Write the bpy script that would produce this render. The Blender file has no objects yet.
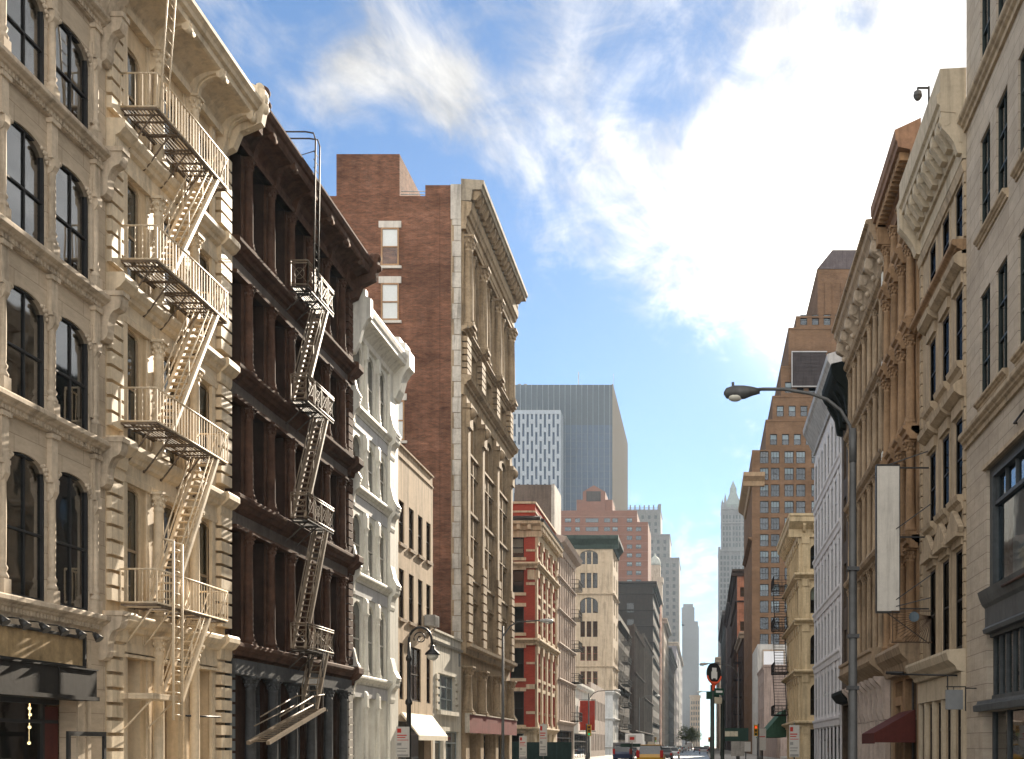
import bpy, bmesh, math, random
from mathutils import Vector, Matrix
R = math.radians
sc = bpy.context.scene
COL = sc.collection
rnd = random.Random(11)

# ------------------------------------------------------------------ picture geometry
F = 1100.0          # focal length in pixels
VX, HY = 703.0, 746.0   # vanishing point of the street
CAMZ = 1.65
XL, XR = -15.5, 9.0     # building lines left and right


def zl(px, X=XL):
    return X * F / (px - VX)


def hgt(py, z):
    return CAMZ + (HY - py) * z / F


# ------------------------------------------------------------------ materials
MATS = {}


def lin(c):
    if isinstance(c, str):
        c = [int(c[i:i + 2], 16) / 255 for i in (0, 2, 4)]
        c = [x / 12.92 if x <= .04045 else ((x + .055) / 1.055) ** 2.4 for x in c]
    return tuple(c)


def nd(nt, t, **kw):
    n = nt.nodes.new(t)
    for k, v in kw.items():
        if k.startswith('i_'):
            k = k[2:]
            n.inputs[int(k) if k.isdigit() else k.replace('_', ' ')].default_value = v
        else:
            setattr(n, k, v)
    return n


def base_mat(name):
    m = bpy.data.materials.new(name)
    m.use_nodes = True
    nt = m.node_tree
    b = nt.nodes['Principled BSDF']
    return m, nt, b


def M(name, col=None, rough=.8, var=.22, streak=.25, bump=.25, metal=0., spec=.14, fine=6., tint=None, rust=0.):
    """weathered painted / stone / metal surface, varied by real position"""
    if name in MATS:
        return MATS[name]
    col = lin(col)
    var, streak = var * 1.35, min(.6, streak * 1.7)
    m, nt, b = base_mat(name)
    L = nt.links.new
    g = nd(nt, 'ShaderNodeNewGeometry')
    n1 = nd(nt, 'ShaderNodeTexNoise', i_Scale=.9, i_Detail=8., i_Roughness=.7)
    n2 = nd(nt, 'ShaderNodeTexNoise', i_Scale=fine, i_Detail=8., i_Roughness=.72)
    mp = nd(nt, 'ShaderNodeMapping')
    mp.inputs['Scale'].default_value = (2.2, 2.2, .16)
    n3 = nd(nt, 'ShaderNodeTexNoise', i_Scale=1.6, i_Detail=5., i_Roughness=.6)
    L(g.outputs['Position'], n1.inputs['Vector'])
    L(g.outputs['Position'], n2.inputs['Vector'])
    L(g.outputs['Position'], mp.inputs['Vector'])
    L(mp.outputs[0], n3.inputs['Vector'])
    a = nd(nt, 'ShaderNodeMix', data_type='RGBA')
    dk = tuple(c * (1 - var * 1.6) for c in col)
    lt = tuple(min(.85, c * (1 + var)) for c in col)
    if tint:
        t = lin(tint)
        dk = tuple(x * .5 + y * .5 * (1 - var) for x, y in zip(dk, t))
    a.inputs[6].default_value = dk + (1,)
    a.inputs[7].default_value = lt + (1,)
    mr = nd(nt, 'ShaderNodeMapRange', i_1=.3, i_2=.7)
    ad = nd(nt, 'ShaderNodeMath', operation='MULTIPLY_ADD', i_1=.45)
    sb = nd(nt, 'ShaderNodeMath', operation='MULTIPLY', i_1=.55)
    L(n1.outputs[0], sb.inputs[0])
    L(n2.outputs[0], ad.inputs[0])
    L(sb.outputs[0], ad.inputs[2])
    L(ad.outputs[0], mr.inputs[0])
    L(mr.outputs[0], a.inputs[0])
    st = nd(nt, 'ShaderNodeMapRange', i_1=.48, i_2=.72, i_3=1., i_4=1 - streak)
    L(n3.outputs[0], st.inputs[0])
    mu = nd(nt, 'ShaderNodeMix', data_type='RGBA', blend_type='MULTIPLY')
    mu.inputs[0].default_value = 1
    L(a.outputs[2], mu.inputs[6])
    cb = nd(nt, 'ShaderNodeCombineColor')
    for i in range(3):
        L(st.outputs[0], cb.inputs[i])
    L(cb.outputs[0], mu.inputs[7])
    last = mu.outputs[2]
    if rust:   # chipped spots and rust runs
        mp7 = nd(nt, 'ShaderNodeMapping')
        mp7.inputs['Scale'].default_value = (5., 5., .9)
        n7 = nd(nt, 'ShaderNodeTexNoise', i_Scale=1.3, i_Detail=9., i_Roughness=.72)
        L(g.outputs['Position'], mp7.inputs['Vector'])
        L(mp7.outputs[0], n7.inputs['Vector'])
        m7 = nd(nt, 'ShaderNodeMapRange', i_1=.58, i_2=.72, i_3=0., i_4=rust)
        L(n7.outputs[0], m7.inputs[0])
        rm = nd(nt, 'ShaderNodeMix', data_type='RGBA')
        rm.inputs[7].default_value = (.17, .085, .045, 1)
        L(m7.outputs[0], rm.inputs[0]); L(last, rm.inputs[6])
        last = rm.outputs[2]
    L(last, b.inputs['Base Color'])
    b.inputs['Roughness'].default_value = rough
    b.inputs['Metallic'].default_value = metal
    b.inputs['Specular IOR Level'].default_value = spec
    if bump:
        bp = nd(nt, 'ShaderNodeBump', i_Strength=bump, i_Distance=.02)
        L(n2.outputs[0], bp.inputs['Height'])
        L(bp.outputs[0], b.inputs['Normal'])
    MATS[name] = m
    return m


def MB_brick(name, c1, c2, mortar, bw=.22, bh=.075, ms=.012, rough=.9, var=.4, scale=1., offs=.5):
    """bricks or ashlar blocks laid along the wall, whichever way it faces"""
    if name in MATS:
        return MATS[name]
    c1, c2, mortar = lin(c1), lin(c2), lin(mortar)
    m, nt, b = base_mat(name)
    L = nt.links.new
    g = nd(nt, 'ShaderNodeNewGeometry')
    sp = nd(nt, 'ShaderNodeSeparateXYZ')
    L(g.outputs['Position'], sp.inputs[0])
    su = nd(nt, 'ShaderNodeMath', operation='ADD')
    L(sp.outputs[0], su.inputs[0])
    L(sp.outputs[1], su.inputs[1])
    cb = nd(nt, 'ShaderNodeCombineXYZ')
    L(su.outputs[0], cb.inputs[0])
    L(sp.outputs[2], cb.inputs[1])
    br = nd(nt, 'ShaderNodeTexBrick', offset=offs)
    br.inputs['Color1'].default_value = c1 + (1,)
    br.inputs['Color2'].default_value = c2 + (1,)
    br.inputs['Mortar'].default_value = mortar + (1,)
    br.inputs['Scale'].default_value = scale
    br.inputs['Brick Width'].default_value = bw
    br.inputs['Row Height'].default_value = bh
    br.inputs['Mortar Size'].default_value = ms
    L(cb.outputs[0], br.inputs['Vector'])
    n1 = nd(nt, 'ShaderNodeTexNoise', i_Scale=.22, i_Detail=7., i_Roughness=.68)
    mp = nd(nt, 'ShaderNodeMapping')
    mp.inputs['Scale'].default_value = (1., 1., 2.2)
    L(g.outputs['Position'], mp.inputs['Vector'])
    L(mp.outputs[0], n1.inputs['Vector'])
    mr = nd(nt, 'ShaderNodeMapRange', i_1=.3, i_2=.7, i_3=1 - var, i_4=1 + var * .55)
    L(n1.outputs[0], mr.inputs[0])
    mpb = nd(nt, 'ShaderNodeMapping')
    mpb.inputs['Scale'].default_value = (1.5, 1.5, .13)
    L(g.outputs['Position'], mpb.inputs['Vector'])
    n4 = nd(nt, 'ShaderNodeTexNoise', i_Scale=1.1, i_Detail=5.)
    L(mpb.outputs[0], n4.inputs['Vector'])
    st = nd(nt, 'ShaderNodeMapRange', i_1=.5, i_2=.75, i_3=1., i_4=1 - var * .45)
    L(n4.outputs[0], st.inputs[0])
    ml = nd(nt, 'ShaderNodeMath', operation='MULTIPLY')
    L(mr.outputs[0], ml.inputs[0])
    n5 = nd(nt, 'ShaderNodeTexNoise', i_Scale=1.7, i_Detail=8., i_Roughness=.75)
    mp5 = nd(nt, 'ShaderNodeMapping')
    mp5.inputs['Scale'].default_value = (.8, .8, 2.6)
    L(g.outputs['Position'], mp5.inputs['Vector'])
    L(mp5.outputs[0], n5.inputs['Vector'])
    m5 = nd(nt, 'ShaderNodeMapRange', i_1=.3, i_2=.7, i_3=1 - var * .7, i_4=1 + var * .7)
    L(n5.outputs[0], m5.inputs[0])
    mm5 = nd(nt, 'ShaderNodeMath', operation='MULTIPLY')
    L(st.outputs[0], mm5.inputs[0]); L(m5.outputs[0], mm5.inputs[1])
    L(mm5.outputs[0], ml.inputs[1])
    c3 = nd(nt, 'ShaderNodeCombineColor')
    for i in range(3):
        L(ml.outputs[0], c3.inputs[i])
    mu = nd(nt, 'ShaderNodeMix', data_type='RGBA', blend_type='MULTIPLY')
    mu.inputs[0].default_value = 1
    L(br.outputs[0], mu.inputs[6])
    L(c3.outputs[0], mu.inputs[7])
    # pale lime bloom and repointed patches
    n6 = nd(nt, 'ShaderNodeTexNoise', i_Scale=.16, i_Detail=9., i_Roughness=.72, i_Distortion=.6)
    L(g.outputs['Position'], n6.inputs['Vector'])
    m6 = nd(nt, 'ShaderNodeMapRange', i_1=.60, i_2=.74, i_3=0., i_4=var * .5)
    L(n6.outputs[0], m6.inputs[0])
    lm = nd(nt, 'ShaderNodeMix', data_type='RGBA')
    lm.inputs[7].default_value = tuple(min(.6, x * 1.3 + .06) for x in mortar) + (1,)
    L(m6.outputs[0], lm.inputs[0]); L(mu.outputs[2], lm.inputs[6])
    L(lm.outputs[2], b.inputs['Base Color'])
    b.inputs['Roughness'].default_value = rough
    b.inputs['Specular IOR Level'].default_value = .1
    bp = nd(nt, 'ShaderNodeBump', i_Strength=.35, i_Distance=.012, invert=True)
    L(br.outputs['Fac'], bp.inputs['Height'])
    L(bp.outputs[0], b.inputs['Normal'])
    MATS[name] = m
    return m


def M_glass(name, tint=(.55, .6, .6), refl=(1, 1, 1), rough=.03, ior=1.6):
    """window pane: dark see-through sheet with a mirror-like face"""
    if name in MATS:
        return MATS[name]
    m, nt, b = base_mat(name)
    L = nt.links.new
    nt.nodes.remove(b)
    out = nt.nodes['Material Output']
    g = nd(nt, 'ShaderNodeNewGeometry')
    n = nd(nt, 'ShaderNodeTexNoise', i_Scale=.9, i_Detail=2.)
    L(g.outputs['Position'], n.inputs['Vector'])
    bp = nd(nt, 'ShaderNodeBump', i_Strength=.06, i_Distance=.05)
    L(n.outputs[0], bp.inputs['Height'])
    tr = nd(nt, 'ShaderNodeBsdfTransparent')
    tr.inputs[0].default_value = tint + (1,)
    gl = nd(nt, 'ShaderNodeBsdfGlossy')
    gl.inputs[0].default_value = refl + (1,)
    gl.inputs['Roughness'].default_value = rough
    L(bp.outputs[0], gl.inputs['Normal'])
    fr = nd(nt, 'ShaderNodeFresnel', i_IOR=ior)
    mx = nd(nt, 'ShaderNodeMixShader')
    iv = nd(nt, 'ShaderNodeMath', operation='SUBTRACT', i_0=1.)
    L(g.outputs['Backfacing'], iv.inputs[1])
    fm = nd(nt, 'ShaderNodeMath', operation='MULTIPLY')
    L(fr.outputs[0], fm.inputs[0]); L(iv.outputs[0], fm.inputs[1])
    L(fm.outputs[0], mx.inputs[0])
    L(tr.outputs[0], mx.inputs[1])
    L(gl.outputs[0], mx.inputs[2])
    L(mx.outputs[0], out.inputs[0])
    MATS[name] = m
    return m


def M_emit(name, col, s):
    if name in MATS:
        return MATS[name]
    m, nt, b = base_mat(name)
    b.inputs['Base Color'].default_value = lin(col) + (1,)
    b.inputs['Emission Color'].default_value = lin(col) + (1,)
    b.inputs['Emission Strength'].default_value = s
    MATS[name] = m
    return m


# ------------------------------------------------------------------ mesh builder
class MB:
    def __init__(s):
        s.v, s.f, s.m, s.sm = [], [], [], []

    def add(s, vs, fs, mi=0, smooth=False):
        o = len(s.v)
        s.v += [tuple(x) for x in vs]
        for f in fs:
            s.f.append([i + o for i in f])
            s.m.append(mi)
            s.sm.append(smooth)
        return s

    def box(s, a, b, c, d, e, f, mi=0):
        """a..b along the first axis, c..d along the second, e..f along the third"""
        vs = [(x, y, z) for z in (e, f) for y in (c, d) for x in (a, b)]
        fs = [(0, 2, 3, 1), (4, 5, 7, 6), (0, 1, 5, 4), (2, 6, 7, 3), (0, 4, 6, 2), (1, 3, 7, 5)]
        return s.add(vs, fs, mi)

    def prism(s, poly, axis, t0, t1, mi=0, smooth=False):
        """2D outline pushed along an axis. axis 0: outline is (w,v), axis 2: outline is (u,v), axis 1: (u,w)"""
        n = len(poly)

        def P(a, b, t):
            return (t, b, a) if axis == 0 else (a, b, t) if axis == 2 else (a, t, b)
        vs = [P(a, b, t0) for a, b in poly] + [P(a, b, t1) for a, b in poly]
        s.add(vs, [list(range(n)), list(range(2 * n - 1, n - 1, -1))], mi)
        o = len(s.v) - 2 * n
        for i in range(n):
            j = (i + 1) % n
            s.f.append([o + i, o + j, o + n + j, o + n + i])
            s.m.append(mi)
            s.sm.append(smooth)
        return s

    def tube(s, pts, r, n=8, mi=0, cap=True, smooth=True, up=(0, 0, 1)):
        pts = [Vector(p) for p in pts]
        rs = r if isinstance(r, (list, tuple)) else [r] * len(pts)
        rings = []
        for i, p in enumerate(pts):
            t = (pts[min(i + 1, len(pts) - 1)] - pts[max(i - 1, 0)]).normalized()
            u = Vector(up)
            if abs(t.dot(u)) > .97:
                u = Vector((1, 0, 0)) if abs(t.x) < .9 else Vector((0, 1, 0))
            a = t.cross(u).normalized()
            b = a.cross(t).normalized()
            ph = math.pi / 4 if n == 4 else 0
            rings.append([p + (a * math.cos(ph + 2 * math.pi * k / n) + b * math.sin(ph + 2 * math.pi * k / n)) * rs[i] for k in range(n)])
        vs = [q for ring in rings for q in ring]
        fs = []
        for i in range(len(rings) - 1):
            for k in range(n):
                l = (k + 1) % n
                fs.append((i * n + k, i * n + l, (i + 1) * n + l, (i + 1) * n + k))
        s.add(vs, fs, mi, smooth and n > 4)
        o = len(s.v) - len(vs)
        if cap:
            s.f.append([o + k for k in range(n)]); s.m.append(mi); s.sm.append(False)
            s.f.append([o + (len(rings) - 1) * n + k for k in range(n)]); s.m.append(mi); s.sm.append(False)
        return s

    def bar(s, p, q, r, mi=0):
        return s.tube([p, q], r * 1.3, 4, mi)

    def lathe(s, prof, u, w, n=14, mi=0, vaxis=1):
        """profile (radius, height) turned about a vertical line at (u, w); height is the second coordinate"""
        vs = []
        for r, h in prof:
            for k in range(n):
                a = 2 * math.pi * k / n
                x, y = u + r * math.cos(a), w + r * math.sin(a)
                vs.append((x, h, y) if vaxis == 1 else (x, y, h))
        fs = []
        for i in range(len(prof) - 1):
            for k in range(n):
                l = (k + 1) % n
                fs.append((i * n + k, i * n + l, (i + 1) * n + l, (i + 1) * n + k))
        s.add(vs, fs, mi, True)
        o = len(s.v) - len(vs)
        for i in (0, len(prof) - 1):
            if prof[i][0] > 1e-4:
                s.f.append([o + i * n + k for k in range(n)]); s.m.append(mi); s.sm.append(False)
        return s

    def ball(s, c, r, mi=0, n=10, m=7, sq=(1, 1, 1)):
        prof = []
        vs, fs = [], []
        for i in range(m + 1):
            t = math.pi * i / m
            for k in range(n):
                a = 2 * math.pi * k / n
                vs.append((c[0] + r * sq[0] * math.sin(t) * math.cos(a), c[1] + r * sq[1] * math.cos(t), c[2] + r * sq[2] * math.sin(t) * math.sin(a)))
        for i in range(m):
            for k in range(n):
                l = (k + 1) % n
                fs.append((i * n + k, i * n + l, (i + 1) * n + l, (i + 1) * n + k))
        return s.add(vs, fs, mi, True)

    def wall(s, u0, u1, v0, v1, w0, w1, ops=(), mi=0, p=2.):
        """flat wall with openings (ua, ub, va, vb, arch rise); arches keep real soffits"""
        us = {u0, u1}
        for o in ops:
            us |= {min(max(o[0], u0), u1), min(max(o[1], u0), u1)}
        us = sorted(us)
        for a, b in zip(us, us[1:]):
            if b - a < 1e-4:
                continue
            mid = (a + b) / 2
            cut = sorted((max(o[2], v0), min(o[3], v1)) for o in ops if o[0] < mid < o[1])
            y = v0
            for c, d in cut:
                if c - y > 1e-4:
                    s.box(a, b, y, c, w0, w1, mi)
                y = max(y, d)
            if v1 - y > 1e-4:
                s.box(a, b, y, v1, w0, w1, mi)
        for o in ops:
            if len(o) > 4 and o[4]:
                ua, ub, vb, r = o[0], o[1], o[3], o[4]
                K = 12
                cu, hw = (ua + ub) / 2, (ub - ua) / 2
                pts = []
                for k in range(K + 1):
                    t = -math.cos(math.pi * k / K)
                    pts.append((cu + hw * t, vb - r + r * max(0, 1 - abs(t) ** p) ** (1 / p)))
                for (a, b), (c, d) in zip(pts, pts[1:]):
                    s.prism([(a, b), (c, d), (c, vb), (a, vb)], 2, w0, w1, mi)
        return s

    def build(s, name, mats, parent=None, fac=None, loc=None):
        me = s.mesh(name, mats, fac)
        o = bpy.data.objects.new(name, me)
        COL.objects.link(o)
        if parent:
            o.parent = parent
        if loc:
            o.location = loc
        return o

    def mesh(s, name, mats, fac=None):
        if not isinstance(mats, (list, tuple)):
            mats = [mats]
        me = bpy.data.meshes.new(name)
        vs = [fac.p(*v) for v in s.v] if fac else s.v
        me.from_pydata(vs, [], s.f)
        for m in mats:
            me.materials.append(m)
        me.polygons.foreach_set('material_index', s.m)
        me.polygons.foreach_set('use_smooth', s.sm)
        bm = bmesh.new()
        bm.from_mesh(me)
        bmesh.ops.recalc_face_normals(bm, faces=bm.faces)
        bm.to_mesh(me)
        bm.free()
        me.update()
        return me


class Fac:
    """a wall's own axes: u along it, v up, w out towards the street"""
    def __init__(s, root, kind, o=(0, 0, 0)):
        s.root, s.kind, s.o = root, kind, o

    def p(s, u, v, w):
        x, y, z = s.o
        if s.kind == 'L':
            return (x + w, y + u, z + v)
        if s.kind == 'R':
            return (x - w, y + u, z + v)
        return (x + u, y - w, z + v)

    def part(s, name, mb, mats, parent=None):
        return mb.build(name, mats, parent or s.root, s)


def thing(name, label, cat, loc, group=None, rz=0):
    o = bpy.data.objects.new(name, None)
    COL.objects.link(o)
    o.location = loc
    o.rotation_euler.z = rz
    o.empty_display_size = .3
    o['label'] = label
    o['category'] = cat
    if group:
        o['group'] = group
    return o


def tag(o, label, cat, group=None, kind=None):
    if label:
        o['label'] = label
    if cat:
        o['category'] = cat
    if group:
        o['group'] = group
    if kind:
        o['kind'] = kind
    return o


def struct(o):
    o['kind'] = 'structure'
    return o


CACHE = {}


def inst(key, name, fn, mats, parent, loc, rz=0):
    """first use makes the mesh, every later use is its own object on the same mesh"""
    if key not in CACHE:
        CACHE[key] = fn().mesh(name, mats, None)
    o = bpy.data.objects.new(name, CACHE[key])
    COL.objects.link(o)
    o.parent = parent
    o.location = loc
    if rz:
        o.rotation_euler.z = rz
    return o


def inst_f(fac, key, name, fn, mats, loc_uvw, parent=None, child=False):
    key = (fac.kind, name) + key
    if key not in CACHE:
        CACHE[key] = fn().mesh(name, mats, Fac(None, fac.kind))
    o = bpy.data.objects.new(name, CACHE[key])
    COL.objects.link(o)
    o.parent = parent or fac.root
    o.location = loc_uvw if child else fac.p(*loc_uvw)
    return o


# window: frame (own mesh) > pane, blind
def window(fac, u, v, w, W, H, frame, glass, rails=(.5,), mun=(), t=.07, d=.08, blind=None, drop=.4, lower=True):
    """sash window centred on u, its sill at v, its face at w"""
    def fr():
        b = MB()
        b.box(-W / 2, -W / 2 + t, 0, H, -d, 0)
        b.box(W / 2 - t, W / 2, 0, H, -d, 0)
        b.box(-W / 2 + t, W / 2 - t, 0, t * 1.3, -d, 0)
        b.box(-W / 2 + t, W / 2 - t, H - t, H, -d, 0)
        for r in rails:
            b.box(-W / 2 + t, W / 2 - t, H * r - t * .45, H * r + t * .45, -d, -.012)
        for x in mun:
            b.box(W * (x - .5) - t * .25, W * (x - .5) + t * .25, t * 1.3, H - t, -min(d * .8, .06), -.02)
        return b
    o = inst_f(fac, (W, H, rails, mun, t, d, frame.name), 'window', fr, frame, (u, v, w))

    def pn():
        b = MB()
        b.box(-W / 2 + t * .5, W / 2 - t * .5, t * .6, H - t * .5, -min(d * .62, .072), -min(d * .55, .064))
        return b
    inst_f(fac, (W, H, t, d, glass.name), 'pane', pn, glass, (0, 0, 0), o, True)
    if blind:
        q = round(drop * 4) / 4
        def bl():
            b = MB()
            b.box(-W / 2 + t * .6, W / 2 - t * .6, H * (1 - q) if q < 1 else t, H - t, -d - .012, -d - .004)
            return b
        if q > 0:
            inst_f(fac, (W, H, t, q, blind.name), 'blind', bl, blind, (0, 0, 0), o, True)
    return o


def column(fac, u, w, v0, v1, r, mat, cap=.45, base=.3, n=14, name='column', leafy=True):
    H = v1 - v0

    def fn():
        b = MB()
        b.box(-r * 1.4, r * 1.4, 0, base * .35, -r * 1.4, r * 1.4)
        b.lathe([(r * 1.38, base * .35), (r * 1.42, base * .5), (r * 1.3, base * .64), (r * 1.12, base * .7), (r * 1.22, base * .85), (r * 1.02, base),
                 (r, base + .02), (r * .98, H * .45), (r * .86, H - cap - .08), (r * .95, H - cap - .06), (r * .95, H - cap - .02), (r * .86, H - cap),
                 (r * .9, H - cap * .8), (r * 1.0, H - cap * .5), (r * 1.25, H - cap * .22), (r * 1.3, H - cap * .16)], 0, 0, n)
        if leafy:
            for k in range(8):
                a = 2 * math.pi * k / 8
                for lev, rr in ((.74, 1.0), (.42, 1.16)):
                    a2 = a + (math.pi / 8 if lev < .5 else 0)
                    b.ball((r * rr * math.cos(a2), H - cap * lev, r * rr * math.sin(a2)), r * .26, n=6, m=4, sq=(1, 1.5, 1))
            for sx in (-1, 1):
                for sy in (-1, 1):
                    b.ball((sx * r * 1.2, H - cap * .22, sy * r * 1.2), r * .24, n=6, m=4)
        b.box(-r * 1.45, r * 1.45, H - cap * .16, H, -r * 1.45, r * 1.45)
        return b
    return inst_f(fac, (H, r, cap, base, mat.name, leafy), name, fn, mat, (u, v0, w))


def arc_pts(cx, cy, r, a0, a1, n):
    return [(cx + r * math.cos(R(a0 + (a1 - a0) * k / n)), cy + r * math.sin(R(a0 + (a1 - a0) * k / n))) for k in range(n + 1)]


def ledge_prof(top, h, pr):
    """stepped string course: outline (w, v)"""
    return [(0, top - h), (pr * .3, top - h), (pr * .34, top - h * .72), (pr * .62, top - h * .62), (pr * .7, top - h * .5),
            (pr * .9, top - h * .42), (pr, top - h * .34), (pr, top - h * .12), (pr * .93, top - h * .04), (0, top)]


def scroll_bracket(h, d):
    """outline (w, v) of a scrolled console hanging from v=0 down to -h, sticking out d at the top"""
    p = [(0, 0), (d, 0), (d, -h * .1)]
    p += [(d * .98 - d * .18 * (1 - math.cos(R(a))), -h * .1 - h * .22 * math.sin(R(a)) * .9 - 0.0) for a in (30, 60, 90)]
    p += [(d * .62, -h * .34), (d * .5, -h * .44), (d * .42, -h * .56), (d * .38, -h * .7), (d * .4, -h * .8), (d * .34, -h * .92), (d * .18, -h), (0, -h)]
    return p


def shell(mb, W, H, D, u0=0., v0=0., back=1.35, t=.4, mi=1, mint=2, roof=True):
    """everything of a building behind its street wall: party walls, a dark sheet standing for unlit rooms, mass and roof"""
    mb.box(u0, u0 + .3, v0, H, -back, -t, mi)
    mb.box(u0 + W - .3, u0 + W, v0, H, -back, -t, mi)
    mb.box(u0, u0 + W, v0, H, -D, -back - .02, mi)
    mb.box(u0 + .3, u0 + W - .3, v0, H - .02, -back - .018, -back, mint)
    mb.box(u0 + .3, u0 + W - .3, H - .3, H - .01, -back, -t, mi)
# ------------------------------------------------------------------ camera, light, air, ground
SUN_AZ, SUN_EL = 7.8, 23.3
SKY_STR, SUN_STR, EXPO = .05, 5.0, 1.55
HAZE = .00012

cam = bpy.data.cameras.new('camera')
cam.sensor_width = 36
cam.lens = 36 * F / 1024
cam.shift_x = (512 - VX) / 1024
cam.shift_y = (HY - 379.5) / 1024
cam.clip_start = .1
cam.clip_end = 9000
co = bpy.data.objects.new('camera', cam)
COL.objects.link(co)
co.location = (0, 0, CAMZ)
co.rotation_euler = (R(90), 0, 0)
sc.camera = co

SD = Vector((math.sin(R(SUN_AZ)) * math.cos(R(SUN_EL)), math.cos(R(SUN_AZ)) * math.cos(R(SUN_EL)), math.sin(R(SUN_EL))))
sl = bpy.data.lights.new('sun', 'SUN')
sl.energy = SUN_STR
sl.angle = R(.53)
sl.color = (1., .87, .70)
so = bpy.data.objects.new('sun', sl)
COL.objects.link(so)
so.location = (60, 300, 300)
so.rotation_euler = (-SD).to_track_quat('-Z', 'Y').to_euler()

w = bpy.data.worlds.new('World')
sc.world = w
w.use_nodes = True
nt = w.node_tree
L = nt.links.new
bg = nt.nodes['Background']
bg.inputs[1].default_value = SKY_STR
sky = nd(nt, 'ShaderNodeTexSky', sky_type='NISHITA', sun_disc=False)
sky.sun_elevation = R(SUN_EL)
sky.sun_rotation = R(SUN_AZ)
sky.air_density = 1.0
sky.dust_density = 0.05
sky.ozone_density = 3.5
sky.altitude = 1200
tc = nd(nt, 'ShaderNodeTexCoord')
nrm = nd(nt, 'ShaderNodeVectorMath', operation='NORMALIZE')
L(tc.outputs['Generated'], nrm.inputs[0])
sp = nd(nt, 'ShaderNodeSeparateXYZ')
L(nrm.outputs[0], sp.inputs[0])
zz = nd(nt, 'ShaderNodeMath', operation='MAXIMUM', i_1=.0)
L(sp.outputs[2], zz.inputs[0])
za = nd(nt, 'ShaderNodeMath', operation='ADD', i_1=.16)
L(zz.outputs[0], za.inputs[0])
dx = nd(nt, 'ShaderNodeMath', operation='DIVIDE')
dy = nd(nt, 'ShaderNodeMath', operation='DIVIDE')
L(sp.outputs[0], dx.inputs[0]); L(za.outputs[0], dx.inputs[1])
L(sp.outputs[1], dy.inputs[0]); L(za.outputs[0], dy.inputs[1])
pl = nd(nt, 'ShaderNodeCombineXYZ')
L(dx.outputs[0], pl.inputs[0]); L(dy.outputs[0], pl.inputs[1])
mp = nd(nt, 'ShaderNodeMapping')
mp.inputs['Scale'].default_value = (2.6, 1.25, 1)
mp.inputs['Rotation'].default_value = (0, 0, R(35))
mp.inputs['Location'].default_value = (3.1, .7, 0)
L(pl.outputs[0], mp.inputs[0])
nz = nd(nt, 'ShaderNodeTexNoise', i_Scale=2.3, i_Detail=10., i_Roughness=.6, i_Distortion=.5)
L(mp.outputs[0], nz.inputs['Vector'])
nz2 = nd(nt, 'ShaderNodeTexNoise', i_Scale=6.5, i_Detail=9., i_Roughness=.64, i_Distortion=.8)
mp2 = nd(nt, 'ShaderNodeMapping')
mp2.inputs['Scale'].default_value = (1.7, 1.5, 1)
L(pl.outputs[0], mp2.inputs[0])
L(mp2.outputs[0], nz2.inputs['Vector'])


def dpx(px, py):
    return Vector(((px - VX) / F, 1, (HY - py) / F)).normalized()


# where banks of cloud stand in this sky: direction, angular size, thickness
BANKS = [(362, 70, 26, 1.1), (330, 100, 20, .7), (452, 93, 28, 1.1), (425, 105, 24, .4), (505, 150, 22, .2), (552, 80, 32, .4), (600, 40, 40, .2), (575, 165, 36, .3),
         (640, 190, 45, .4), (690, 110, 50, .3), (700, 240, 55, .35), (640, 265, 36, .2), (770, 150, 70, .28), (860, 90, 80, .22), (745, 50, 60, -.1),
         (790, 260, 80, .45), (760, 420, 70, -.25), (560, 215, 26, .2), (940, 60, 90, .15), (705, 554, 22, .40), (730, 545, 20, .3), (645, 506, 26, .22),
         (250, 75, 46, .14), (290, 55, 26, .15), (545, 25, 50, -.2), (240, 15, 80, -.3), (430, 180, 55, -.3), (500, 290, 70, -.35), (560, 380, 90, -.35), (650, 420, 70, -.3), (690, 480, 40, -.2), (640, 75, 45, -.3), (720, 25, 40, -.15), (840, 30, 40, -.2),
         (1340, 110, 250, .9)]  # last bank is out of view, added to brighten reflections in left windows
FILL_CLOUDS = [((0, -1, .55), .95, .75), ((.9, -.35, .5), .75, .75), ((-.9, -.35, .5), .6, -.1), ((0, -.2, 1), .5, .35)]  # unseen clouds added behind, beside and overhead to light the facades
acc = None
BALL = [(dpx(a, b), c / F * dpx(a, b).y * 1.1, e * (.40 if e > 0 else .8) if a < 1100 else e) for a, b, c, e in BANKS] + [(Vector(a).normalized(), b, c) for a, b, c in FILL_CLOUDS]
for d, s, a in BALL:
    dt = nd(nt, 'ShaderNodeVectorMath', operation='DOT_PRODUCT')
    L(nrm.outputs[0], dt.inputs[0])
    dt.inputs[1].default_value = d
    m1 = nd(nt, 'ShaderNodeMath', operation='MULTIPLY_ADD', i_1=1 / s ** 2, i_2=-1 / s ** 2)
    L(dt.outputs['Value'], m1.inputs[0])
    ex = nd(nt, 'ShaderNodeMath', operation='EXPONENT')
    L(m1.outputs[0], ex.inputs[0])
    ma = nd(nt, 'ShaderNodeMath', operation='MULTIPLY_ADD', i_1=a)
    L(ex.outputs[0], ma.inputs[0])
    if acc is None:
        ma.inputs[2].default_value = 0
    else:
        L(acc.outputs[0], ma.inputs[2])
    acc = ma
n0 = nd(nt, 'ShaderNodeMath', operation='ADD', i_1=-(.5 * 1.5 + .5 * .8))
L(acc.outputs[0], n0.inputs[0])
n1 = nd(nt, 'ShaderNodeMath', operation='MULTIPLY_ADD', i_1=1.5)
L(nz.outputs[0], n1.inputs[0]); L(n0.outputs[0], n1.inputs[2])
n2 = nd(nt, 'ShaderNodeMath', operation='MULTIPLY_ADD', i_1=.8)
L(nz2.outputs[0], n2.inputs[0]); L(n1.outputs[0], n2.inputs[2])
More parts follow.
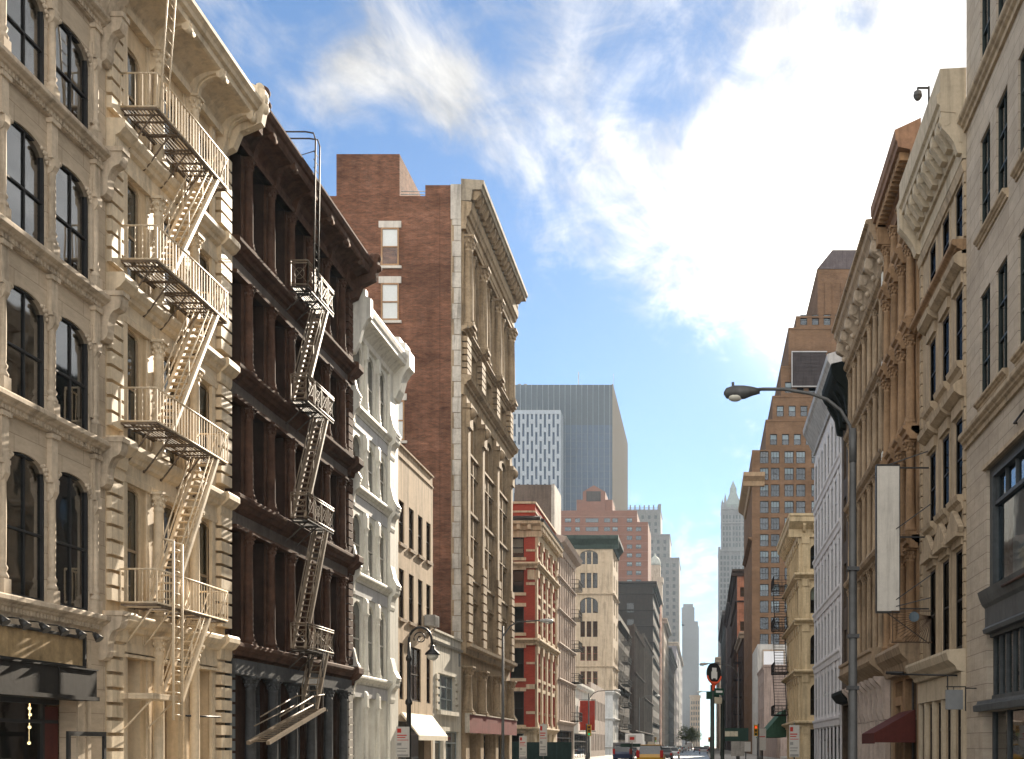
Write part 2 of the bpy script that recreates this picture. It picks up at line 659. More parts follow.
den = nd(nt, 'ShaderNodeMapRange', interpolation_type='SMOOTHSTEP', i_1=-.04, i_2=.70, i_4=.93)
L(n2.outputs[0], den.inputs[0])
# clouds scatter the sun forward: brighter towards it
dts = nd(nt, 'ShaderNodeVectorMath', operation='DOT_PRODUCT')
L(nrm.outputs[0], dts.inputs[0])
dts.inputs[1].default_value = SD


def lobe(s, a, prev=None, base=0.):
    m1 = nd(nt, 'ShaderNodeMath', operation='MULTIPLY_ADD', i_1=1 / s ** 2, i_2=-1 / s ** 2)
    L(dts.outputs['Value'], m1.inputs[0])
    ex = nd(nt, 'ShaderNodeMath', operation='EXPONENT')
    L(m1.outputs[0], ex.inputs[0])
    ma = nd(nt, 'ShaderNodeMath', operation='MULTIPLY_ADD', i_1=a, i_2=base)
    L(ex.outputs[0], ma.inputs[0])
    if prev:
        L(prev.outputs[0], ma.inputs[2])
    return ma


CL = 4.5
g1 = lobe(.34, CL * .25, None, CL)
g2 = lobe(.13, CL * 1.2, g1)
back_fill = nd(nt, 'ShaderNodeMapRange', interpolation_type='SMOOTHSTEP', i_1=.45, i_2=-.35, i_3=0., i_4=10.)  # added boost: unseen clouds away from the sun brightened to fill the facades
L(dts.outputs['Value'], back_fill.inputs[0])
g3 = nd(nt, 'ShaderNodeMath', operation='ADD')
L(g2.outputs[0], g3.inputs[0]); L(back_fill.outputs[0], g3.inputs[1])
ccol = nd(nt, 'ShaderNodeCombineColor')
for i, f in enumerate((1., .965, .92)):
    mm = nd(nt, 'ShaderNodeMath', operation='MULTIPLY', i_1=f)
    L(g3.outputs[0], mm.inputs[0])
    L(mm.outputs[0], ccol.inputs[i])
mpo = nd(nt, 'ShaderNodeVectorMath', operation='ADD')
L(mp.outputs[0], mpo.inputs[0]); mpo.inputs[1].default_value = (.05, .09, 0)
nzo = nd(nt, 'ShaderNodeTexNoise', i_Scale=2.3, i_Detail=10., i_Roughness=.6, i_Distortion=.5)
L(mpo.outputs[0], nzo.inputs['Vector'])
dif = nd(nt, 'ShaderNodeMath', operation='SUBTRACT')
L(nz.outputs[0], dif.inputs[0]); L(nzo.outputs[0], dif.inputs[1])
shd = nd(nt, 'ShaderNodeMapRange', i_1=-.11, i_2=.11, i_3=.76, i_4=1.3)
L(dif.outputs[0], shd.inputs[0])
csh = nd(nt, 'ShaderNodeVectorMath', operation='SCALE')
L(ccol.outputs[0], csh.inputs[0]); L(shd.outputs[0], csh.inputs[3])
skt = nd(nt, 'ShaderNodeMix', data_type='RGBA', blend_type='MULTIPLY')
skt.inputs[0].default_value = 1
skt.inputs[7].default_value = (.50, .79, .95, 1)
L(sky.outputs[0], skt.inputs[6])
mixc = nd(nt, 'ShaderNodeMix', data_type='RGBA')
L(den.outputs[0], mixc.inputs[0])
# pale veil of moist air low over the horizon
vz = nd(nt, 'ShaderNodeMath', operation='MULTIPLY', i_1=-1 / .17)
L(zz.outputs[0], vz.inputs[0])
ve = nd(nt, 'ShaderNodeMath', operation='EXPONENT')
L(vz.outputs[0], ve.inputs[0])
vs_ = nd(nt, 'ShaderNodeVectorMath', operation='SCALE')
vs_.inputs[0].default_value = (2.5, 2.35, 2.1)
L(ve.outputs[0], vs_.inputs[3])
skv = nd(nt, 'ShaderNodeVectorMath', operation='ADD')
L(skt.outputs[2], skv.inputs[0]); L(vs_.outputs[0], skv.inputs[1])
L(skv.outputs[0], mixc.inputs[6])
L(csh.outputs[0], mixc.inputs[7])
# the sun's own aureole in the sky
au = lobe(.05, 18., lobe(.20, 1.5))
auc = nd(nt, 'ShaderNodeCombineColor')
for i, f in enumerate((1., .93, .80)):
    mm = nd(nt, 'ShaderNodeMath', operation='MULTIPLY', i_1=f)
    L(au.outputs[0], mm.inputs[0]); L(mm.outputs[0], auc.inputs[i])
adda = nd(nt, 'ShaderNodeVectorMath', operation='ADD')
L(mixc.outputs[2], adda.inputs[0]); L(auc.outputs[0], adda.inputs[1])
L(adda.outputs[0], bg.inputs[0])

sc.view_settings.view_transform = 'Standard'
sc.view_settings.look = 'None'
sc.view_settings.gamma = 1
sc.view_settings.use_curve_mapping = False
sc.view_settings.exposure = EXPO
sc.cycles.use_denoising = True
sc.cycles.max_bounces = 8
sc.cycles.diffuse_bounces = 4
sc.cycles.glossy_bounces = 3
sc.cycles.transparent_max_bounces = 12
sc.cycles.volume_bounces = 0
sc.cycles.caustics_reflective = False
sc.cycles.caustics_refractive = False
sc.cycles.sample_clamp_indirect = 6

YEND = 2400.
if HAZE:
    hz = MB().box(-420, 420, -45, YEND + 60, -1.2, 262).build('haze', [])
    tag(hz, None, None, kind='stuff')
    hm = bpy.data.materials.new('haze')
    hm.use_nodes = True
    hm.node_tree.nodes.clear()
    ho = hm.node_tree.nodes.new('ShaderNodeOutputMaterial')
    pv = hm.node_tree.nodes.new('ShaderNodeVolumePrincipled')
    pv.inputs['Color'].default_value = (.66, .83, 1., 1)
    pv.inputs['Density'].default_value = HAZE
    pv.inputs['Anisotropy'].default_value = .3
    hm.node_tree.links.new(pv.outputs[0], ho.inputs['Volume'])
    hz.data.materials.append(hm)

# ground sheet, road, markings, pavements with kerbs
asph = M('asphalt', (.055, .054, .052), .42, .3, .0, .3, fine=9, spec=.5)
conc = M('pavement_concrete', (.30, .285, .26), .85, .2, .0, .3)
granite = M('kerb_granite', (.33, .32, .3), .8, .2, .0, .3)
white_paint = M('road_white', (.7, .7, .68), .7, .2, .0, .1)
yellow_paint = M('road_yellow', (.62, .42, .05), .7, .2, .0, .1)
g = struct(MB().box(-400, 400, -40, YEND, -.5, -.004).build('ground', asph))
KL, KR = -10.4, 0.9     # kerb lines
CROSS = [(88.5, 101.3), (232, 246), (420, 434)]
ends = [-38.] + [v for c in CROSS for v in c] + [YEND - 5]
struct(MB().box(KL, KR, -38, YEND - 5, -.0035, .0).build('road', asph))
sw = MB()
kb = MB()
for a, b in zip(ends[::2], ends[1::2]):
    sw.box(XL - 30, KL - .16, a, b, 0, .14)
    kb.box(KL - .157, KL, a, b, 0, .145)
    if a < 0:   # pavement widens at the sign pole
        sw.box(KR + .16, XR + 30, a, b, 0, .14)
        kb.box(KR, KR + .157, a, 12, 0, .145); kb.box(KR, KR + .157, 27, b, 0, .145)
        sw.box(-.9, KR + .158, 12.2, 26.8, 0, .139)
        kb.box(-1.05, -.902, 12, 27, 0, .144); kb.box(-.9, KR, 12, 12.198, 0, .144); kb.box(-.9, KR, 26.802, 27, 0, .144)
    else:
        sw.box(KR + .16, XR + 30, a, b, 0, .14)
        kb.box(KR, KR + .157, a, b, 0, .145)
struct(sw.build('pavement', conc))
struct(kb.build('kerb', granite))
mk = MB()
for x in (-7.6, -4.8, -2.0):
    y = 2.
    while y < 700:
        if not any(a - 4 < y < b + 2 for a, b in CROSS):
            mk.box(x - .06, x + .06, y, y + 3, .002, .006)
        y += 9
for a, b in CROSS:
    for yy in (a - 3.4, b + .6):
        x = KL + .5
        while x < KR - .6:
            mk.box(x, x + .45, yy, yy + 2.8, .002, .0062)
            x += 1.05
struct(mk.build('road_markings', white_paint))
# ------------------------------------------------------------------ shared materials
glass = M_glass('window_glass', (.70, .74, .73))
glass_clear = M_glass('window_glass_clear', (.95, .96, .96))
glass_a = M_glass('window_glass_bright', (.42, .45, .45), ior=3.0)
glass_d = M_glass('window_glass_dark', (.5, .53, .53))
glass_k = M_glass('window_glass_black', (.2, .2, .2), refl=(.10, .10, .10))
glass_b = M_glass('window_glass_blue', (.62, .70, .74), (.85, .93, 1.), ior=1.9)
dark_int = M('unlit_room_sheet', (.045, .04, .036), .9, .3, 0, 0)  # dark sheet behind windows, shade of unlit rooms put into its colour
white_blind = M('white_blind', (.78, .78, .76), .8, .05, .02, .02)
blind_m = M('window_blind', (.62, .58, .5), .8, .1, .1, .1)
curtain = M('grey_blind', (.3, .31, .3), .8, .1, .1, .1)
black_metal = M('black_metal', (.022, .022, .022), .45, .2, 0, .1, spec=.4)
charcoal = M('charcoal_sash', (.035, .035, .036), .5, .2, 0, .1)
roofing = M('roofing', (.09, .085, .08), .9, .3, 0, .3)
brick_grey = MB_brick('party_wall_brick', 'a08468', '8c7058', '9a8a78')

stoneA = MB_brick('cream_limestone', (.56, .465, .35), (.52, .425, .315), (.34, .27, .2), bw=1.85, bh=.62, ms=.009, var=.24, rough=.8)
stoneA2 = M('cream_limestone_trim', (.59, .49, .37), .75, .2, .3, .25, rust=.25)
creamB = M('warm_cream_paint', (.66, .52, .345), .6, .12, .16, .2, rust=.3)
creamB2 = M('warm_cream_iron', (.72, .60, .435), .55, .14, .2, .15, rust=.4)
brownC = M('brown_iron', (.048, .027, .019), .8, .35, .2, .25, fine=3, spec=.15)
brownC2 = M('brown_iron_trim', (.105, .057, .038), .85, .35, .2, .2, fine=3, spec=.12)
slateC = M('slate_painted_iron', (.085, .09, .095), .5, .25, .25, .2)
whiteD = M('white_painted_iron', (.80, .76, .68), .55, .10, .2, .15, rust=.22)
panelD = M('pale_grey_panel', (.56, .56, .56), .6, .1, .15, .15)
stuccoE = M('buff_stucco', (.58, .46, .33), .9, .12, .3, .3)
stuccoF = M('white_stucco', (.66, .62, .53), .85, .1, .3, .3)
stoneG = M('tan_limestone', (.38, .29, .19), .85, .2, .35, .35, tint='6a573f')
brickG = MB_brick('red_brown_brick', (.225, .092, .05), (.145, .062, .036), (.16, .105, .078), var=.6)
brickH = MB_brick('bright_red_brick', (.38, .045, .024), (.30, .034, .018), (.30, .09, .06), var=.25)
creamH = M('cream_brownstone', (.58, .46, .31), .8, .15, .3, .25)
gold = M('gilt_sign_board', (.42, .30, .16), .5, .3, .2, .2)


def rb(p=.3):
    return rnd.random() < p


def cornice(fac, name, prof, u0, u1, mat, parent=None):
    return fac.part(name, MB().prism(prof, 0, u0, u1), mat, parent)


# ------------------------------------------------------------------ cream building with arched windows, far left
def building_a():
    z0, W, D = 16.2, 12.33, 16
    t = thing('loft_building', 'cream stone loft building with arched charcoal windows over a dark shopfront', 'building', (XL, z0, 0))
    f = Fac(t, 'L')
    lev = [5.0, 9.45, 13.2, 16.9, 20.35]
    cols = [26.1 - 1.85 * k - z0 for k in range(6)]          # colonnettes
    cols = [c for c in cols if c > .5]
    right = 27.95 - z0
    edges = [right] + cols + [.0]
    bays = [((a + b) / 2, a - b) for a, b in zip(edges, edges[1:])]
    ops, wins = [], []
    for i in range(4):
        vb = lev[i] + .03
        vt = lev[i + 1] - 1.12
        for c, wd in bays:
            hw = min(wd / 2 - .14, .8)
            ops.append((c - hw, c + hw, vb, vt, .5))
            wins.append((c, vb, hw * 2, vt - vb, i))
    ops.append((0.0, 11.0, .0, 4.35))                          # shopfront
    b = MB()
    b.wall(0, W, 0, 21.2, -.42, 0, ops, p=2.4)
    shell(b, W, 21.2, D)
    f.part('wall', b, [stoneA, brick_grey, dark_int])
    for c, vb, ww, hh, i in wins:
        window(f, c, vb, -.05, ww, hh, charcoal, glass_a, rails=(.47,), mun=(.55,), t=.055, d=.17, blind=curtain if i == 0 else None, drop=1)
    for i, v in enumerate(lev):
        cornice(f, 'string_course', ledge_prof(v, .40, .33), 0, W - .35, stoneA2)
        b = MB()
        u = .06
        while u < W - .5:
            b.box(u, u + .075, v - .375, v - .262, .09, .155)
            u += .13
        f.part('dentil_course', b, stoneA2)
        b = MB()                                                  # end console
        b.prism([(a, q + v) for a, q in scroll_bracket(1.15, .6)], 0, W - .33, W - .02)
        b.box(W - .36, W + .0, v + .0, v + .12, 0, .64)
        f.part('console', b, stoneA2)
    for i in range(4):
        v0, v1 = lev[i], lev[i + 1]
        for c in cols + [right]:
            if c == right:
                b = MB().box(c + .0, c + .02, v0, v1 - .4, 0, .02)
            H = v1 - v0 - .40

            def colonnette(H=H):
                b = MB()
                b.box(-.13, .13, 0, .34, 0, .17)
                b.lathe([(.125, .34), (.13, .40), (.10, .46), (.08, .50), (.11, .56), (.11, .60), (.075, .66), (.08, .72), (.085, H * .42), (.078, H * .64), (.11, H * .65), (.11, H * .67), (.085, H * .68), (.12, H * .71)], 0, .05, 12)
                b.box(-.125, .125, H * .71, H, 0, .12)
                b.prism([(0, H * .71), (.17, H * .71), (.17, H * .66), (.1, H * .62), (0, H * .6)], 0, -.09, .09)
                b.box(-.17, .17, H - .13, H - .02, .0, .17)
                b.box(-.15, .15, H * .71, H * .735, 0, .15)
                return b
            inst_f(f, (round(H, 3),), 'colonnette', colonnette, stoneA2, (c, v0, 0.002))
        # carved spandrel leaves beside each arch
        for c, wd in bays:
            for s in (-1, 1):
                def leaf():
                    b = MB()
                    for k, (x, y, r) in enumerate(((.0, .0, .05), (.05, .09, .055), (.11, .17, .06), (.02, .2, .05), (.2, .235, .05), (.1, .27, .04), (-.03, .1, .04))):
                        b.ball((s * (-wd / 2 + .17 + x), y, .03), r, n=6, m=4, sq=(1, 1.2, .8))
                    return b
                inst_f(f, (round(wd, 3), s), 'carved_spandrel', leaf, stoneA2, (c, v1 - 1.5, 0))
        # right pier with sunk panel
        b = MB()
        b.box(W - .95 + .55, W - .36, v0, v1 - .4, 0, .035)
        b.box(W - .95 + .2, W - .95 + .3, v0 + .5, v1 - .9, 0, .07)
        f.part('pier_panel', b, stoneA2)
    # crowning cornice
    cornice(f, 'cornice', [(0, 20.5), (.12, 20.5), (.2, 20.75), (.5, 21.2), (1.0, 21.35), (1.0, 21.6), (1.12, 21.66), (1.2, 21.95), (1.2, 22.05), (0, 22.1)], 0, W - .5, stoneA2)
    b = MB()
    b.prism([(0, 20.3), (.3, 20.35), (.42, 20.7), (.75, 21.1), (1.15, 21.2), (1.15, 22.6), (0, 22.6)], 0, W - .52, W - .02)
    b.box(W - .45, W - .1, 21.5, 22.3, 1.15, 1.19)
    f.part('cornice_end_block', b, stoneA2)
    # shopfront
    b = MB()
    b.box(0, 11.0, 4.36, 4.62, 0, .06)
    b.box(0, 11.05, 4.3, 4.36, 0, .12)
    f.part('fascia', b, stoneA2)
    b = MB()
    b.box(11.0, 11.3, 0, 4.36, 0, .05); b.box(11.45, 11.6, 0, 4.3, 0, .04); b.box(10.98, 11.75, 0, .6, .05, .09)
    f.part('shop_pier', b, stoneA2)
    b = MB()
    b.box(2.4, 10.93, 3.62, 4.28, .0, .2, 0)
    s = f.part('sign_board', b, gold)
    b = MB()
    b.box(2.34, 11.0, 4.283, 4.35, .0, .26); b.box(2.34, 11.0, 3.55, 3.617, .0, .26); b.box(10.933, 11.0, 3.617, 4.283, 0, .26); b.box(2.34, 2.397, 3.617, 4.283, 0, .26)
    f.part('sign_frame', b, black_metal, s)
    b = MB()
    b.box(2.2, 11.02, 2.86, 3.5, .05, .5); b.box(2.2, 11.04, 2.76, 2.856, 0, .56); b.box(2.2, 11.03, 3.5, 3.535, 0, .54)
    for u in (5.0, 7.2, 9.4):
        b.box(u, u + .05, 2.86, 3.5, .5, .515)
    f.part('canopy', b, M('dark_canopy', (.022, .02, .018), .6, .25, .25, .2))
    b = MB()
    for u in (2.5, 4.4, 6.3, 8.2, 10.25):
        b.box(u, u + .09, 0, 2.74, -.5, -.38)
    b.box(2.2, 10.9, .0, .45, -.52, -.36); b.box(2.2, 10.9, 2.2, 2.28, -.5, -.385); b.box(2.2, 10.9, 2.66, 2.85, -.52, -.36)
    f.part('shopfront_frame', b, charcoal)
    for a, c in ((2.59, 4.4), (4.49, 6.3), (6.39, 8.2), (8.29, 10.25)):
        f.part('shop_pane', MB().box(a, c, .45, 2.2, -.45, -.44), glass)
        f.part('shop_pane', MB().box(a, c, 2.28, 2.66, -.45, -.44), glass)
    f.part('shop_door', MB().box(10.36, 10.95, .05, 2.6, -.47, -.42), M('dark_red_door', (.1, .03, .025), .5, .2, .1, .1))
    warm = M_emit('warm_bulb', 'ffd8a0', 1.6)
    for u, v in ((10.1, 2.55), (10.12, 2.40), (10.1, 2.1), (10.08, 1.72), (8.9, 2.3), (7.2, 2.3)):
        b = MB().ball((u, v, -.6), .04, n=8, m=6)
        b.bar((u, v + .05, -.6), (u, 4.2, -.6), .003)
        f.part('hanging_bulb', b, warm)
    for k, (u, v, w_, h_, c) in enumerate(((9.6, .95, .35, .4, (.5, .45, .38)), (8.8, .8, .3, .3, (.3, .12, .08)), (9.2, 1.6, .25, .2, (.55, .5, .45)), (7.4, .9, .5, .4, (.2, .25, .25)), (5.4, 1.0, .5, .5, (.4, .36, .3)))):
        f.part('window_display', MB().box(u - w_, u + w_, v - h_, v + h_, -1.05, -.95), M('shop_display_%d' % k, c, .6, .2, 0, .1))
    for k in range(12):
        u = 10.6 - k * .72
        b = MB()
        b.tube([(u, 4.33, .2), (u, 4.45, .4), (u, 4.43, .62), (u, 4.36, .72)], .016, 6)
        b.tube([(u, 4.40, .66), (u, 4.24, .80)], [.045, .11], 8)
        f.part('sign_lamp', b, black_metal)
    return t


# ------------------------------------------------------------------ warm cream iron-front with the long fire escape
def quoins(f, name, u0, u1, v0, v1, mat, h=.36, gap=.05, w0=.0, w1=.12):
    b = MB()
    v = v0
    while v + h <= v1 + .01:
        b.box(u0, u1, v, v + h - gap, w0, w1)
        v += h
    return f.part(name, b, mat)


def building_b():
    z0, z1 = 28.56, 35.66
    W = z1 - z0
    t = thing('iron_front_building', 'warm cream iron front building carrying the pale zigzag fire escape', 'building', (XL, z0, 0))
    f = Fac(t, 'L')
    lev = [5.15, 9.7, 13.95, 17.95]
    top = 21.15
    wc = [1.22, 3.42, 5.55]
    ops = []
    for i, v in enumerate(lev):
        vt = (lev + [top + .4])[i + 1] - 1.05
        for c in wc:
            ops.append((c - .52, c + .52, v + .12, vt, .36))
            window(f, c, v + .12, -.05, 1.04, vt - v - .12, M('tan_sash', (.34, .26, .17), .6, .15, .1, .1), glass_d, rails=(.5,), t=.08, blind=blind_m if rb(.4) else None, drop=rnd.random() * .6)
    for c in wc:
        ops.append((c - .5, c + .5, .2, 4.0, 0))
        window(f, c, .2, -.34, 1.0, 3.8, M('tan_sash', (.34, .26, .17)), glass_d, rails=(.6, .78), t=.12)
    b = MB()
    b.wall(0, W, 0, top + .3, -.5, 0, ops, p=2.6)
    shell(b, W, 22.0, 16, t=.5)
    f.part('wall', b, [creamB, brick_grey, dark_int])
    # surrounds
    for i, v in enumerate([0.1] + lev):
        vt = ([4.7] + [x - .95 for x in lev[1:]] + [top])[i]
        H = vt - v
        for u in (2.32, 4.5):
            f.part('pilaster', MB().box(u - .28, u + .28, v + .02, vt - .01, 0, .05), creamB2)
            column(f, u, .22, v, vt, .15, creamB2, cap=.46, base=.3)
        for u in (.78, 6.08):
            f.part('pilaster', MB().box(u - .12, u + .1, v + .02, vt - .01, 0, .1), creamB2)
    for v, v2 in zip([0.1] + lev, [x - .4 for x in lev] + [21.0]):
        quoins(f, 'quoin_stack', .02, .62, v + .3, v2 - .1, creamB2, .40, .09, 0, .14)
        quoins(f, 'quoin_stack', 6.3, W - .02, v + .3, v2 - .1, creamB2, .40, .09, 0, .24)
    for v in lev:
        cornice(f, 'string_course', [(0, v - 1.0), (.12, v - 1.0), (.14, v - .84), (.11, v - .8), (.11, v - .5), (.22, v - .44), (.26, v - .34), (.34, v - .28), (.40, v - .16), (.40, v - .05), (.35, v), (0, v)], .25, W - .25, creamB2)
        for a, c in ((0, .66), (6.28, W)):
            cornice(f, 'pier_cap', [(0, v - .75), (.2, v - .75), (.24, v - .62), (.24, v - .42), (.36, v - .36), (.44, v - .26), (.5, v - .2), (.5, v - .05), (.45, v + .02), (0, v + .02)], a, c, creamB2)
    # coved cornice on curved brackets
    cove = [(0, 21.1), (.22, 21.1), (.24, 21.3), (.14, 21.34)]
    cove += [(.14 + .86 * (1 - math.cos(R(a))), 21.36 + .5 * math.sin(R(a))) for a in (15, 35, 55, 75, 90)]
    cove += [(1.08, 21.9), (1.1, 22.06), (1.2, 22.1), (1.24, 22.2), (1.34, 22.3), (1.34, 22.42), (1.2, 22.46), (0, 22.5)]
    cornice(f, 'cornice', cove, .0, W, creamB2)
    for u in (.35, 2.32, 4.5, 6.68):
        b = MB()
        pr = [(.1, 21.12), (.3, 21.12), (.34, 21.3)] + [(.34 + .78 * (1 - math.cos(R(a))), 21.3 + .5 * math.sin(R(a))) for a in (20, 40, 60, 80)] + [(1.14, 21.74), (1.16, 21.92), (.1, 21.92)]
        b.prism(pr, 0, u - .16, u + .16)
        b.prism([(x + .03 if x > .2 else x, y - .02) for x, y in pr], 0, u - .06, u + .06)
        b.tube([(u - .2, 21.74, 1.06), (u + .2, 21.74, 1.06)], .11, 10)
        b.prism([(0, 20.5), (.16, 20.6), (.26, 20.9), (.3, 21.12), (0, 21.12)], 0, u - .14, u + .14)
        f.part('bracket', b, creamB2)
    b = MB()
    u = W - .16
    b.prism([(0, 20.7), (.4, 20.9), (.6, 21.4), (1.3, 21.7), (1.42, 22.3), (1.42, 22.75), (1.0, 22.95), (0, 22.9)], 0, u - .14, u + .15)
    for a, q, r in ((1.3, 22.5, .2), (1.36, 22.2, .16), (1.2, 22.85, .17), (1.05, 21.85, .17), (.8, 21.6, .13)):
        b.ball((u, q, a), r, sq=(.95, 1.1, .9))
    f.part('end_scroll', b, creamB2)
    # street floor details
    b = MB()
    b.box(.7, 6.2, 4.15, 4.4, 0, .14); b.box(.7, 6.2, 4.02, 4.1, 0, .2)
    f.part('transom', b, creamB2)
    b = MB()
    b.box(.75, 6.1, .0, .25, 0, .2); b.box(.75, 6.1, .25, .42, 0, .13)
    f.part('plinth', b, creamB)
    f.part('flag_rod', MB().tube([(4.2, 2.55, .1), (5.5, 2.55, .55)], .03, 6), black_metal)
    return t


def grating(b, u0, u1, v, w0, w1, n=9):
    b.box(u0, u1, v - .06, v, w1 - .05, w1); b.box(u0, u1, v - .06, v, w0, w0 + .05)
    b.box(u0, u0 + .05, v - .06, v, w0 + .05, w1 - .05); b.box(u1 - .05, u1, v - .06, v, w0 + .05, w1 - .05)
    for k in range(n):
        x = w0 + .05 + (w1 - w0 - .1) * (k + .5) / n
        b.box(u0 + .05, u1 - .05, v - .03, v - .005, x - .014, x + .014)
    k = u0 + .6
    while k < u1 - .2:
        b.box(k, k + .05, v - .07, v - .031, w0 + .05, w1 - .05)
        k += .7


def stair(f, parent, ut, vt, ub, vb, w0, w1, m, r=.022, name='stair'):
    b = MB()
    n = max(4, int((vt - vb) / .23))
    for w in (w0, w1):
        b.tube([(ut, vt, w), (ub, vb, w)], .07, 4, up=(0, 0, 1))
    for k in range(1, n):
        q = k / n
        u, v = ut + (ub - ut) * q, vt + (vb - vt) * q
        b.box(u - .10, u + .10, v - .015, v + .015, w0 + .03, w1 - .03)
    o = f.part(name, b, m, parent)
    b = MB()
    for w in (w0, w1):
        for hh in (.42, .8):
            b.tube([(ut, vt + hh, w), (ub, vb + hh, w)], r, 5)
        for q in (.04, .35, .65, .96):
            u, v = ut + (ub - ut) * q, vt + (vb - vt) * q
            b.bar((u, v, w), (u, v + .8, w), r * .8)
    f.part('handrail', b, m, o)
    return o


def fire_escape_b():
    t = thing('fire_escape', 'pale cream fire escape zigzagging down the warm cream iron front', 'fire escape', (XL, 28.56, 0))
    f = Fac(t, 'L')
    m = M('cream_painted_steel', (.68, .56, .40), .5, .15, .2, .1, rust=.7)
    mr = M('rusty_grating', (.17, .13, .095), .7, .3, .1, .1)
    for i, v in enumerate((18.5, 14.48, 10.2, 5.42)):
        u0, u1, wd = .45, 4.75, 1.1
        if i == 3:
            u0, u1 = .45, 4.75
        b = MB()
        grating(b, u0, u1, v, .14, wd)
        f.part('platform', b, mr)
        b = MB()
        for a, c in (((u0, .14), (u0, wd)), ((u0, wd), (u1, wd)), ((u1, wd), (u1, .14))):
            for hh in (.02, .9):
                b.tube([(a[0], v + hh, a[1]), (c[0], v + hh, c[1])], .027, 6)
            ln = math.hypot(c[0] - a[0], c[1] - a[1])
            k = max(3, int(ln / .17))
            for q in range(k + 1):
                s = q / k
                x, y = a[0] + (c[0] - a[0]) * s, a[1] + (c[1] - a[1]) * s
                b.bar((x, v + .02, y), (x, v + .9, y), .011 if q % 6 else .017)
        b.tube([(u1 - .02, v + .9, wd), (u1 - .6, v + .02, wd)], .02, 5)
        f.part('railing', b, m)
        for u in (u0 + .25, u0 + 1.2, u0 + 2.15, u0 + 3.1, u1 - .15):
            b = MB()
            b.bar((u, v - .07, wd - .02), (u, v - .07, .1), .02)
            b.bar((u, v - .09, wd - .25), (u, v - .85, .3), .018)
            b.bar((u, v - .85, .3), (u, v - 1.05, .14), .018)
            b.bar((u, v - 1.05, .14), (u, v - .6, .13), .018)
            f.part('bracket', b, mr if i < 3 else m)
    for vt, vb in ((18.5, 14.48), (14.48, 10.2), (10.2, 5.42)):
        stair(f, t, 4.15, vt, 1.3 if vt < 12 else 1.35, vb, .5, 1.06, m)
    stair(f, t, 3.6, 5.4, 1.9, 2.9, .5, 1.06, m)
    # drop ladder
    b = MB()
    for u in (1.22, 1.72):
        b.tube([(u, 7.2, 1.16), (u, 2.35, 1.16)], .036, 6)
    v = 2.5
    while v < 7.1:
        b.tube([(1.22, v, 1.16), (1.72, v, 1.16)], .017, 5)
        v += .3
    b.tube([(1.22, 7.2, 1.16), (1.22, 7.25, .9)], .03, 6); b.tube([(1.72, 7.2, 1.16), (1.72, 7.25, .9)], .03, 6)
    f.part('drop_ladder', b, m)
    b = MB()
    grating(b, .45, 1.95, 3.05, .14, 1.0)
    b.box(.45, 1.95, 2.9, 2.985, .14, 1.0)
    b.bar((.6, 2.9, .9), (.6, 2.1, .15), .02); b.bar((1.8, 2.9, .9), (1.8, 2.1, .15), .02)
    f.part('lower_platform', b, m)
    # roof ladder with hooked rails
    b = MB()
    for u in (.5, .9):
        b.tube([(u, 18.5, 1.14), (u, 22.0, 1.40), (u, 23.3, 1.44), (u, 23.55, 1.3), (u, 23.55, .3)], .024, 6)
    v = 18.8
    while v < 23.2:
        b.tube([(.5, v, 1.14 + min(v - 18.5, 3.5) * .074), (.9, v, 1.14 + min(v - 18.5, 3.5) * .074)], .013, 5)
        v += .32
    f.part('roof_ladder', b, m)
    return t


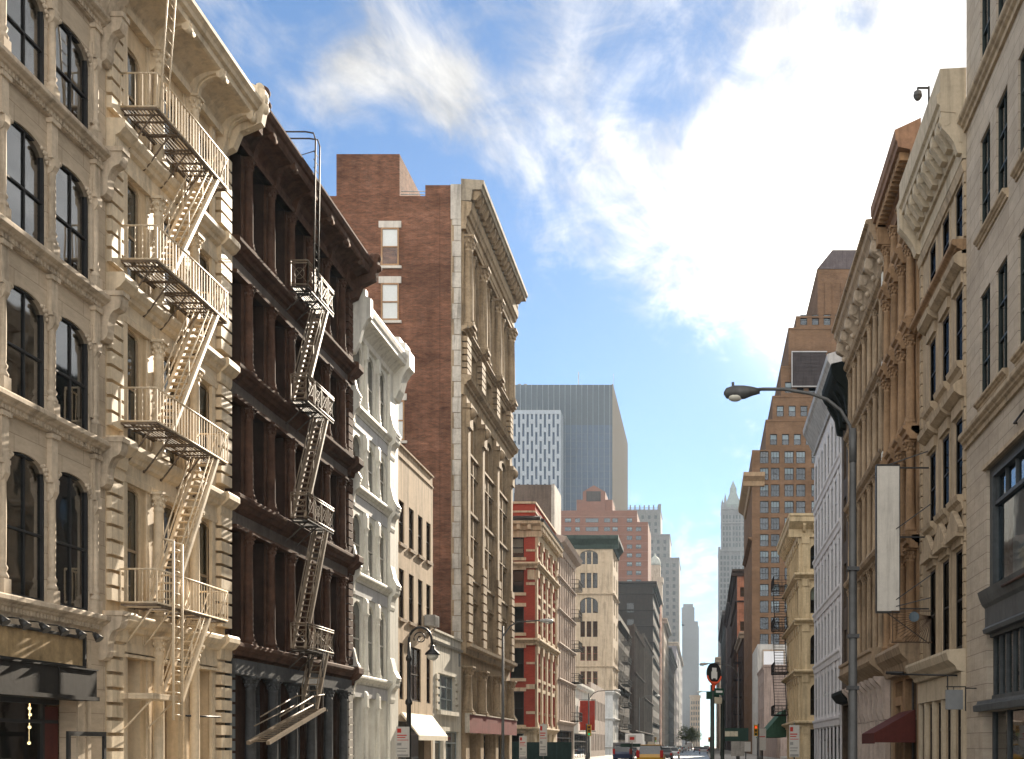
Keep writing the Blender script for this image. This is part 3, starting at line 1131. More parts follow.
# ------------------------------------------------------------------ dark brown iron-front
def building_c():
    z0, z1 = 35.68, 48.26
    W = z1 - z0
    t = thing('iron_front_building', 'dark brown columned iron front building with slate blue ground floor', 'building', (XL, z0, 0))
    f = Fac(t, 'L')
    lev = [5.0, 9.85, 14.1, 18.2]
    caps = [lev[1] - 1.05, lev[2] - 1.05, lev[3] - 1.05, 21.45]
    cu = [37.15 - z0 + 1.925 * k for k in range(6)]
    bays = [(a + b) / 2 for a, b in zip(cu, cu[1:])]
    ops = []
    for v, vt in zip(lev, caps):
        for c in bays:
            ops.append((c - .66, c + .66, v + .02, vt, 0))
        ops.append((.35, cu[0] - .3, v + .02, vt, 0))
    for c in bays:
        ops.append((c - .74, c + .74, .3, 4.1, 0))
    b = MB()
    b.wall(0, W, 0, 22.2, -.85, 0, ops)
    shell(b, W, 22.4, 16, t=.85, back=1.9)
    f.part('wall', b, [brownC, brick_grey, dark_int])
    sash = M('brown_sash', (.09, .06, .045), .5, .2, .1, .1)
    for v, vt in zip(lev, caps):
        for c in bays:
            window(f, c, v + .02, -.5, 1.32, vt - v - .02, sash, glass_d, rails=(.42, .78), mun=(.5,), t=.09, blind=blind_m if rb(.25) else None, drop=rnd.random() * .7)
        for c in cu:
            f.part('pier', MB().box(c - .24, c - .06, v, vt, 0, .05), brownC2)
            column(f, c, .16, v, vt + .02, .145, brownC2, cap=.42, base=.45)
        quoins(f, 'quoin_stack', W - .62, W - .02, v + .2, vt + .4, brownC2, .33, .05, 0, .16)
        f.part('lintel', MB().box(.3, W - .62, vt, vt + .12, 0, .26), brownC2)
    for v in lev[1:] + [5.0]:
        m = brownC2
        cornice(f, 'string_course', [(0, v - .5), (.14, v - .5), (.17, v - .4), (.28, v - .36), (.33, v - .24), (.42, v - .2), (.48, v - .1), (.48, v), (.42, v + .05), (0, v + .06)], .02, W - .65, m)
        cornice(f, 'pier_cap', [(0, v - .72), (.2, v - .7), (.25, v - .5), (.4, v - .42), (.55, v - .26), (.62, v - .2), (.62, v + .02), (.55, v + .1), (0, v + .1)], W - .65, W, m)
        f.part('frieze', MB().box(.1, W - .65, v - .92, v - .502, 0, .12), M('grey_brown_frieze', (.13, .105, .088), .6, .25, .3, .2))
    # bracketed cornice
    cove = [(0, 21.45), (.3, 21.45), (.34, 21.6), (.2, 21.66)] + [(.2 + .75 * (1 - math.cos(R(a))), 21.68 + .55 * math.sin(R(a))) for a in (20, 45, 70, 90)] + [(1.0, 22.3), (1.02, 22.48), (1.1, 22.52), (1.16, 22.68), (1.16, 22.76), (0, 22.85)]
    cornice(f, 'cornice', cove, .0, W, brownC2)
    for k, u in enumerate(cu):
        b = MB()
        pr = [(.1, 21.3), (.36, 21.4), (.4, 21.6)] + [(.4 + .62 * (1 - math.cos(R(a))), 21.62 + .55 * math.sin(R(a))) for a in (25, 50, 75)] + [(1.05, 22.1), (1.06, 22.31), (.1, 22.31)]
        b.prism(pr, 0, u - .14, u + .14)
        b.tube([(u - .18, 22.14, .98), (u + .18, 22.14, .98)], .1, 8)
        f.part('bracket', b, brownC2)
    b = MB()
    u = W - .2
    b.prism([(0, 21.0), (.4, 21.2), (.6, 21.7), (1.2, 22.0), (1.34, 22.6), (1.34, 22.9), (0, 22.95)], 0, u - .18, u + .19)
    for a, q, r in ((1.25, 22.95, .2), (1.3, 22.5, .17), (1.1, 22.15, .16), (1.05, 23.05, .12)):
        b.ball((u, q, a), r)
    f.part('end_scroll', b, brownC2)
    b = MB()
    for a, q, r in ((1.2, 22.9, .22), (1.25, 22.5, .2), (1.05, 23.05, .15)):
        b.ball((.12, q, a), r)
    b.box(0, .3, 21.6, 22.9, 0, 1.1)
    f.part('end_scroll', b, brownC2)
    # slate painted street floor
    b = MB()
    b.box(.1, W - .66, 4.08, 4.5, 0, .3); b.box(.1, W - .66, 4.0, 4.078, 0, .36)
    f.part('shop_fascia', b, slateC)
    for c in cu:
        column(f, c, .22, 0, 4.0, .18, slateC, cap=.4, base=.3, name='shop_column')
    for k, c in enumerate(bays):
        b = MB()
        b.box(c - .74, c + .74, .3, .9, -.3, -.1); b.box(c - .74, c - .66, .9, 4.1, -.3, -.15); b.box(c + .66, c + .74, .9, 4.1, -.3, -.15)
        b.box(c - .66, c + .66, 2.9, 3.0, -.3, -.15)
        s = f.part('shop_window', b, slateC)
        f.part('pane', MB().box(c - .66, c + .66, .9, 2.9, -.26, -.25), glass, s)
        f.part('pane', MB().box(c - .66, c + .66, 3.0, 4.1, -.26, -.25), glass if k != 1 else M('pale_poster', (.5, .5, .47), .5), s)
    quoins(f, 'quoin_stack', W - .62, W - .02, .3, 4.3, M('grey_quoin', (.33, .31, .28), .7, .2, .3, .2), .33, .05, 0, .16)
    quoins(f, 'quoin_stack', .03, .4, .3, 4.3, M('slate_quoin', (.17, .19, .2), .7, .2, .3, .2), .40, .09, 0, .16)
    return t


def fire_escape_c():
    t = thing('fire_escape', 'dark fire escape with lattice railings on the dark brown iron front', 'fire escape', (XL, 35.68, 0))
    f = Fac(t, 'L')
    m = M('brown_grey_steel', (.25, .20, .145), .5, .25, .1, .1)
    m2 = M('dark_steel', (.06, .05, .042), .55, .25, .1, .1)
    u0, u1, wd = 4.35, 7.15, 1.12
    levels = (18.4, 14.25, 9.95, 5.2)
    for v in levels:
        b = MB()
        grating(b, u0, u1, v, .5, wd, 7)
        f.part('platform', b, m2)
        b = MB()
        for a, c in (((u0, .5), (u0, wd)), ((u0, wd), (u1, wd)), ((u1, wd), (u1, .5))):
            for hh in (.06, .84, .93):
                b.tube([(a[0], v + hh, a[1]), (c[0], v + hh, c[1])], .026, 5)
            ln = math.hypot(c[0] - a[0], c[1] - a[1])
            k = max(1, round(ln / .7))
            for q in range(k + 1):
                s = q / k
                x, y = a[0] + (c[0] - a[0]) * s, a[1] + (c[1] - a[1]) * s
                b.bar((x, v + .02, y), (x, v + .93, y), .02)
                if q < k:
                    s2 = (q + 1) / k
                    x2, y2 = a[0] + (c[0] - a[0]) * s2, a[1] + (c[1] - a[1]) * s2
                    mx, my = (x + x2) / 2, (y + y2) / 2
                    b.bar((x, v + .1, y), (x2, v + .82, y2), .009)
                    b.bar((x2, v + .1, y2), (x, v + .82, y), .009)
                    ring = []
                    for a3 in range(11):
                        th = 2 * math.pi * a3 / 10
                        ring.append((mx + (x2 - x) * .30 * math.cos(th), v + .46 + .2 * math.sin(th), my + (y2 - y) * .30 * math.cos(th)))
                    b.tube(ring, .009, 4)
                    pass
        f.part('railing', b, m)
        for u in (u0 + .3, u0 + 1.3, u1 - .3):
            b = MB()
            b.bar((u, v - .08, wd - .05), (u, v - .08, .3), .025)
            b.bar((u, v - .1, wd - .15), (u, v - .8, .2), .022)
            f.part('bracket', b, m2)
    for vt, vb in zip(levels, levels[1:]):
        stair(f, t, 6.6, vt, 4.25, vb, .62, 1.06, m)
    stair(f, t, 6.5, 5.2, 5.3, 3.0, .55, 1.1, m)
    # swung-up counterweight stair
    b = MB()
    for w in (.5, 1.15):
        b.tube([(6.0, 3.05, w), (.6, 1.75, w)], .085, 4)
    for k in range(20):
        q = k / 20
        b.box(6.0 - 5.4 * q - .12, 6.0 - 5.4 * q + .08, 3.06 - 1.3 * q - .03, 3.06 - 1.3 * q, .5, 1.15)
    o = f.part('swing_stair', b, m)
    b = MB()
    for w in (.5, 1.15):
        for hh in (.4, .72):
            b.tube([(4.8, 2.76 + hh, w), (1.6 if hh > .5 else 1.1, 2.02 + hh - .1, w)], .024, 5)
        b.tube([(6.0, 3.6, w), (4.8, 2.76 + .72, w)], .024, 5)
    f.part('handrail', b, m, o)
    b = MB()
    b.bar((5.95, 5.2, .56), (5.95, 3.0, .56), .03); b.bar((5.95, 5.2, 1.1), (5.95, 3.0, 1.1), .03); b.bar((6.2, 3.0, .5), (6.2, 3.0, 1.2), .05)
    f.part('hanger', b, m2)
    b = MB()
    for u in (4.7, 5.15):
        b.tube([(u, 18.4, 1.2), (u, 23.9, 1.28), (u, 24.15, 1.2), (u, 24.2, .9), (u, 24.2, -.6)], .03, 6)
    b.tube([(4.7, 23.5, 1.27), (4.7, 23.3, .6), (4.7, 23.55, -.4), (4.7, 24.2, -.5)], .018, 5)
    v = 18.7
    while v < 23.8:
        b.tube([(4.7, v, 1.21), (5.15, v, 1.21)], .017, 5)
        v += .3
    f.part('roof_ladder', b, m2)
    return t


# ------------------------------------------------------------------ white arched iron-front
def building_d():
    z0, z1 = 48.28, 55.6
    W = z1 - z0
    t = thing('iron_front_building', 'narrow white iron front building with arched windows and scrolled cornice', 'building', (XL, z0, 0))
    f = Fac(t, 'L')
    lev = [4.85, 9.4, 13.3, 16.85]
    tops = [lev[1] - 1.25, lev[2] - 1.25, lev[3] - 1.25, 19.75]
    wc = [1.05, 2.95, 4.8]
    ops = []
    sash = M('white_sash', (.6, .58, .53), .5, .1, .1, .05)
    for v, vt in zip(lev, tops):
        for c in wc:
            ops.append((c - .66, c + .66, v + .08, vt, .62))
            window(f, c, v + .08, -.06, 1.32, vt - v - .08, sash, glass_d, rails=(.48,), t=.08, blind=blind_m if rb(.5) else None, drop=rnd.random() * .6)
    for c in wc:
        ops.append((c - .66, c + .66, .1, 4.0, 0))
        window(f, c, .1, -.3, 1.32, 3.9, sash, glass_d, rails=(.28, .66), t=.12)
    b = MB()
    b.wall(0, W, 0, 20.6, -.5, 0, ops)
    shell(b, W, 21.0, 16, t=.5)
    f.part('wall', b, [whiteD, brick_grey, dark_int])
    for v, vt in zip([.0] + lev, [3.9] + tops):
        for c in (2.0, 3.87):
            f.part('pilaster', MB().box(c - .2, c + .2, v, vt - .02, 0, .03), whiteD)
            column(f, c, .09, v, vt - .45, .1, whiteD, cap=.3, base=.5, leafy=False, n=10)
            f.part('corbel', MB().prism([(0, vt - .45), (.2, vt - .45), (.2, vt + .05), (.15, vt + .2), (0, vt + .3)], 0, c - .13, c + .13), whiteD)
    for v in lev:
        f.part('panel', MB().box(.15, 5.6, v - 1.0, v - .46, 0, .05), panelD)
        cornice(f, 'string_course', ledge_prof(v, .42, .26), .1, 5.75, whiteD)
        for a, c in ((0.02, .22), (5.75, W - .02)):
            b = MB()
            b.prism([(x, y + v) for x, y in scroll_bracket(1.15, .42)], 0, a, min(c, a + .75))
            b.box(a, min(c, a + .8), v + .0, v + .14, 0, .46)
            b.prism([(0, v + .14), (.5, v + .14), (.3, v + .5), (.16, v + 1.1), (0, v + 1.2)], 0, a, min(c, a + .7))
            f.part('scroll_bracket', b, whiteD)
    f.part('pier', MB().box(5.8, W - .1, 0, 20.5, 0, .12), whiteD)
    cove = [(0, 19.9), (.12, 19.95), (.16, 20.15), (.3, 20.3), (.5, 20.5), (.72, 20.55), (.74, 20.75), (.78, 20.8), (.82, 21.0), (.82, 21.1), (0, 21.2)]
    cornice(f, 'cornice', cove, .2, W - .9, whiteD)
    for a, c in ((.0, .3), (W - .9, W - .02)):
        b = MB()
        b.prism([(0, 18.9), (.2, 18.95), (.4, 19.4), (.55, 20.0), (.75, 20.35), (.92, 20.5), (.92, 21.3), (.7, 21.4), (.7, 21.7), (.45, 21.75), (.4, 22.0), (0, 22.0)], 0, a, c)
        f.part('end_block', b, whiteD)
    return t


# ------------------------------------------------------------------ plain buff building
def building_e():
    z0, z1 = 55.62, 63.1
    W = z1 - z0
    t = thing('plain_building', 'plain buff stucco building with four narrow windows per floor and cream awning', 'building', (XL, z0, 0))
    f = Fac(t, 'L')
    cs = [.95, 2.85, 4.7, 6.5]
    ops, ws = [], []
    sash = M('dark_brown_sash', (.05, .035, .028), .6, .2, .1, .1)
    for va, vb in ((12.05, 14.25), (8.2, 10.75)):
        for c in cs:
            ops.append((c - .5, c + .5, va, vb)); ws.append((c, va, 1.0, vb - va))
    for c, wd in ((.95, .8), (3.7, 2.3), (6.5, .9)):
        ops.append((c - wd / 2, c + wd / 2, 4.05, 6.95)); ws.append((c, 4.05, wd, 2.9))
    ops.append((.3, 7.1, .0, 2.95))
    b = MB()
    b.wall(0, W, 0, 16.6, -.6, 0, ops)
    shell(b, W, 16.6, 15, t=.6)
    b.box(0, W, 16.6, 17.02, -.4, -.02)
    f.part('wall', b, [stuccoE, stuccoE, dark_int])
    for c, v, wd, hh in ws:
        window(f, c, v, -.06, wd, hh, sash, glass_d, d=.3, rails=(.5,), mun=(.5,) if wd > 2 else (), t=.07, blind=blind_m if rb(.3) else None, drop=rnd.random() * .6)
        if v > 8:
            f.part('sill', MB().box(c - .62, c + .62, v - .16, v, -.1, .12), M('worn_sill', (.3, .22, .15), .8, .2, .2, .2))
    cornice(f, 'coping', [(-.42, 17.02), (.08, 17.02), (.08, 17.1), (-.42, 17.1)], 0, W, stuccoE)
    f.part('roof_band', MB().box(0, W, 16.42, 16.5, 0, .05), stuccoE)
    b = MB()
    b.box(.3, 7.1, .0, 2.95, -.5, -.4)
    s = f.part('shopfront', b, M('dark_shopfront', (.05, .045, .04), .4, .2, 0, .1))
    f.part('shop_pane', MB().box(2.4, 6.9, .5, 2.4, -.39, -.37), glass, s)
    b = MB()
    n = 14
    b.prism([(0, 3.35), (.06, 3.38), (.95, 2.2), (.95, 1.95), (.91, 1.95), (.91, 2.17), (0, 3.29)], 0, .8, 7.1)
    b.prism([(0, 3.35), (.95, 2.2), (.91, 2.17), (0, 3.29)], 0, .77, .799)
    f.part('awning', b, M('cream_canvas', (.74, .68, .56), .8, .06, .1, .1))
    return t


def building_f():
    z0, z1 = 63.12, 70.46
    W = z1 - z0
    t = thing('low_building', 'low white two storey stucco building between buff building and tall brick one', 'building', (XL, z0, 0))
    f = Fac(t, 'L')
    ops = [(1.25, 5.75, 3.75, 5.95), (.5, 2.6, .0, 2.5), (3.2, 6.9, .0, 2.55)]
    b = MB()
    b.wall(0, W, 0, 8.3, -.35, 0, ops)
    shell(b, W, 7.9, 14, t=.35)
    f.part('wall', b, [stuccoF, stuccoF, dark_int])
    gsash = M('grey_green_sash', (.32, .36, .36), .5, .1, 0, .05)
    for k, c in enumerate((2.0, 3.5, 5.0)):
        window(f, c, 3.75, -.2, 1.5, 2.2, gsash, glass_b, rails=(.34, .67), t=.09, blind=blind_m if k == 1 else None, drop=1)
    f.part('sill', MB().box(1.0, 6.0, 3.5, 3.75, 0, .22), stuccoF)
    for a in (.62, 5.78):
        b = MB()
        for k in range(5):
            b.box(a, a + .62, 3.8 + k * .44, 4.1 + k * .44, 0, .09)
        f.part('quoin_stack', b, stuccoF)
    for a in (.35, 6.6):
        f.part('grille', MB().box(a, a + .35, 6.7, 7.5, 0, .05), M('grey_grille', (.2, .2, .19), .6))
    cornice(f, 'string_course', [(0, 7.62), (.12, 7.62), (.16, 7.75), (0, 7.8)], 0, W, M('grey_trim', (.36, .35, .32), .7))
    cornice(f, 'coping', [(-.36, 8.3), (.1, 8.3), (.1, 8.42), (-.36, 8.42)], 0, W, stuccoF)
    window(f, 1.55, .0, -.2, 2.1, 2.5, gsash, glass, rails=(.75,), t=.1)
    window(f, 5.05, .0, -.2, 3.7, 2.55, gsash, glass, rails=(.72,), mun=(.33, .66), t=.1)
    b = MB()
    b.box(-2.0, -1.0, 8.35, 8.95, .02, .6)
    for k in range(6):
        b.box(-1.95, -1.05, 8.43 + k * .08, 8.46 + k * .08, .6, .62)
    b.bar((-1.8, 8.33, .5), (-1.8, 7.95, .02), .025); b.bar((-1.2, 8.33, .5), (-1.2, 7.95, .02), .025)
    a = b.build('air_conditioner', M('grey_unit', (.4, .39, .37), .5, .2, .2, .1), None, f)
    a.location = t.location
    tag(a, 'grey air conditioning unit bracketed to the plain buff building above the low white one', 'air conditioner')
    return t


# ------------------------------------------------------------------ tall brick and limestone loft
def building_g():
    z0, z1 = 70.5, 88.3
    W = z1 - z0
    t = thing('loft_building', 'tall limestone fronted loft with bare red brown brick side wall', 'building', (XL, z0, 0))
    f = Fac(t, 'L')
    piers = [71.3 - z0, 76.0 - z0, 81.5 - z0, 87.2 - z0]
    ops = []
    sash = M('bronze_sash', (.09, .075, .06), .5, .2, .1, .1)
    rows = [(28.95, 34.3, .0), (26.0, 27.9, 0), (20.9, 23.6, .5), (17.1, 19.45, 0), (12.75, 15.25, 0), (8.75, 11.0, 0), (3.9, 6.75, 0)]
    bays = [((a + b) / 2, b - a - 1.3) for a, b in zip(piers, piers[1:])]
    for va, vb, r in rows:
        for c, wd in bays:
            h = wd / 2 - .18
            for s in (-1, 1):
                cc = c + s * (h / 2 + .18)
                ops.append((cc - h / 2, cc + h / 2, va, vb, r))
                window(f, cc, va, -.5, h, vb - va, sash, glass, rails=(.5,), t=.09, blind=blind_m if rb(.45) else None, drop=rnd.random() * .8)
    for c, wd in bays:
        ops.append((c - wd / 2, c + wd / 2, 0, 2.45, 0))
        window(f, c, .0, -.5, wd, 2.45, charcoal, glass, rails=(.8,), mun=(.3, .7), t=.1)
    b = MB()
    b.wall(0, W, 0, 35.4, -.65, 0, ops)
    shell(b, W, 36.9, 17, t=.65)
    b.box(0, .45, 36.9, 37.6, -2.3, -.66, 1); b.box(.0, W, 35.4, 37.6, -.655, -.01, 0)
    f.part('wall', b, [stoneG, brickG, dark_int])
    b = MB()
    b.box(0.02, 5.2, 36.9, 39.6, -8.0, -3.95)
    f.part('bulkhead', b, brickG)
    b = MB()
    for k in range(2):
        b.tube([(.2 + k * .0, 37.3 - k * .2, -3.9), (.2, 37.3 - k * .2, -1.0)], .03, 5)
    f.part('roof_rail', b, M('pale_rail', (.5, .5, .5), .5))
    b = MB()                       # limestone return on the corner
    v = 0
    while v < 35.3:
        b.box(-.06, .0, v + .02, v + .98, -.55 if int(v) % 2 else -.45, .005)
        v += 1.0
    b.box(-.08, .0, 35.4, 37.62, -.66, 0)
    f.part('corner_stone', b, M('pale_limestone', (.50, .46, .40), .85, .2, .35, .3))
    # windows in the brick side wall
    s = Fac(t, 'S', (-17, 0, 0))
    wooden = M('tan_wood_sash', (.36, .22, .12), .6, .2, .1, .1)
    for cx, v, hh in ((12.45, 32.4, 2.45), (12.45, 28.9, 2.4), (12.8, 21.2, 2.6)):
        b = MB()
        b.box(-.72, .72, hh, hh + .42, 0, .08); b.box(-.75, .75, -.16, 0, 0, .12)
        sur = b.mesh('side_lintel', M('pale_lintel', (.58, .54, .48), .8, .1, .2, .2), Fac(None, 'S'))
        o = bpy.data.objects.new('side_window_surround', sur)
        COL.objects.link(o); o.parent = t; o.location = s.p(cx, v, 0.0)
        window(s, cx, v, .075, 1.15, hh, wooden, glass_clear, rails=(.5,), t=.1, d=.06, blind=white_blind, drop=(.5 if v > 32 else 1))
        f2 = MB().box(-.45, .45, .12, hh * (.48 if v > 32 else .95), .022, .026)
    # piers between the bays
    for i, u in enumerate(piers):
        b = MB()
        b.box(u - .55, u + .55, 8.3, 24.2, 0, .3)
        b.box(u - .35, u + .35, 9.2, 22.2, .3, .36)
        f.part('pier', b, stoneG)
        quoins(f, 'banded_pier', u - .6, u + .6, 8.4, 14.0, stoneG, .62, .12, .3, .46)
        quoins(f, 'banded_pier', u - .6, u + .6, 25.6, 28.2, stoneG, .42, .1, 0, .36)
        column(f, u, .25, 28.7, 34.6, .36, stoneG, cap=.9, base=.5)
        f.part('pilaster', MB().box(u - .55, u + .55, 28.7, 34.8, 0, .1), stoneG)
        b = MB()
        b.box(u - .5, u + .5, 22.2, 23.4, .3, .5); b.ball((u, 23.2, .45), .42, n=8, m=6); b.box(u - .62, u + .62, 23.4, 23.7, .0, .6)
        f.part('carved_capital', b, stoneG)
        column(f, u, .2, 3.7, 6.8, .34, stoneG, cap=.6, base=.4)
        f.part('street_pier', MB().box(u - .55, u + .55, 0, 3.7, 0, .25), stoneG)
    for c, wd in bays:
        for va, vb in ((19.6, 20.75), (15.5, 16.95), (11.25, 12.6)):
            b = MB()
            b.box(c - wd / 2 - .05, c + wd / 2 + .05, vb, vb + .16, 0, .22); b.box(c - wd / 2 + .25, c + wd / 2 - .25, va + .25, vb - .2, 0, .06)
            b.box(c - wd / 2, c + wd / 2, va, va + .1, 0, .14)
            f.part('spandrel_panel', b, stoneG)
        f.part('mullion', MB().box(c - .12, c + .12, 8.75, 23.0, -.0, .12), stoneG)
        column(f, c, .1, 28.9, 34.3, .17, stoneG, cap=.5, base=.4, leafy=False)
        for s2 in (-1, 1):
            b = MB()
            b.tube([(c + s2 * wd / 4 - .5, 34.3, .06), (c + s2 * wd / 4, 34.75, .08), (c + s2 * wd / 4 + .5, 34.3, .06)], .09, 6)
            f.part('hood_mould', b, stoneG)
    cornice(f, 'mid_cornice', [(0, 24.2), (.15, 24.2), (.2, 24.8), (.34, 24.86), (.36, 25.0), (.62, 25.15), (.66, 25.32), (.72, 25.42), (0, 25.5)], -.06, W, stoneG)
    for u in piers:
        f.part('string_course', MB().prism(ledge_prof(28.7, .45, .62), 0, u - .7, u + .7), stoneG)
    cornice(f, 'string_course', ledge_prof(28.62, .35, .4), 0, W, stoneG)
    cornice(f, 'string_course', [(0, 7.6), (.3, 7.6), (.34, 7.95), (.6, 8.05), (.64, 8.25), (0, 8.35)], -.04, W, stoneG)
    cornice(f, 'entablature', [(0, 34.8), (.3, 34.8), (.3, 35.1), (.36, 35.14), (.36, 35.6), (.5, 35.66), (.56, 35.9), (.66, 36.0), (.7, 36.5), (0, 36.6)], -.04, W, stoneG)
    cornice(f, 'cornice', [(0, 36.61), (.6, 36.61), (.66, 36.8), (.72, 37.3), (1.3, 37.32), (1.34, 37.6), (1.44, 37.66), (1.46, 37.9), (0, 38.0)], -.04, W, M('grey_tan_stone', (.34, .29, .22), .85, .2, .3, .3))
    u = .3
    while u < W - .3:
        b = MB()
        b.prism([(.68, 36.7), (.95, 36.72), (1.15, 37.0), (1.22, 37.3), (.7, 37.3)], 0, u - .18, u + .18)
        f.part('modillion', b, stoneG)
        u += .86
    b = MB()
    b.box(-.05, W, 2.5, 3.68, .46, .56)
    sg = f.part('sign_band', b, M('dusty_maroon', (.20, .055, .05), .6, .15, .15, .1))
    b = MB()
    b.box(-.05, W, 3.68, 3.76, .25, .62); b.box(-.1, -.05, 2.5, 3.68, .26, .56)
    f.part('sign_trim', b, M('pale_trim', (.55, .5, .42), .6), sg)
    return t


building_a()
building_b()
fire_escape_b()
building_c()
fire_escape_c()
building_d()
building_e()
building_f()
building_g()
# ------------------------------------------------------------------ left side beyond the cross street
def grid_wall(f, W, H, D, cols, rows, mats, sash, gl, t=.35, rev=.22, rails=(.5,), blinds=.3, name='wall', v0=0, do_shell=True, rise=0, extra=(), sill=None, back=1.3, simple=False):
    """wall with one real window in every opening; cols = (centre, width), rows = (sill, head)"""
    ops = list(extra)
    for va, vb in rows:
        for c, wd in cols:
            ops.append((c - wd / 2, c + wd / 2, va, vb, rise))
    b = MB()
    b.wall(0, W, v0, H, -t, 0, ops)
    if do_shell:
        shell(b, W, H - .3, D, v0=v0, t=t, back=back)
    o = f.part(name, b, mats)
    n = 0
    for va, vb in rows:
        for c, wd in cols:
            n += 1
            if n <= 98:
                if simple:
                    window(f, c, va, -rev, wd, vb - va, sash, gl, rails=rails, t=.09, blind=blind_m if rb(blinds) else None, drop=.5)
                else:
                    window(f, c, va, -rev, wd, vb - va, sash, gl, rails=rails, t=.09, blind=blind_m if rb(blinds) else None, drop=rnd.random() * .8)
            if sill:
                f.part('sill', MB().box(c - wd / 2 - .12, c + wd / 2 + .12, va - .2, va, 0, .14), sill)
    return o


green_black = M('green_black_sash', (.03, .035, .032), .5, .2, 0, .05)


def building_h():
    t = thing('corner_building', 'bright red brick corner building banded with cream stone', 'building', (XL, 101.5, 0))
    W, FW = 14.5, 14.0
    f = Fac(t, 'L')
    s = Fac(t, 'S', (-FW, 0, 0))
    rows = [(19.05, 20.9), (15.8, 17.9), (12.1, 14.5), (7.9, 10.7), (3.6, 6.7)]
    scol = [(12.35, 1.25), (8.9, 1.25), (5.4, 1.25), (1.9, 1.25)]
    fcol = [(1.9, 1.15), (5.2, 1.15), (8.5, 1.15), (11.8, 1.15)]
    for q, cols, WW in ((s, scol, FW), (f, fcol, W)):
        ops = [(c - w / 2, c + w / 2, a, b, 0) for a, b in rows for c, w in cols]
        b = MB()
        b.wall(0 if q is s else .36, WW, 3.3, 24.0, -.35, 0, ops)
        b.wall(0 if q is s else .36, WW, 0, 3.299, -.35, .02, [(c - w / 2, c + w / 2, .3, 2.8, 0) for c, w in cols], 3)
        if q is f:
            b.box(.36, W, 0, 23.4, -FW, -1.3, 1); b.box(.36, W, .0, 23.3, -1.299, -1.28, 2)
        if q is s:
            b.box(.3, FW - .4, 0, 23, -.359, -.352, 2)
        q.part('wall', b, [brickH, brickH, dark_int, creamH])
        for a, bb in rows:
            for c, w in cols:
                window(q, c, a, -.2, w, bb - a, green_black, glass, rails=(.5,), t=.11, blind=blind_m if rb(.5) else None, drop=rnd.random() * .9)
                q.part('sill', MB().box(c - w / 2 - .2, c + w / 2 + .2, a - .28, a, 0, .16), creamH)
                q.part('lintel', MB().box(c - w / 2 - .2, c + w / 2 + .2, bb, bb + .34, 0, .12), creamH)
        for c, w in cols:
            window(q, c, .3, -.2, w, 2.5, green_black, glass, rails=(.7,), t=.1)
        e = .0 if q is s else -.0
        for a, bb in ((6.9, 7.35), (13.0, 13.25), (16.5, 16.75), (4.6, 4.85), (19.6, 19.8), (9.2, 9.4)):
            # belt courses stop at the windows
            edges = sorted([0 if q is s else .05] + [x for c, w in cols for x in (c - w / 2 - .21, c + w / 2 + .21)] + [WW])
            for x0, x1 in zip(edges[::2], edges[1::2]):
                q.part('belt_course', MB().box(x0, x1, a, bb, 0, .09), creamH)
        end = WW + .3 if q is s else WW
        st = 0 if q is s else -.3
        for v, h, p in ((18.6, .55, .5), (11.6, .6, .5), (3.4, .5, .4)):
            cornice(q, 'string_course', ledge_prof(v, h, p), st if q is f else 0, end, creamH)
        q.part('frieze', MB().box(0, WW, 17.95 + .34, 18.05 + .3, 0, .1), creamH)
        cornice(q, 'cornice', [(0, 20.95), (.12, 20.95), (.14, 21.5), (.3, 21.55), (.34, 21.9), (.75, 22.05), (.8, 22.3), (0, 22.35)], 0, end + .3 if q is s else WW, creamH)
        cornice(q, 'cornice_dark_course', [(0, 22.36), (.8, 22.36), (.86, 22.6), (0, 22.9)], 0, end + .3 if q is s else WW, M('dark_copper', (.06, .055, .05), .6))  # dark course capping the cornice
        u = .4
        while u < WW:
            q.part('modillion', MB().box(u, u + .3, 21.55, 21.98, .3, .68), creamH)
            u += 1.0
        cornice(q, 'coping', [(-.35, 24.0), (.1, 24.0), (.1, 24.2), (-.35, 24.2)], 0, WW, creamH)
        q.part('parapet_band', MB().box(0, WW, 23.2, 23.36, 0, .06), creamH)
    for u in (.35, 3.55, 6.85, 10.15, 13.9):
        b = MB()
        for v0, v1 in ((3.42, 10.9), (11.62, 17.9), (18.62, 20.9)):
            b.box(u - .3, u + .3, v0, v1, 0, .2); b.box(u - .36, u + .36, v1 - .7, v1, .2, .32); b.box(u - .36, u + .36, v0, v0 + .4, .2, .26)
        f.part('pilaster', b, creamH)
    for u in (13.65, 10.6, 7.1, 3.6):
        b = MB()
        for v0, v1 in ((10.95, 11.1), (17.0, 17.9)):
            b.box(u - .32, u + .32, v0, v1, 0, .2)
        s.part('pilaster', b, creamH)
    return t


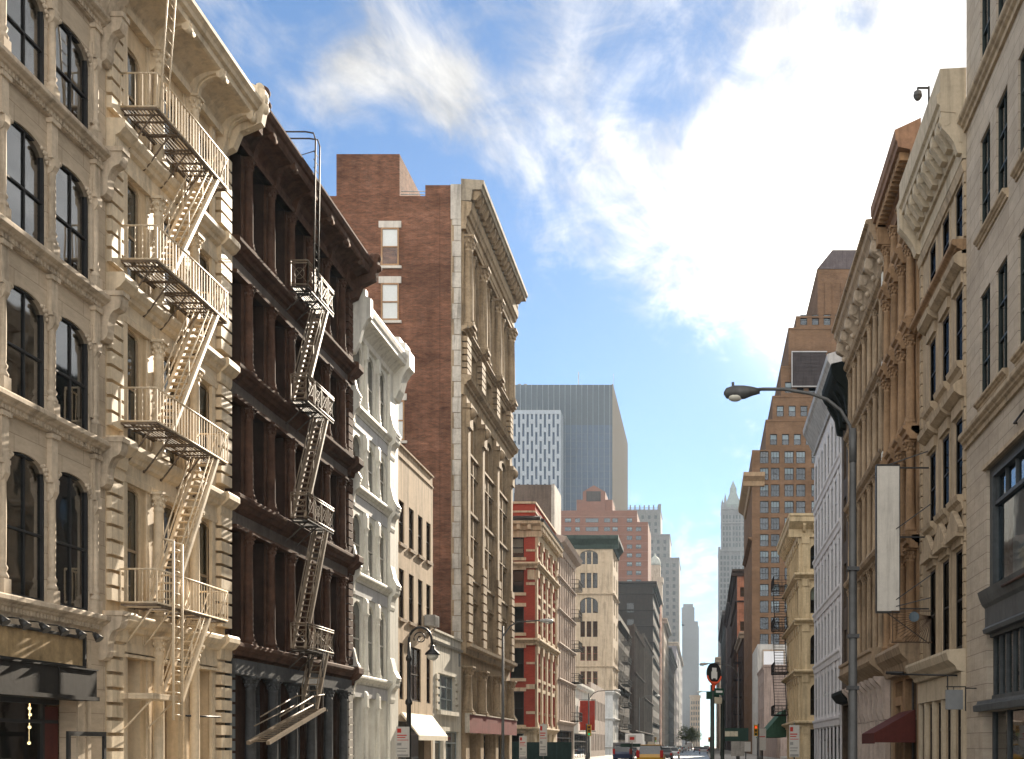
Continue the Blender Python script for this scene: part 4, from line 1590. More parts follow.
def small_escape(t, f, u0, u1, levels, wd, m, r=.03, stairs=True):
    for v in levels:
        b = MB()
        grating(b, u0, u1, v, .1, wd, 5)
        for a, c in (((u0, .1), (u0, wd)), ((u0, wd), (u1, wd)), ((u1, wd), (u1, .1))):
            for hh in (.5, .95):
                b.tube([(a[0], v + hh, a[1]), (c[0], v + hh, c[1])], r, 4)
            ln = math.hypot(c[0] - a[0], c[1] - a[1])
            k = max(2, int(ln / .35))
            for q in range(k + 1):
                x, y = a[0] + (c[0] - a[0]) * q / k, a[1] + (c[1] - a[1]) * q / k
                b.bar((x, v, y), (x, v + .95, y), r * .6)
        f.part('balcony', b, m)
    for a, c in zip(levels, levels[1:]) if stairs else ():
        b = MB()
        for w in (.3, wd - .15):
            b.tube([(u1 - .6, a, w), (u0 + .6, c, w)], .06, 4)
        k = int(abs(a - c) / .3)
        for q in range(1, k):
            u, v = u1 - .6 + (u0 + .6 - u1 + .6) * q / k, a + (c - a) * q / k
            b.box(u - .1, u + .1, v - .02, v + .02, .3, wd - .15)
        f.part('stair', b, m)


def escape(label, x, y, kind, u0, u1, levels, wd, m, stairs=True):
    t = thing('fire_escape', label, 'fire escape', (x, y, 0))
    small_escape(t, Fac(t, kind), u0, u1, levels, wd, m, stairs=stairs)
    return t


iron = M('black_iron', (.03, .027, .025), .6, .3, .1, .1)


def building_h2():
    t = thing('loft_building', 'pinkish cream loft building behind the red brick corner', 'building', (XL, 116.05, 0))
    W = 15.8
    f = Fac(t, 'L')
    m = M('pinkish_cream', (.52, .42, .35), .75, .15, .25, .2)
    cols = [(1.2 + 1.9 * k, 1.2) for k in range(8)]
    rows = [(5.2, 8.0), (9.4, 12.0), (13.2, 15.6), (16.8, 19.2), (20.2, 22.0)]
    grid_wall(f, W, 23.4, 14, cols, rows, [m, brick_grey, dark_int], charcoal, glass, extra=[(.8, 15, .0, 3.4)])
    for v in (4.4, 8.9, 12.7, 16.3, 19.8):
        cornice(f, 'string_course', ledge_prof(v, .4, .4), 0, W, m)
    for k in range(9):
        b = MB()
        for v0, v1 in ((4.4, 8.5), (8.9, 12.3), (12.7, 15.9), (16.3, 19.4), (19.8, 22.4)):
            b.box(.05 + 1.9 * k, .45 + 1.9 * k, v0, v1, 0, .22)
        f.part('pilaster', b, m)
    cornice(f, 'cornice', [(0, 22.5), (.2, 22.5), (.3, 23.0), (.9, 23.3), (1.1, 23.8), (0, 24.0)], 0, W, m)
    b = MB()
    b.box(10, 15.6, 23.0, 31.6, -6.1, -1.9)
    f.part('bulkhead', b, M('brown_bulkhead', (.13, .10, .08), .8, .2, .2, .2))
    f.part('bulkhead_lit_side', MB().box(9.9, 15.7, 23.0, 31.62, -1.88, -1.5), M('bulkhead_sunlit_edge', (.4, .37, .32), .7))  # sunlit side of the bulkhead put in as a paler slab
    window(f, 7.9, 0, -.2, 14.2, 3.4, charcoal, glass, rails=(.75,), mun=(.2, .4, .6, .8), t=.15)
    return t


def building_h3():
    t = thing('low_building', 'low pale shop building with parapet beyond the pinkish cream loft', 'building', (XL, 132, 0))
    f = Fac(t, 'L')
    grid_wall(f, 20, 9.3, 12, [(1.6 + 2.4 * k, 1.4) for k in range(8)], [(4.4, 6.6)], [whiteD, brick_grey, dark_int], charcoal, glass, extra=[(.5, 19.5, 0, 3.2)])
    window(f, 10, 0, -.2, 19, 3.2, charcoal, glass, rails=(.7,), mun=(.15, .3, .45, .6, .75, .9), t=.15)
    cornice(f, 'cornice', [(0, 8.6), (.3, 8.7), (.5, 9.1), (.5, 9.4), (0, 9.5)], 0, 20, whiteD)
    b = MB()
    b.box(5.2, 5.4, 3.6, 7.3, .15, 2.0)
    o = b.build('banner', M('red_banner', (.33, .04, .024), .7, .15, .1, .1), None, f)
    o.location = t.location
    tag(o, 'large blank red banner hanging over the pavement past the red brick corner', 'banner')
    b = MB()
    for k in range(2):
        b.bar((5.3, 7.4 - k * 3.9, 0), (5.3, 7.4 - k * 3.9, 2.1), .05)
    p = b.build('banner_bracket', black_metal, o, f)
    t2 = thing('corner_building', 'grey brown building of four storeys between the low shop and the beige tower', 'building', (XL, 152.1, 0))
    f = Fac(t2, 'L')
    m = M('grey_brown_wall', (.34, .28, .24), .8, .2, .3, .2)
    grid_wall(f, 22, 10.5, 10, [(1.6 + 2.4 * k, 1.3) for k in range(9)], [(1, 3.4), (5.4, 8.2)], [m, m, dark_int], charcoal, glass)


def building_i():
    t = thing('corner_tower', 'beige stone tower with triple arched windows and dark green cornice', 'building', (XL, 189, 0))
    FW, W = 16, 12
    f = Fac(t, 'L')
    s = Fac(t, 'S', (-FW, 0, 0))
    m = M('beige_stone', (.50, .40, .285), .8, .15, .25, .2)
    mg = M('blue_white_stone', (.55, .56, .55), .8, .12, .2, .2)
    rows = [(32.9, 35.3, .9), (28.8, 31.4, 0), (24.5, 27.2, 1.1), (20.4, 23.1, 0), (16.3, 18.8, 0), (12.1, 14.5, 0)]
    low = [(7.1, 10.2, .4), (2.7, 5.8, .4)]
    for q, cs, WW in ((s, (11.9, 6.0, 1.9), FW), (f, (3.2, 8.6), W)):
        q0 = 0 if q is s else .46
        ops, lo = [], []
        for c in cs:
            for a, bb, r in rows:
                if r:
                    ops.append((c - 1.55, c + 1.55, a, bb, r))
                    for k in (-1, 0, 1):
                        window(q, c + k * 1.03, a, -.3, 1.0, bb - a, charcoal, glass, rails=(.5,), t=.08)
                    if c < 15:
                        b = MB()
                        for k in (-.5, .5):
                            b.box(c + k * 1.03 - .12, c + k * 1.03 + .12, a, bb - .25, -.29, -.05)
                        q.part('mullion', b, m)
                else:
                    for k in (-1, 0, 1):
                        ops.append((c + k * 1.08 - .4, c + k * 1.08 + .4, a, bb, 0))
                        window(q, c + k * 1.08, a, -.25, .8, bb - a, charcoal if a > 18 else M('red_sash', (.2, .06, .05), .6), glass, rails=(.5,), t=.08)
            for a, bb, r in low:
                for k in (-1, 1):
                    lo.append((c + k * .9 - .5, c + k * .9 + .5, a, bb, r))
                    window(q, c + k * .9, a, -.25, 1.0, bb - a, charcoal, glass, rails=(.5,), t=.08)
        b = MB()
        b.wall(q0, WW, 11, 36, -.45, 0, ops)
        b.wall(q0, WW, 0, 10.999, -.45, .03, lo, 1)
        if q is f:
            b.box(.46, W, 0, 36.8, -FW, -1.3, 0); b.box(.46, W, 0, 36, -1.299, -1.28, 2)
        if q is s:
            b.box(.3, FW - .5, 0, 35, -.459, -.452, 2)
        q.part('wall', b, [m, mg, dark_int])
        for v, h, p, mm in ((27.9, .35, .3, m), (11.1, .6, .5, mg), (6.5, .5, .4, mg), (15.4, .3, .25, m), (1.6, .4, .3, mg)):
            cornice(q, 'string_course', ledge_prof(v, h, p), 0 if q is s else -.3, WW + (.3 if q is s else 0), mm)
        cornice(q, 'cornice', [(0, 35.5), (.2, 35.5), (.3, 36.2), (.8, 36.9), (1.0, 37.1), (1.0, 37.7), (0, 37.9)], 0, WW + (1.0 if q is s else 0), M('dark_green_copper', (.035, .055, .045), .6, .25, .2, .2))
    for x in (14.4, 9.3):
        b = MB()
        for k in range(9):
            b.box(x - .2, x + .2, 29 + k * .7, 29.5 + k * .7, 0, .08)
        s.part('carved_strip', b, m)
    return t


def slab_building(label, x, y, W, H, D, cols, rows, m, kind='L', name='loft_building', sash=None, gl=None, cat='building', crn=None, fr=None, front_rows=None, belts=(), fcols=None, pil=None):
    """plainer building further off: street wall with windows, and a front wall if it shows one"""
    t = thing(name, label, cat, (x, y, 0))
    f = Fac(t, kind)
    sg = -1 if kind == 'L' else 1
    off = .36 if fr else 0
    ops = [(c - w / 2, c + w / 2, a, b, 0) for a, b in rows for c, w in cols]
    b = MB()
    b.wall(off, W, 0, H, -.35, 0, ops)
    b.box(off, W, 0, H - .3, -D, -1.3, 0); b.box(off, W, 0, H - .4, -1.299, -1.28, 1)
    if not fr:
        b.box(0, .3, 0, H - .3, -1.3, -.35, 0)
    f.part('wall', b, [m, dark_int])
    n = 0
    for a, bb in rows:
        for c, w in cols:
            n += 1
            if n < 96:
                window(f, c, a, -.2, w, bb - a, sash or charcoal, gl or glass, rails=(.5,), t=.1, blind=blind_m if rb(.25) else None, drop=.5)
    s = None
    if fr:
        s = Fac(t, 'S', (-D, 0, 0)) if kind == 'L' else Fac(t, 'S', (0, 0, 0))
        fc = fcols or []
        frw = front_rows or rows
        b = MB()
        b.wall(0, D, 0, H, -.35, 0, [(c - w / 2, c + w / 2, a, bb, 0) for a, bb in frw for c, w in fc])
        b.box(.3, D - .4, 0, H - .5, -.359, -.352, 1)
        s.part('wall', b, [fr, dark_int])
        n = 0
        for a, bb in frw:
            for c, w in fc:
                n += 1
                if n < 96:
                    window(s, c, a, -.2, w, bb - a, sash or charcoal, gl or glass, rails=(.5,), t=.1, blind=blind_m if rb(.3) else None, drop=.5)
    for v in belts:
        cornice(f, 'string_course', ledge_prof(v, .45, .45), 0, W, m)
        if s:
            cornice(s, 'string_course', ledge_prof(v, .45, .4), 0, D, m)
    if crn:
        h, p, mm = crn
        cornice(f, 'cornice', [(0, H - h), (p * .3, H - h), (p * .4, H - h * .5), (p, H - h * .25), (p, H + .1), (0, H + .25)], 0 if kind == 'R' else 0, W, mm)
        if s:
            cornice(s, 'cornice', [(0, H - h), (p * .3, H - h), (p * .4, H - h * .5), (p * .9, H - h * .25), (p * .9, H + .1), (0, H + .25)], -p if kind == 'R' else 0, D + (p if kind == 'L' else 0), mm)
    if pil:
        for k, u in enumerate(pil):
            f.part('pilaster', MB().box(u - .25, u + .25, 0, H - (crn[0] if crn else 0), 0, .25), m)
    return t, f, s


building_h()
building_h2()
building_h3()
building_i()
escape('dark little fire escape on the pinkish cream loft past the red corner', XL, 116.05, 'L', 11.5, 15.2, (20.0, 16.5, 12.9, 9.1, 4.6), 1.1, iron, False)
m_dk = M('soot_dark_brick', (.03, .019, .013), .85, .3, .2, .2)
m_br = M('brown_brick_far', (.06, .039, .028), .85, .3, .25, .2)
m_or = MB_brick('orange_brick_far', (.36, .14, .075), (.30, .115, .06), (.3, .17, .12))
m_bg = M('beige_far', (.42, .34, .26), .85, .2, .3, .2)
slab_building('sooty dark brick building with black fire escape next to the beige tower', XL, 201.2, 30.5, 26, 14, [(1.5 + 2.2 * k, 1.2) for k in range(13)], [(1, 3.6), (5.2, 7.6), (9.4, 11.8), (13.6, 16), (17.8, 20.2), (21.4, 23.4)], m_dk, belts=(4.4, 12.8, 24.6))
escape('black fire escape hanging on the sooty dark building next to the beige tower', XL, 201.2, 'L', 4, 13, (21.2, 17.4, 13.2, 9.0, 4.8), 1.6, iron)
slab_building('dark brown brick loft with stone piers beyond the second crossing', XL, 246.2, 40, 29, 16, [(1.6 + 2.6 * k, 1.4) for k in range(15)], [(1, 4), (6, 8.6), (10.4, 13), (14.8, 17.4), (19.2, 21.8), (23.6, 26)], m_br, belts=(5.2, 18.3, 27.5), pil=[.3 + 5.2 * k for k in range(8)])
slab_building('grey brown loft of seven storeys after the dark brown brick loft', XL, 286.3, 54, 31, 16, [(1.6 + 2.8 * k, 1.5) for k in range(19)], [(1, 4), (6, 8.6), (10.4, 13), (19.2, 21.8), (24.6, 27)], M('grey_brown_far', (.085, .064, .05), .85, .25, .3, .2), belts=(5.2, 14.3, 30.0), pil=[.3 + 5.6 * k for k in range(9)])
slab_building('tall dark netted brick block with horizontal ledges below the red apartment tower', XL, 341, 50, 52.5, 34, [(2 + 4.4 * k, 2) for k in range(11)], [(3 + 5 * k, 6 + 5 * k) for k in range(9)], m_dk, fr=m_dk, fcols=[(5 + 5.5 * k, 2.2) for k in range(5)], front_rows=[(3 + 5 * k, 6 + 5 * k) for k in range(9)], belts=(9, 19, 29, 34, 39, 44, 49), crn=(1.5, 1.2, m_dk))
slab_building('slim orange brick building rising behind the dark netted block', XL, 400, 14, 54, 12, [(3, 1.4), (7, 1.4), (11, 1.4)], [(4 + 4 * k, 6.4 + 4 * k) for k in range(12)], m_or, fr=m_or, fcols=[(2, 1.2)], front_rows=[(4 + 8 * k, 6.4 + 8 * k) for k in range(6)])
slab_building('beige loft with a column of arched windows past the orange brick building', XL, 434, 60, 52, 12, [(3 + 6 * k, 3) for k in range(10)], [(3 + 5.4 * k, 6.6 + 5.4 * k) for k in range(9)], m_bg, fr=m_bg, fcols=[(8.6, 2.0)], front_rows=[(6 + 5.4 * k, 9 + 5.4 * k) for k in range(8)], crn=(2, 1.4, m_bg))
slab_building('long brown block far down the left side of the street', XL, 496, 120, 46, 14, [(4 + 8 * k, 4) for k in range(14)], [(4 + 7 * k, 8 + 7 * k) for k in range(6)], m_br, crn=(2, 1.4, m_br))
slab_building('grey violet block farthest down the left side of the street', XL, 640, 180, 62, 14, [(6 + 12 * k, 6) for k in range(14)], [(4 + 8 * k, 8 + 8 * k) for k in range(7)], M('grey_violet_far', (.25, .23, .25), .85, .2, .3, .2), fr=M('grey_violet_far', (.25, .23, .25)), crn=(2, 1.2, m_bg))
# little domed clock tower
t = thing('clock_tower', 'small pale clock tower peeping between the red apartments and the grey setback tower', 'tower', (-22, 500, 0))
b = MB(); b.box(-3.4, 3.4, 0, 6.8, 0, 78); b.box(-3.8, 3.8, -.4, 7.2, 76, 78.4); b.box(-2.6, 2.6, .8, 6, 78.4, 84)
b.box(-3.8, 3.8, -.4, 7.2, 66, 67)
b.build('shaft', m_bg, t)
b = MB(); b.lathe([(2.9, 84), (2.8, 85), (2.2, 86.8), (1.2, 88), (.4, 88.6), (.1, 90)], 0, 3.4, 12, vaxis=2); b.build('dome', M('pale_copper', (.4, .42, .38), .6), t)
b = MB(); b.tube([(0, -.05, 72), (0, -.3, 72)], 1.9, 16); b.build('clock_face', white_paint, t)
# ------------------------------------------------------------------ right side
stoneR1 = MB_brick('pale_ashlar', (.48, .415, .335), (.43, .365, .29), (.26, .22, .18), bw=1.15, bh=.52, ms=.012, var=.2, rough=.8)
stoneR2 = M('cream_stone_right', (.44, .35, .245), .8, .15, .25, .25)
trimR2 = M('cream_trim_right', (.52, .44, .325), .75, .12, .2, .2)
tanR3 = M('tan_terracotta', (.33, .215, .125), .75, .2, .25, .25)
stoneR4 = M('brown_cream_iron', (.37, .28, .19), .75, .2, .3, .25)
steel_grey = M('blue_grey_metal', (.085, .095, .10), .45, .2, .2, .1)


def building_r1():
    z0 = 13.0
    W = 37.58 - z0
    t = thing('stone_building', 'pale limestone block with dark paired sashes and big grey framed shop window', 'building', (XR, z0, 0))
    f = Fac(t, 'R')
    far = [35.1 - z0, 33.15 - z0]
    cs = []
    k = 0
    while far[1] - 4.3 * k > 1:
        cs += [far[0] - 4.3 * k, far[1] - 4.3 * k]
        k += 1
    ops = []
    for va, vb, r in ((12.8, 16.2, 0), (18.1, 21.25, 0), (23.3, 27.2, .62), (29.2, 32.2, 0)):
        for c in cs:
            ops.append((c - .62, c + .62, va, vb, r))
            window(f, c, va, -.07, 1.24, vb - va, M('green_black_steel', (.03, .04, .038), .45, .2, 0, .05), glass_a, rails=(.36, .68), mun=(.5,), t=.08, d=.25, blind=blind_m if rb(.2) else None, drop=rnd.random() * .5)
    ops.append((1.0, 21.9, 3.1, 10.4, 0))
    ops.append((.6, 22.4, .0, 2.75, 0))
    b = MB()
    b.wall(0, W, 0, 34, -.42, 0, ops)
    shell(b, W, 33.6, 14)
    f.part('wall', b, [stoneR1, stoneR1, dark_int])
    for c in range(0, len(cs), 2):
        a, bb = cs[c + 1] - .75, cs[c] + .75
        f.part('sill', MB().prism(ledge_prof(18.1, .28, .2), 0, a, bb), stoneR2)
        f.part('sill', MB().prism(ledge_prof(12.8, .28, .2), 0, a, bb), stoneR2)
    cornice(f, 'string_course', ledge_prof(23.1, .5, .32), 0, W, stoneR2)
    cornice(f, 'string_course', ledge_prof(12.25, .5, .3), 0, W, stoneR2)
    b = MB()
    b.box(.8, 22.05, 10.4, 10.52, 0, .12)
    f.part('head_mould', b, stoneR2)
    # large framed window over the grey cornice
    b = MB()
    b.box(1.0, 21.9, 10.1, 10.4, -.4, -.1); b.box(21.55, 21.9, 6.5, 10.1, -.4, -.1); b.box(1.0, 1.3, 6.5, 10.1, -.4, -.1)
    b.box(1.3, 21.55, 9.2, 9.32, -.36, -.16)
    u = 21.5
    while u > 1.5:
        b.box(u - .04, u + .04, 9.32, 10.1, -.34, -.2)
        u -= 1.08
    for u in (17.2, 12.9, 8.6, 4.3):
        b.box(u - .07, u + .07, 6.5, 9.2, -.36, -.16)
    g = f.part('window', b, steel_grey)
    b = MB()
    f.part('pane', MB().box(1.2, 21.6, 6.6, 10.2, -.3, -.28), glass_b, g)
    f.part('blind', MB().box(1.4, 21.5, 6.8, 10.0, -.75, -.72), curtain, g)
    b = MB()
    b.prism([(-.4, 5.2), (.1, 5.2), (.14, 5.32), (.06, 5.4), (.06, 6.0), (.16, 6.1), (.24, 6.3), (.3, 6.5), (-.4, 6.5)], 0, 1.0, 21.9)
    f.part('spandrel_cornice', b, steel_grey)
    b = MB()
    u = 21.82
    while u > 1.2:
        b.box(u - .05, u + .05, 3.1, 5.2, -.36, -.2)
        u -= .72
    b.box(1.0, 21.9, 3.1, 3.25, -.38, -.16); b.box(1.0, 21.9, 5.08, 5.198, -.38, -.1)
    g = f.part('window', b, steel_grey)
    f.part('pane', MB().box(1.05, 21.85, 3.2, 5.1, -.3, -.28), glass, g)
    b = MB()
    b.prism([(-.4, 2.76), (.18, 2.76), (.2, 2.95), (.08, 3.0), (.05, 3.1), (-.4, 3.1)], 0, .3, 22.9)
    f.part('shop_beam', b, steel_grey)
    b = MB()
    for u in (22.3, 20.6, 18.2, 15.8, 13.4, 11, 8.6):
        b.box(u - .06, u + .06, 0, 2.75, -.45, -.3)
    b.box(.6, 22.36, 0, .35, -.5, -.28)
    g = f.part('shopfront', b, steel_grey)
    f.part('pane', MB().box(.65, 22.3, .35, 2.7, -.4, -.38), glass, g)
    for u, v, w, h, c in ((19.6, 1.95, .5, .3, (.5, .08, .05)), (19.5, 1.3, .6, .4, (.4, .38, .2)), (18.9, 2.3, .4, .3, (.35, .33, .3)), (17.3, 1.7, .7, .5, (.5, .48, .42))):
        f.part('window_display', MB().box(u - w, u + w, v - h, v + h, -.9, -.85), M('display_%d' % int(u * 10), c, .6, .2, 0, .1), g)
    b = MB()
    b.tube([(18.5, 10.9, .02), (18.4, 10.86, .12), (17.2, 10.9, .16)], .035, 5)
    f.part('cable_bracket', b, black_metal)
    b = MB()
    b.tube([(19.0, 6.3, .3), (14, 6.3, .3)], .05, 6)
    f.part('awning_roller', b, M('rust_brown', (.1, .05, .03), .6))
    return t


def building_r2():
    z0, z1 = 37.6, 45.4
    W = z1 - z0
    t = thing('iron_front_building', 'cream building with pedimented windows and heavy bracketed cornice', 'building', (XR, z0, 0))
    f = Fac(t, 'R')
    cs = [.95, 3.1, 5.4]
    rows = [(5.05, 8.5), (10.35, 13.1), (14.95, 17.5), (19.2, 21.2)]
    ops = []
    sash = M('near_black_sash', (.02, .018, .016), .5, .2, 0, .05)
    for va, vb in rows:
        for c in cs:
            ops.append((c - .57, c + .57, va, vb, 0))
            window(f, c, va, -.01, 1.14, vb - va, sash, glass_k, rails=(.5,), t=.08)
    for c in (.9, 2.5, 4.1, 5.7, 7.0):
        ops.append((c - .5, c + .5, .1, 3.3, 0))
        window(f, c, .1, -.05, 1.0, 3.2, sash, glass_k, rails=(.68,), t=.12)
    b = MB()
    b.wall(0, W, 0, 23.6, -.45, 0, ops)
    shell(b, W, 24.0, 14, t=.45)
    f.part('wall', b, [stoneR2, brick_grey, dark_int])
    for va, vb in rows:
        for c in cs:
            b = MB()
            b.box(c - .76, c - .58, va - .05, vb + .1, 0, .03); b.box(c + .58, c + .76, va - .05, vb + .1, 0, .03); b.box(c - .58, c + .58, vb, vb + .1, 0, .03)
            f.part('window_surround', b, stoneR2)
            f.part('sill', MB().prism([(x, y + va - .05) for x, y in ((0, -.5), (.1, -.5), (.16, -.3), (.28, -.2), (.32, -.02), (0, 0))], 0, c - .82, c + .82), stoneR2)
            h0 = vb + .1
            if vb < 9:
                b = MB()
                b.box(c - .9, c + .9, h0 + .25, h0 + .42, 0, .36)
                b.box(c - .75, c + .75, h0, h0 + .25, 0, .14)
                b.prism([(c - .95, h0 + .42), (c + .95, h0 + .42), (c, h0 + 1.15)], 2, 0, .3)
                for s in (-1, 1):
                    b.tube([(c + s * 1.0, h0 + .45, .2), (c, h0 + 1.2, .2)], .14, 4)
                f.part('pediment', b, stoneR2)
            elif vb < 20:
                b = MB()
                b.box(c - .75, c + .75, h0, h0 + .4, 0, .14)
                b.prism([(0, h0 + .4), (.2, h0 + .45), (.42, h0 + .6), (.46, h0 + .8), (.3, h0 + .95), (0, h0 + 1.05)], 0, c - .95, c + .95)
                f.part('hood', b, stoneR2)
    cornice(f, 'string_course', ledge_prof(19.0, .5, .5), 0, W, tanR3)
    cornice(f, 'string_course', [(0, 20.9 + .4), (.1, 21.3), (.18, 21.6), (.1, 21.7), (0, 21.7)], 0, W, stoneR2)
    for v0, v1 in ((5.0, 18.4), (19.1, 21.4)):
        quoins(f, 'quoin_stack', .02, .28, v0, v1, stoneR2, .46, .05, 0, .07)
        quoins(f, 'quoin_stack', W - .35, W - .02, v0, v1, stoneR2, .46, .05, 0, .07)
    f.part('frieze', MB().box(0, W, 21.75, 22.3, 0, .14), trimR2)
    cornice(f, 'cornice', [(0, 22.3), (.25, 22.3), (.3, 22.5), (.35, 23.3), (.88, 23.35), (.9, 23.55), (1.0, 23.62), (1.02, 23.9), (.9, 24.0), (.9, 24.8), (0, 24.85)], .0, W, trimR2)
    u = .9
    while u < W - .6:
        b = MB()
        b.prism([(.3, 22.42), (.5, 22.45), (.66, 22.7), (.84, 22.95), (.86, 23.34), (.3, 23.34)], 0, u - .2, u + .2)
        b.tube([(u - .23, 23.05, .74), (u + .23, 23.05, .74)], .14, 8)
        f.part('modillion', b, trimR2)
        u += .82
    for a, c in ((.02, .3), (W - .5, W - .02)):
        b = MB()
        b.prism([(0, 21.9), (.3, 21.95), (.42, 22.3), (.6, 22.55), (.84, 22.8), (.87, 23.34), (0, 23.34)] if a < 1 else [(0, 21.7), (.3, 21.75), (.42, 22.1), (.7, 22.5), (.98, 22.8), (1.0, 23.9), (0, 23.9)], 0, a, c)
        b.tube([(a - .01, 23.05, .72), (c + .02, 23.05, .72)], .2, 10)
        f.part('end_bracket', b, trimR2)
    # street floor
    cornice(f, 'shop_cornice', [(0, 4.2), (.3, 4.25), (.36, 4.4), (.6, 4.6), (.68, 4.85), (.66, 4.95), (0, 5.0)], .05, W - .1, trimR2)
    f.part('fascia', MB().box(.05, W - .1, 3.38, 4.2, 0, .16), trimR2)
    for u in (.12, 1.7, 3.3, 4.9, 6.4, 7.6):
        f.part('shop_pier', MB().box(u - .16, u + .16, 0, 3.37, 0, .12), trimR2)
    return t


def building_r3():
    z0, z1 = 45.42, 52.1
    W = z1 - z0
    t = thing('terracotta_building', 'narrow orange tan building stacked with columns and stepped ledges', 'building', (XR, z0, 0))
    f = Fac(t, 'R')
    lev = [6.0, 10.4, 14.9, 19.3, 23.0]
    pu = [.5, 2.4, 4.3, 6.2]
    ops = []
    for v, v2 in zip(lev, lev[1:] + [25.4]):
        for a, c in zip(pu, pu[1:]):
            m = (a + c) / 2
            ops.append((m - .55, m + .55, v + .3, v2 - 1.2, .3 if v > 18 else 0))
            window(f, m, v + .3, -.3, 1.1, v2 - 1.5 - v, charcoal, glass_k, rails=(.5,), t=.08)
    ops += [(.9, 3.6, .0, 4.6, 0), (4.2, 6.0, 0, 4.6, 0)]
    b = MB()
    b.wall(0, W, 0, 25.6, -.5, 0, ops)
    shell(b, W, 27.0, 14, t=.5)
    f.part('wall', b, [tanR3, brick_grey, dark_int])
    for v, v2 in zip(lev, lev[1:] + [25.6]):
        for u in pu:
            f.part('pilaster', MB().box(u - .38, u + .38, v, v2 - .55, 0, .14), tanR3)
            column(f, u, .34, v, v2 - .55, .2, tanR3, cap=.45, base=.5)
            if v > 6:
                f.part('string_course', MB().prism([(x, y + v) for x, y in ((0, -.55), (.45, -.55), (.5, -.4), (.6, -.36), (.62, -.2), (.74, -.12), (.76, 0), (0, .03))], 0, u - .5, u + .5), tanR3)
        if v > 6:
            cornice(f, 'string_course', ledge_prof(v, .5, .4), 0, W, tanR3)
    cornice(f, 'shop_cornice', [(0, 4.75), (.4, 4.8), (.5, 5.2), (.8, 5.5), (.9, 5.8), (.85, 5.95), (0, 6.0)], .2, W - .1, stoneR4)
    cornice(f, 'cornice', [(0, 25.4), (.25, 25.4), (.3, 25.9), (.42, 25.95), (.44, 26.3), (.95, 26.4), (.97, 26.62), (1.05, 26.7), (1.08, 27.1), (0, 27.6)], 0, W, M('brown_cornice', (.26, .16, .105), .7, .2, .2, .2))
    u = .3
    while u < W:
        f.part('dentil', MB().box(u, u + .22, 26.0, 26.34, .44, .84), tanR3)
        u += .42
    f.part('end_block', MB().box(W - .5, W, 25.2, 27.2, 0, .8), tanR3)
    g = M('grey_shop_metal', (.13, .12, .115), .5, .2, .1, .1)
    window(f, 2.25, 0, -.3, 2.7, 4.6, g, glass_d, rails=(.62,), mun=(.33, .66), t=.12)
    b = MB()
    b.box(4.2, 4.4, 0, 3.9, -.3, .05); b.box(5.8, 6.0, 0, 3.9, -.3, .05); b.box(4.4, 5.8, 3.5, 3.9, -.3, .05)
    f.part('door_frame', b, tanR3)
    f.part('door', MB().box(4.4, 5.8, 0, 3.5, -.3, -.22), M('black_door', (.012, .011, .01), .4))
    return t


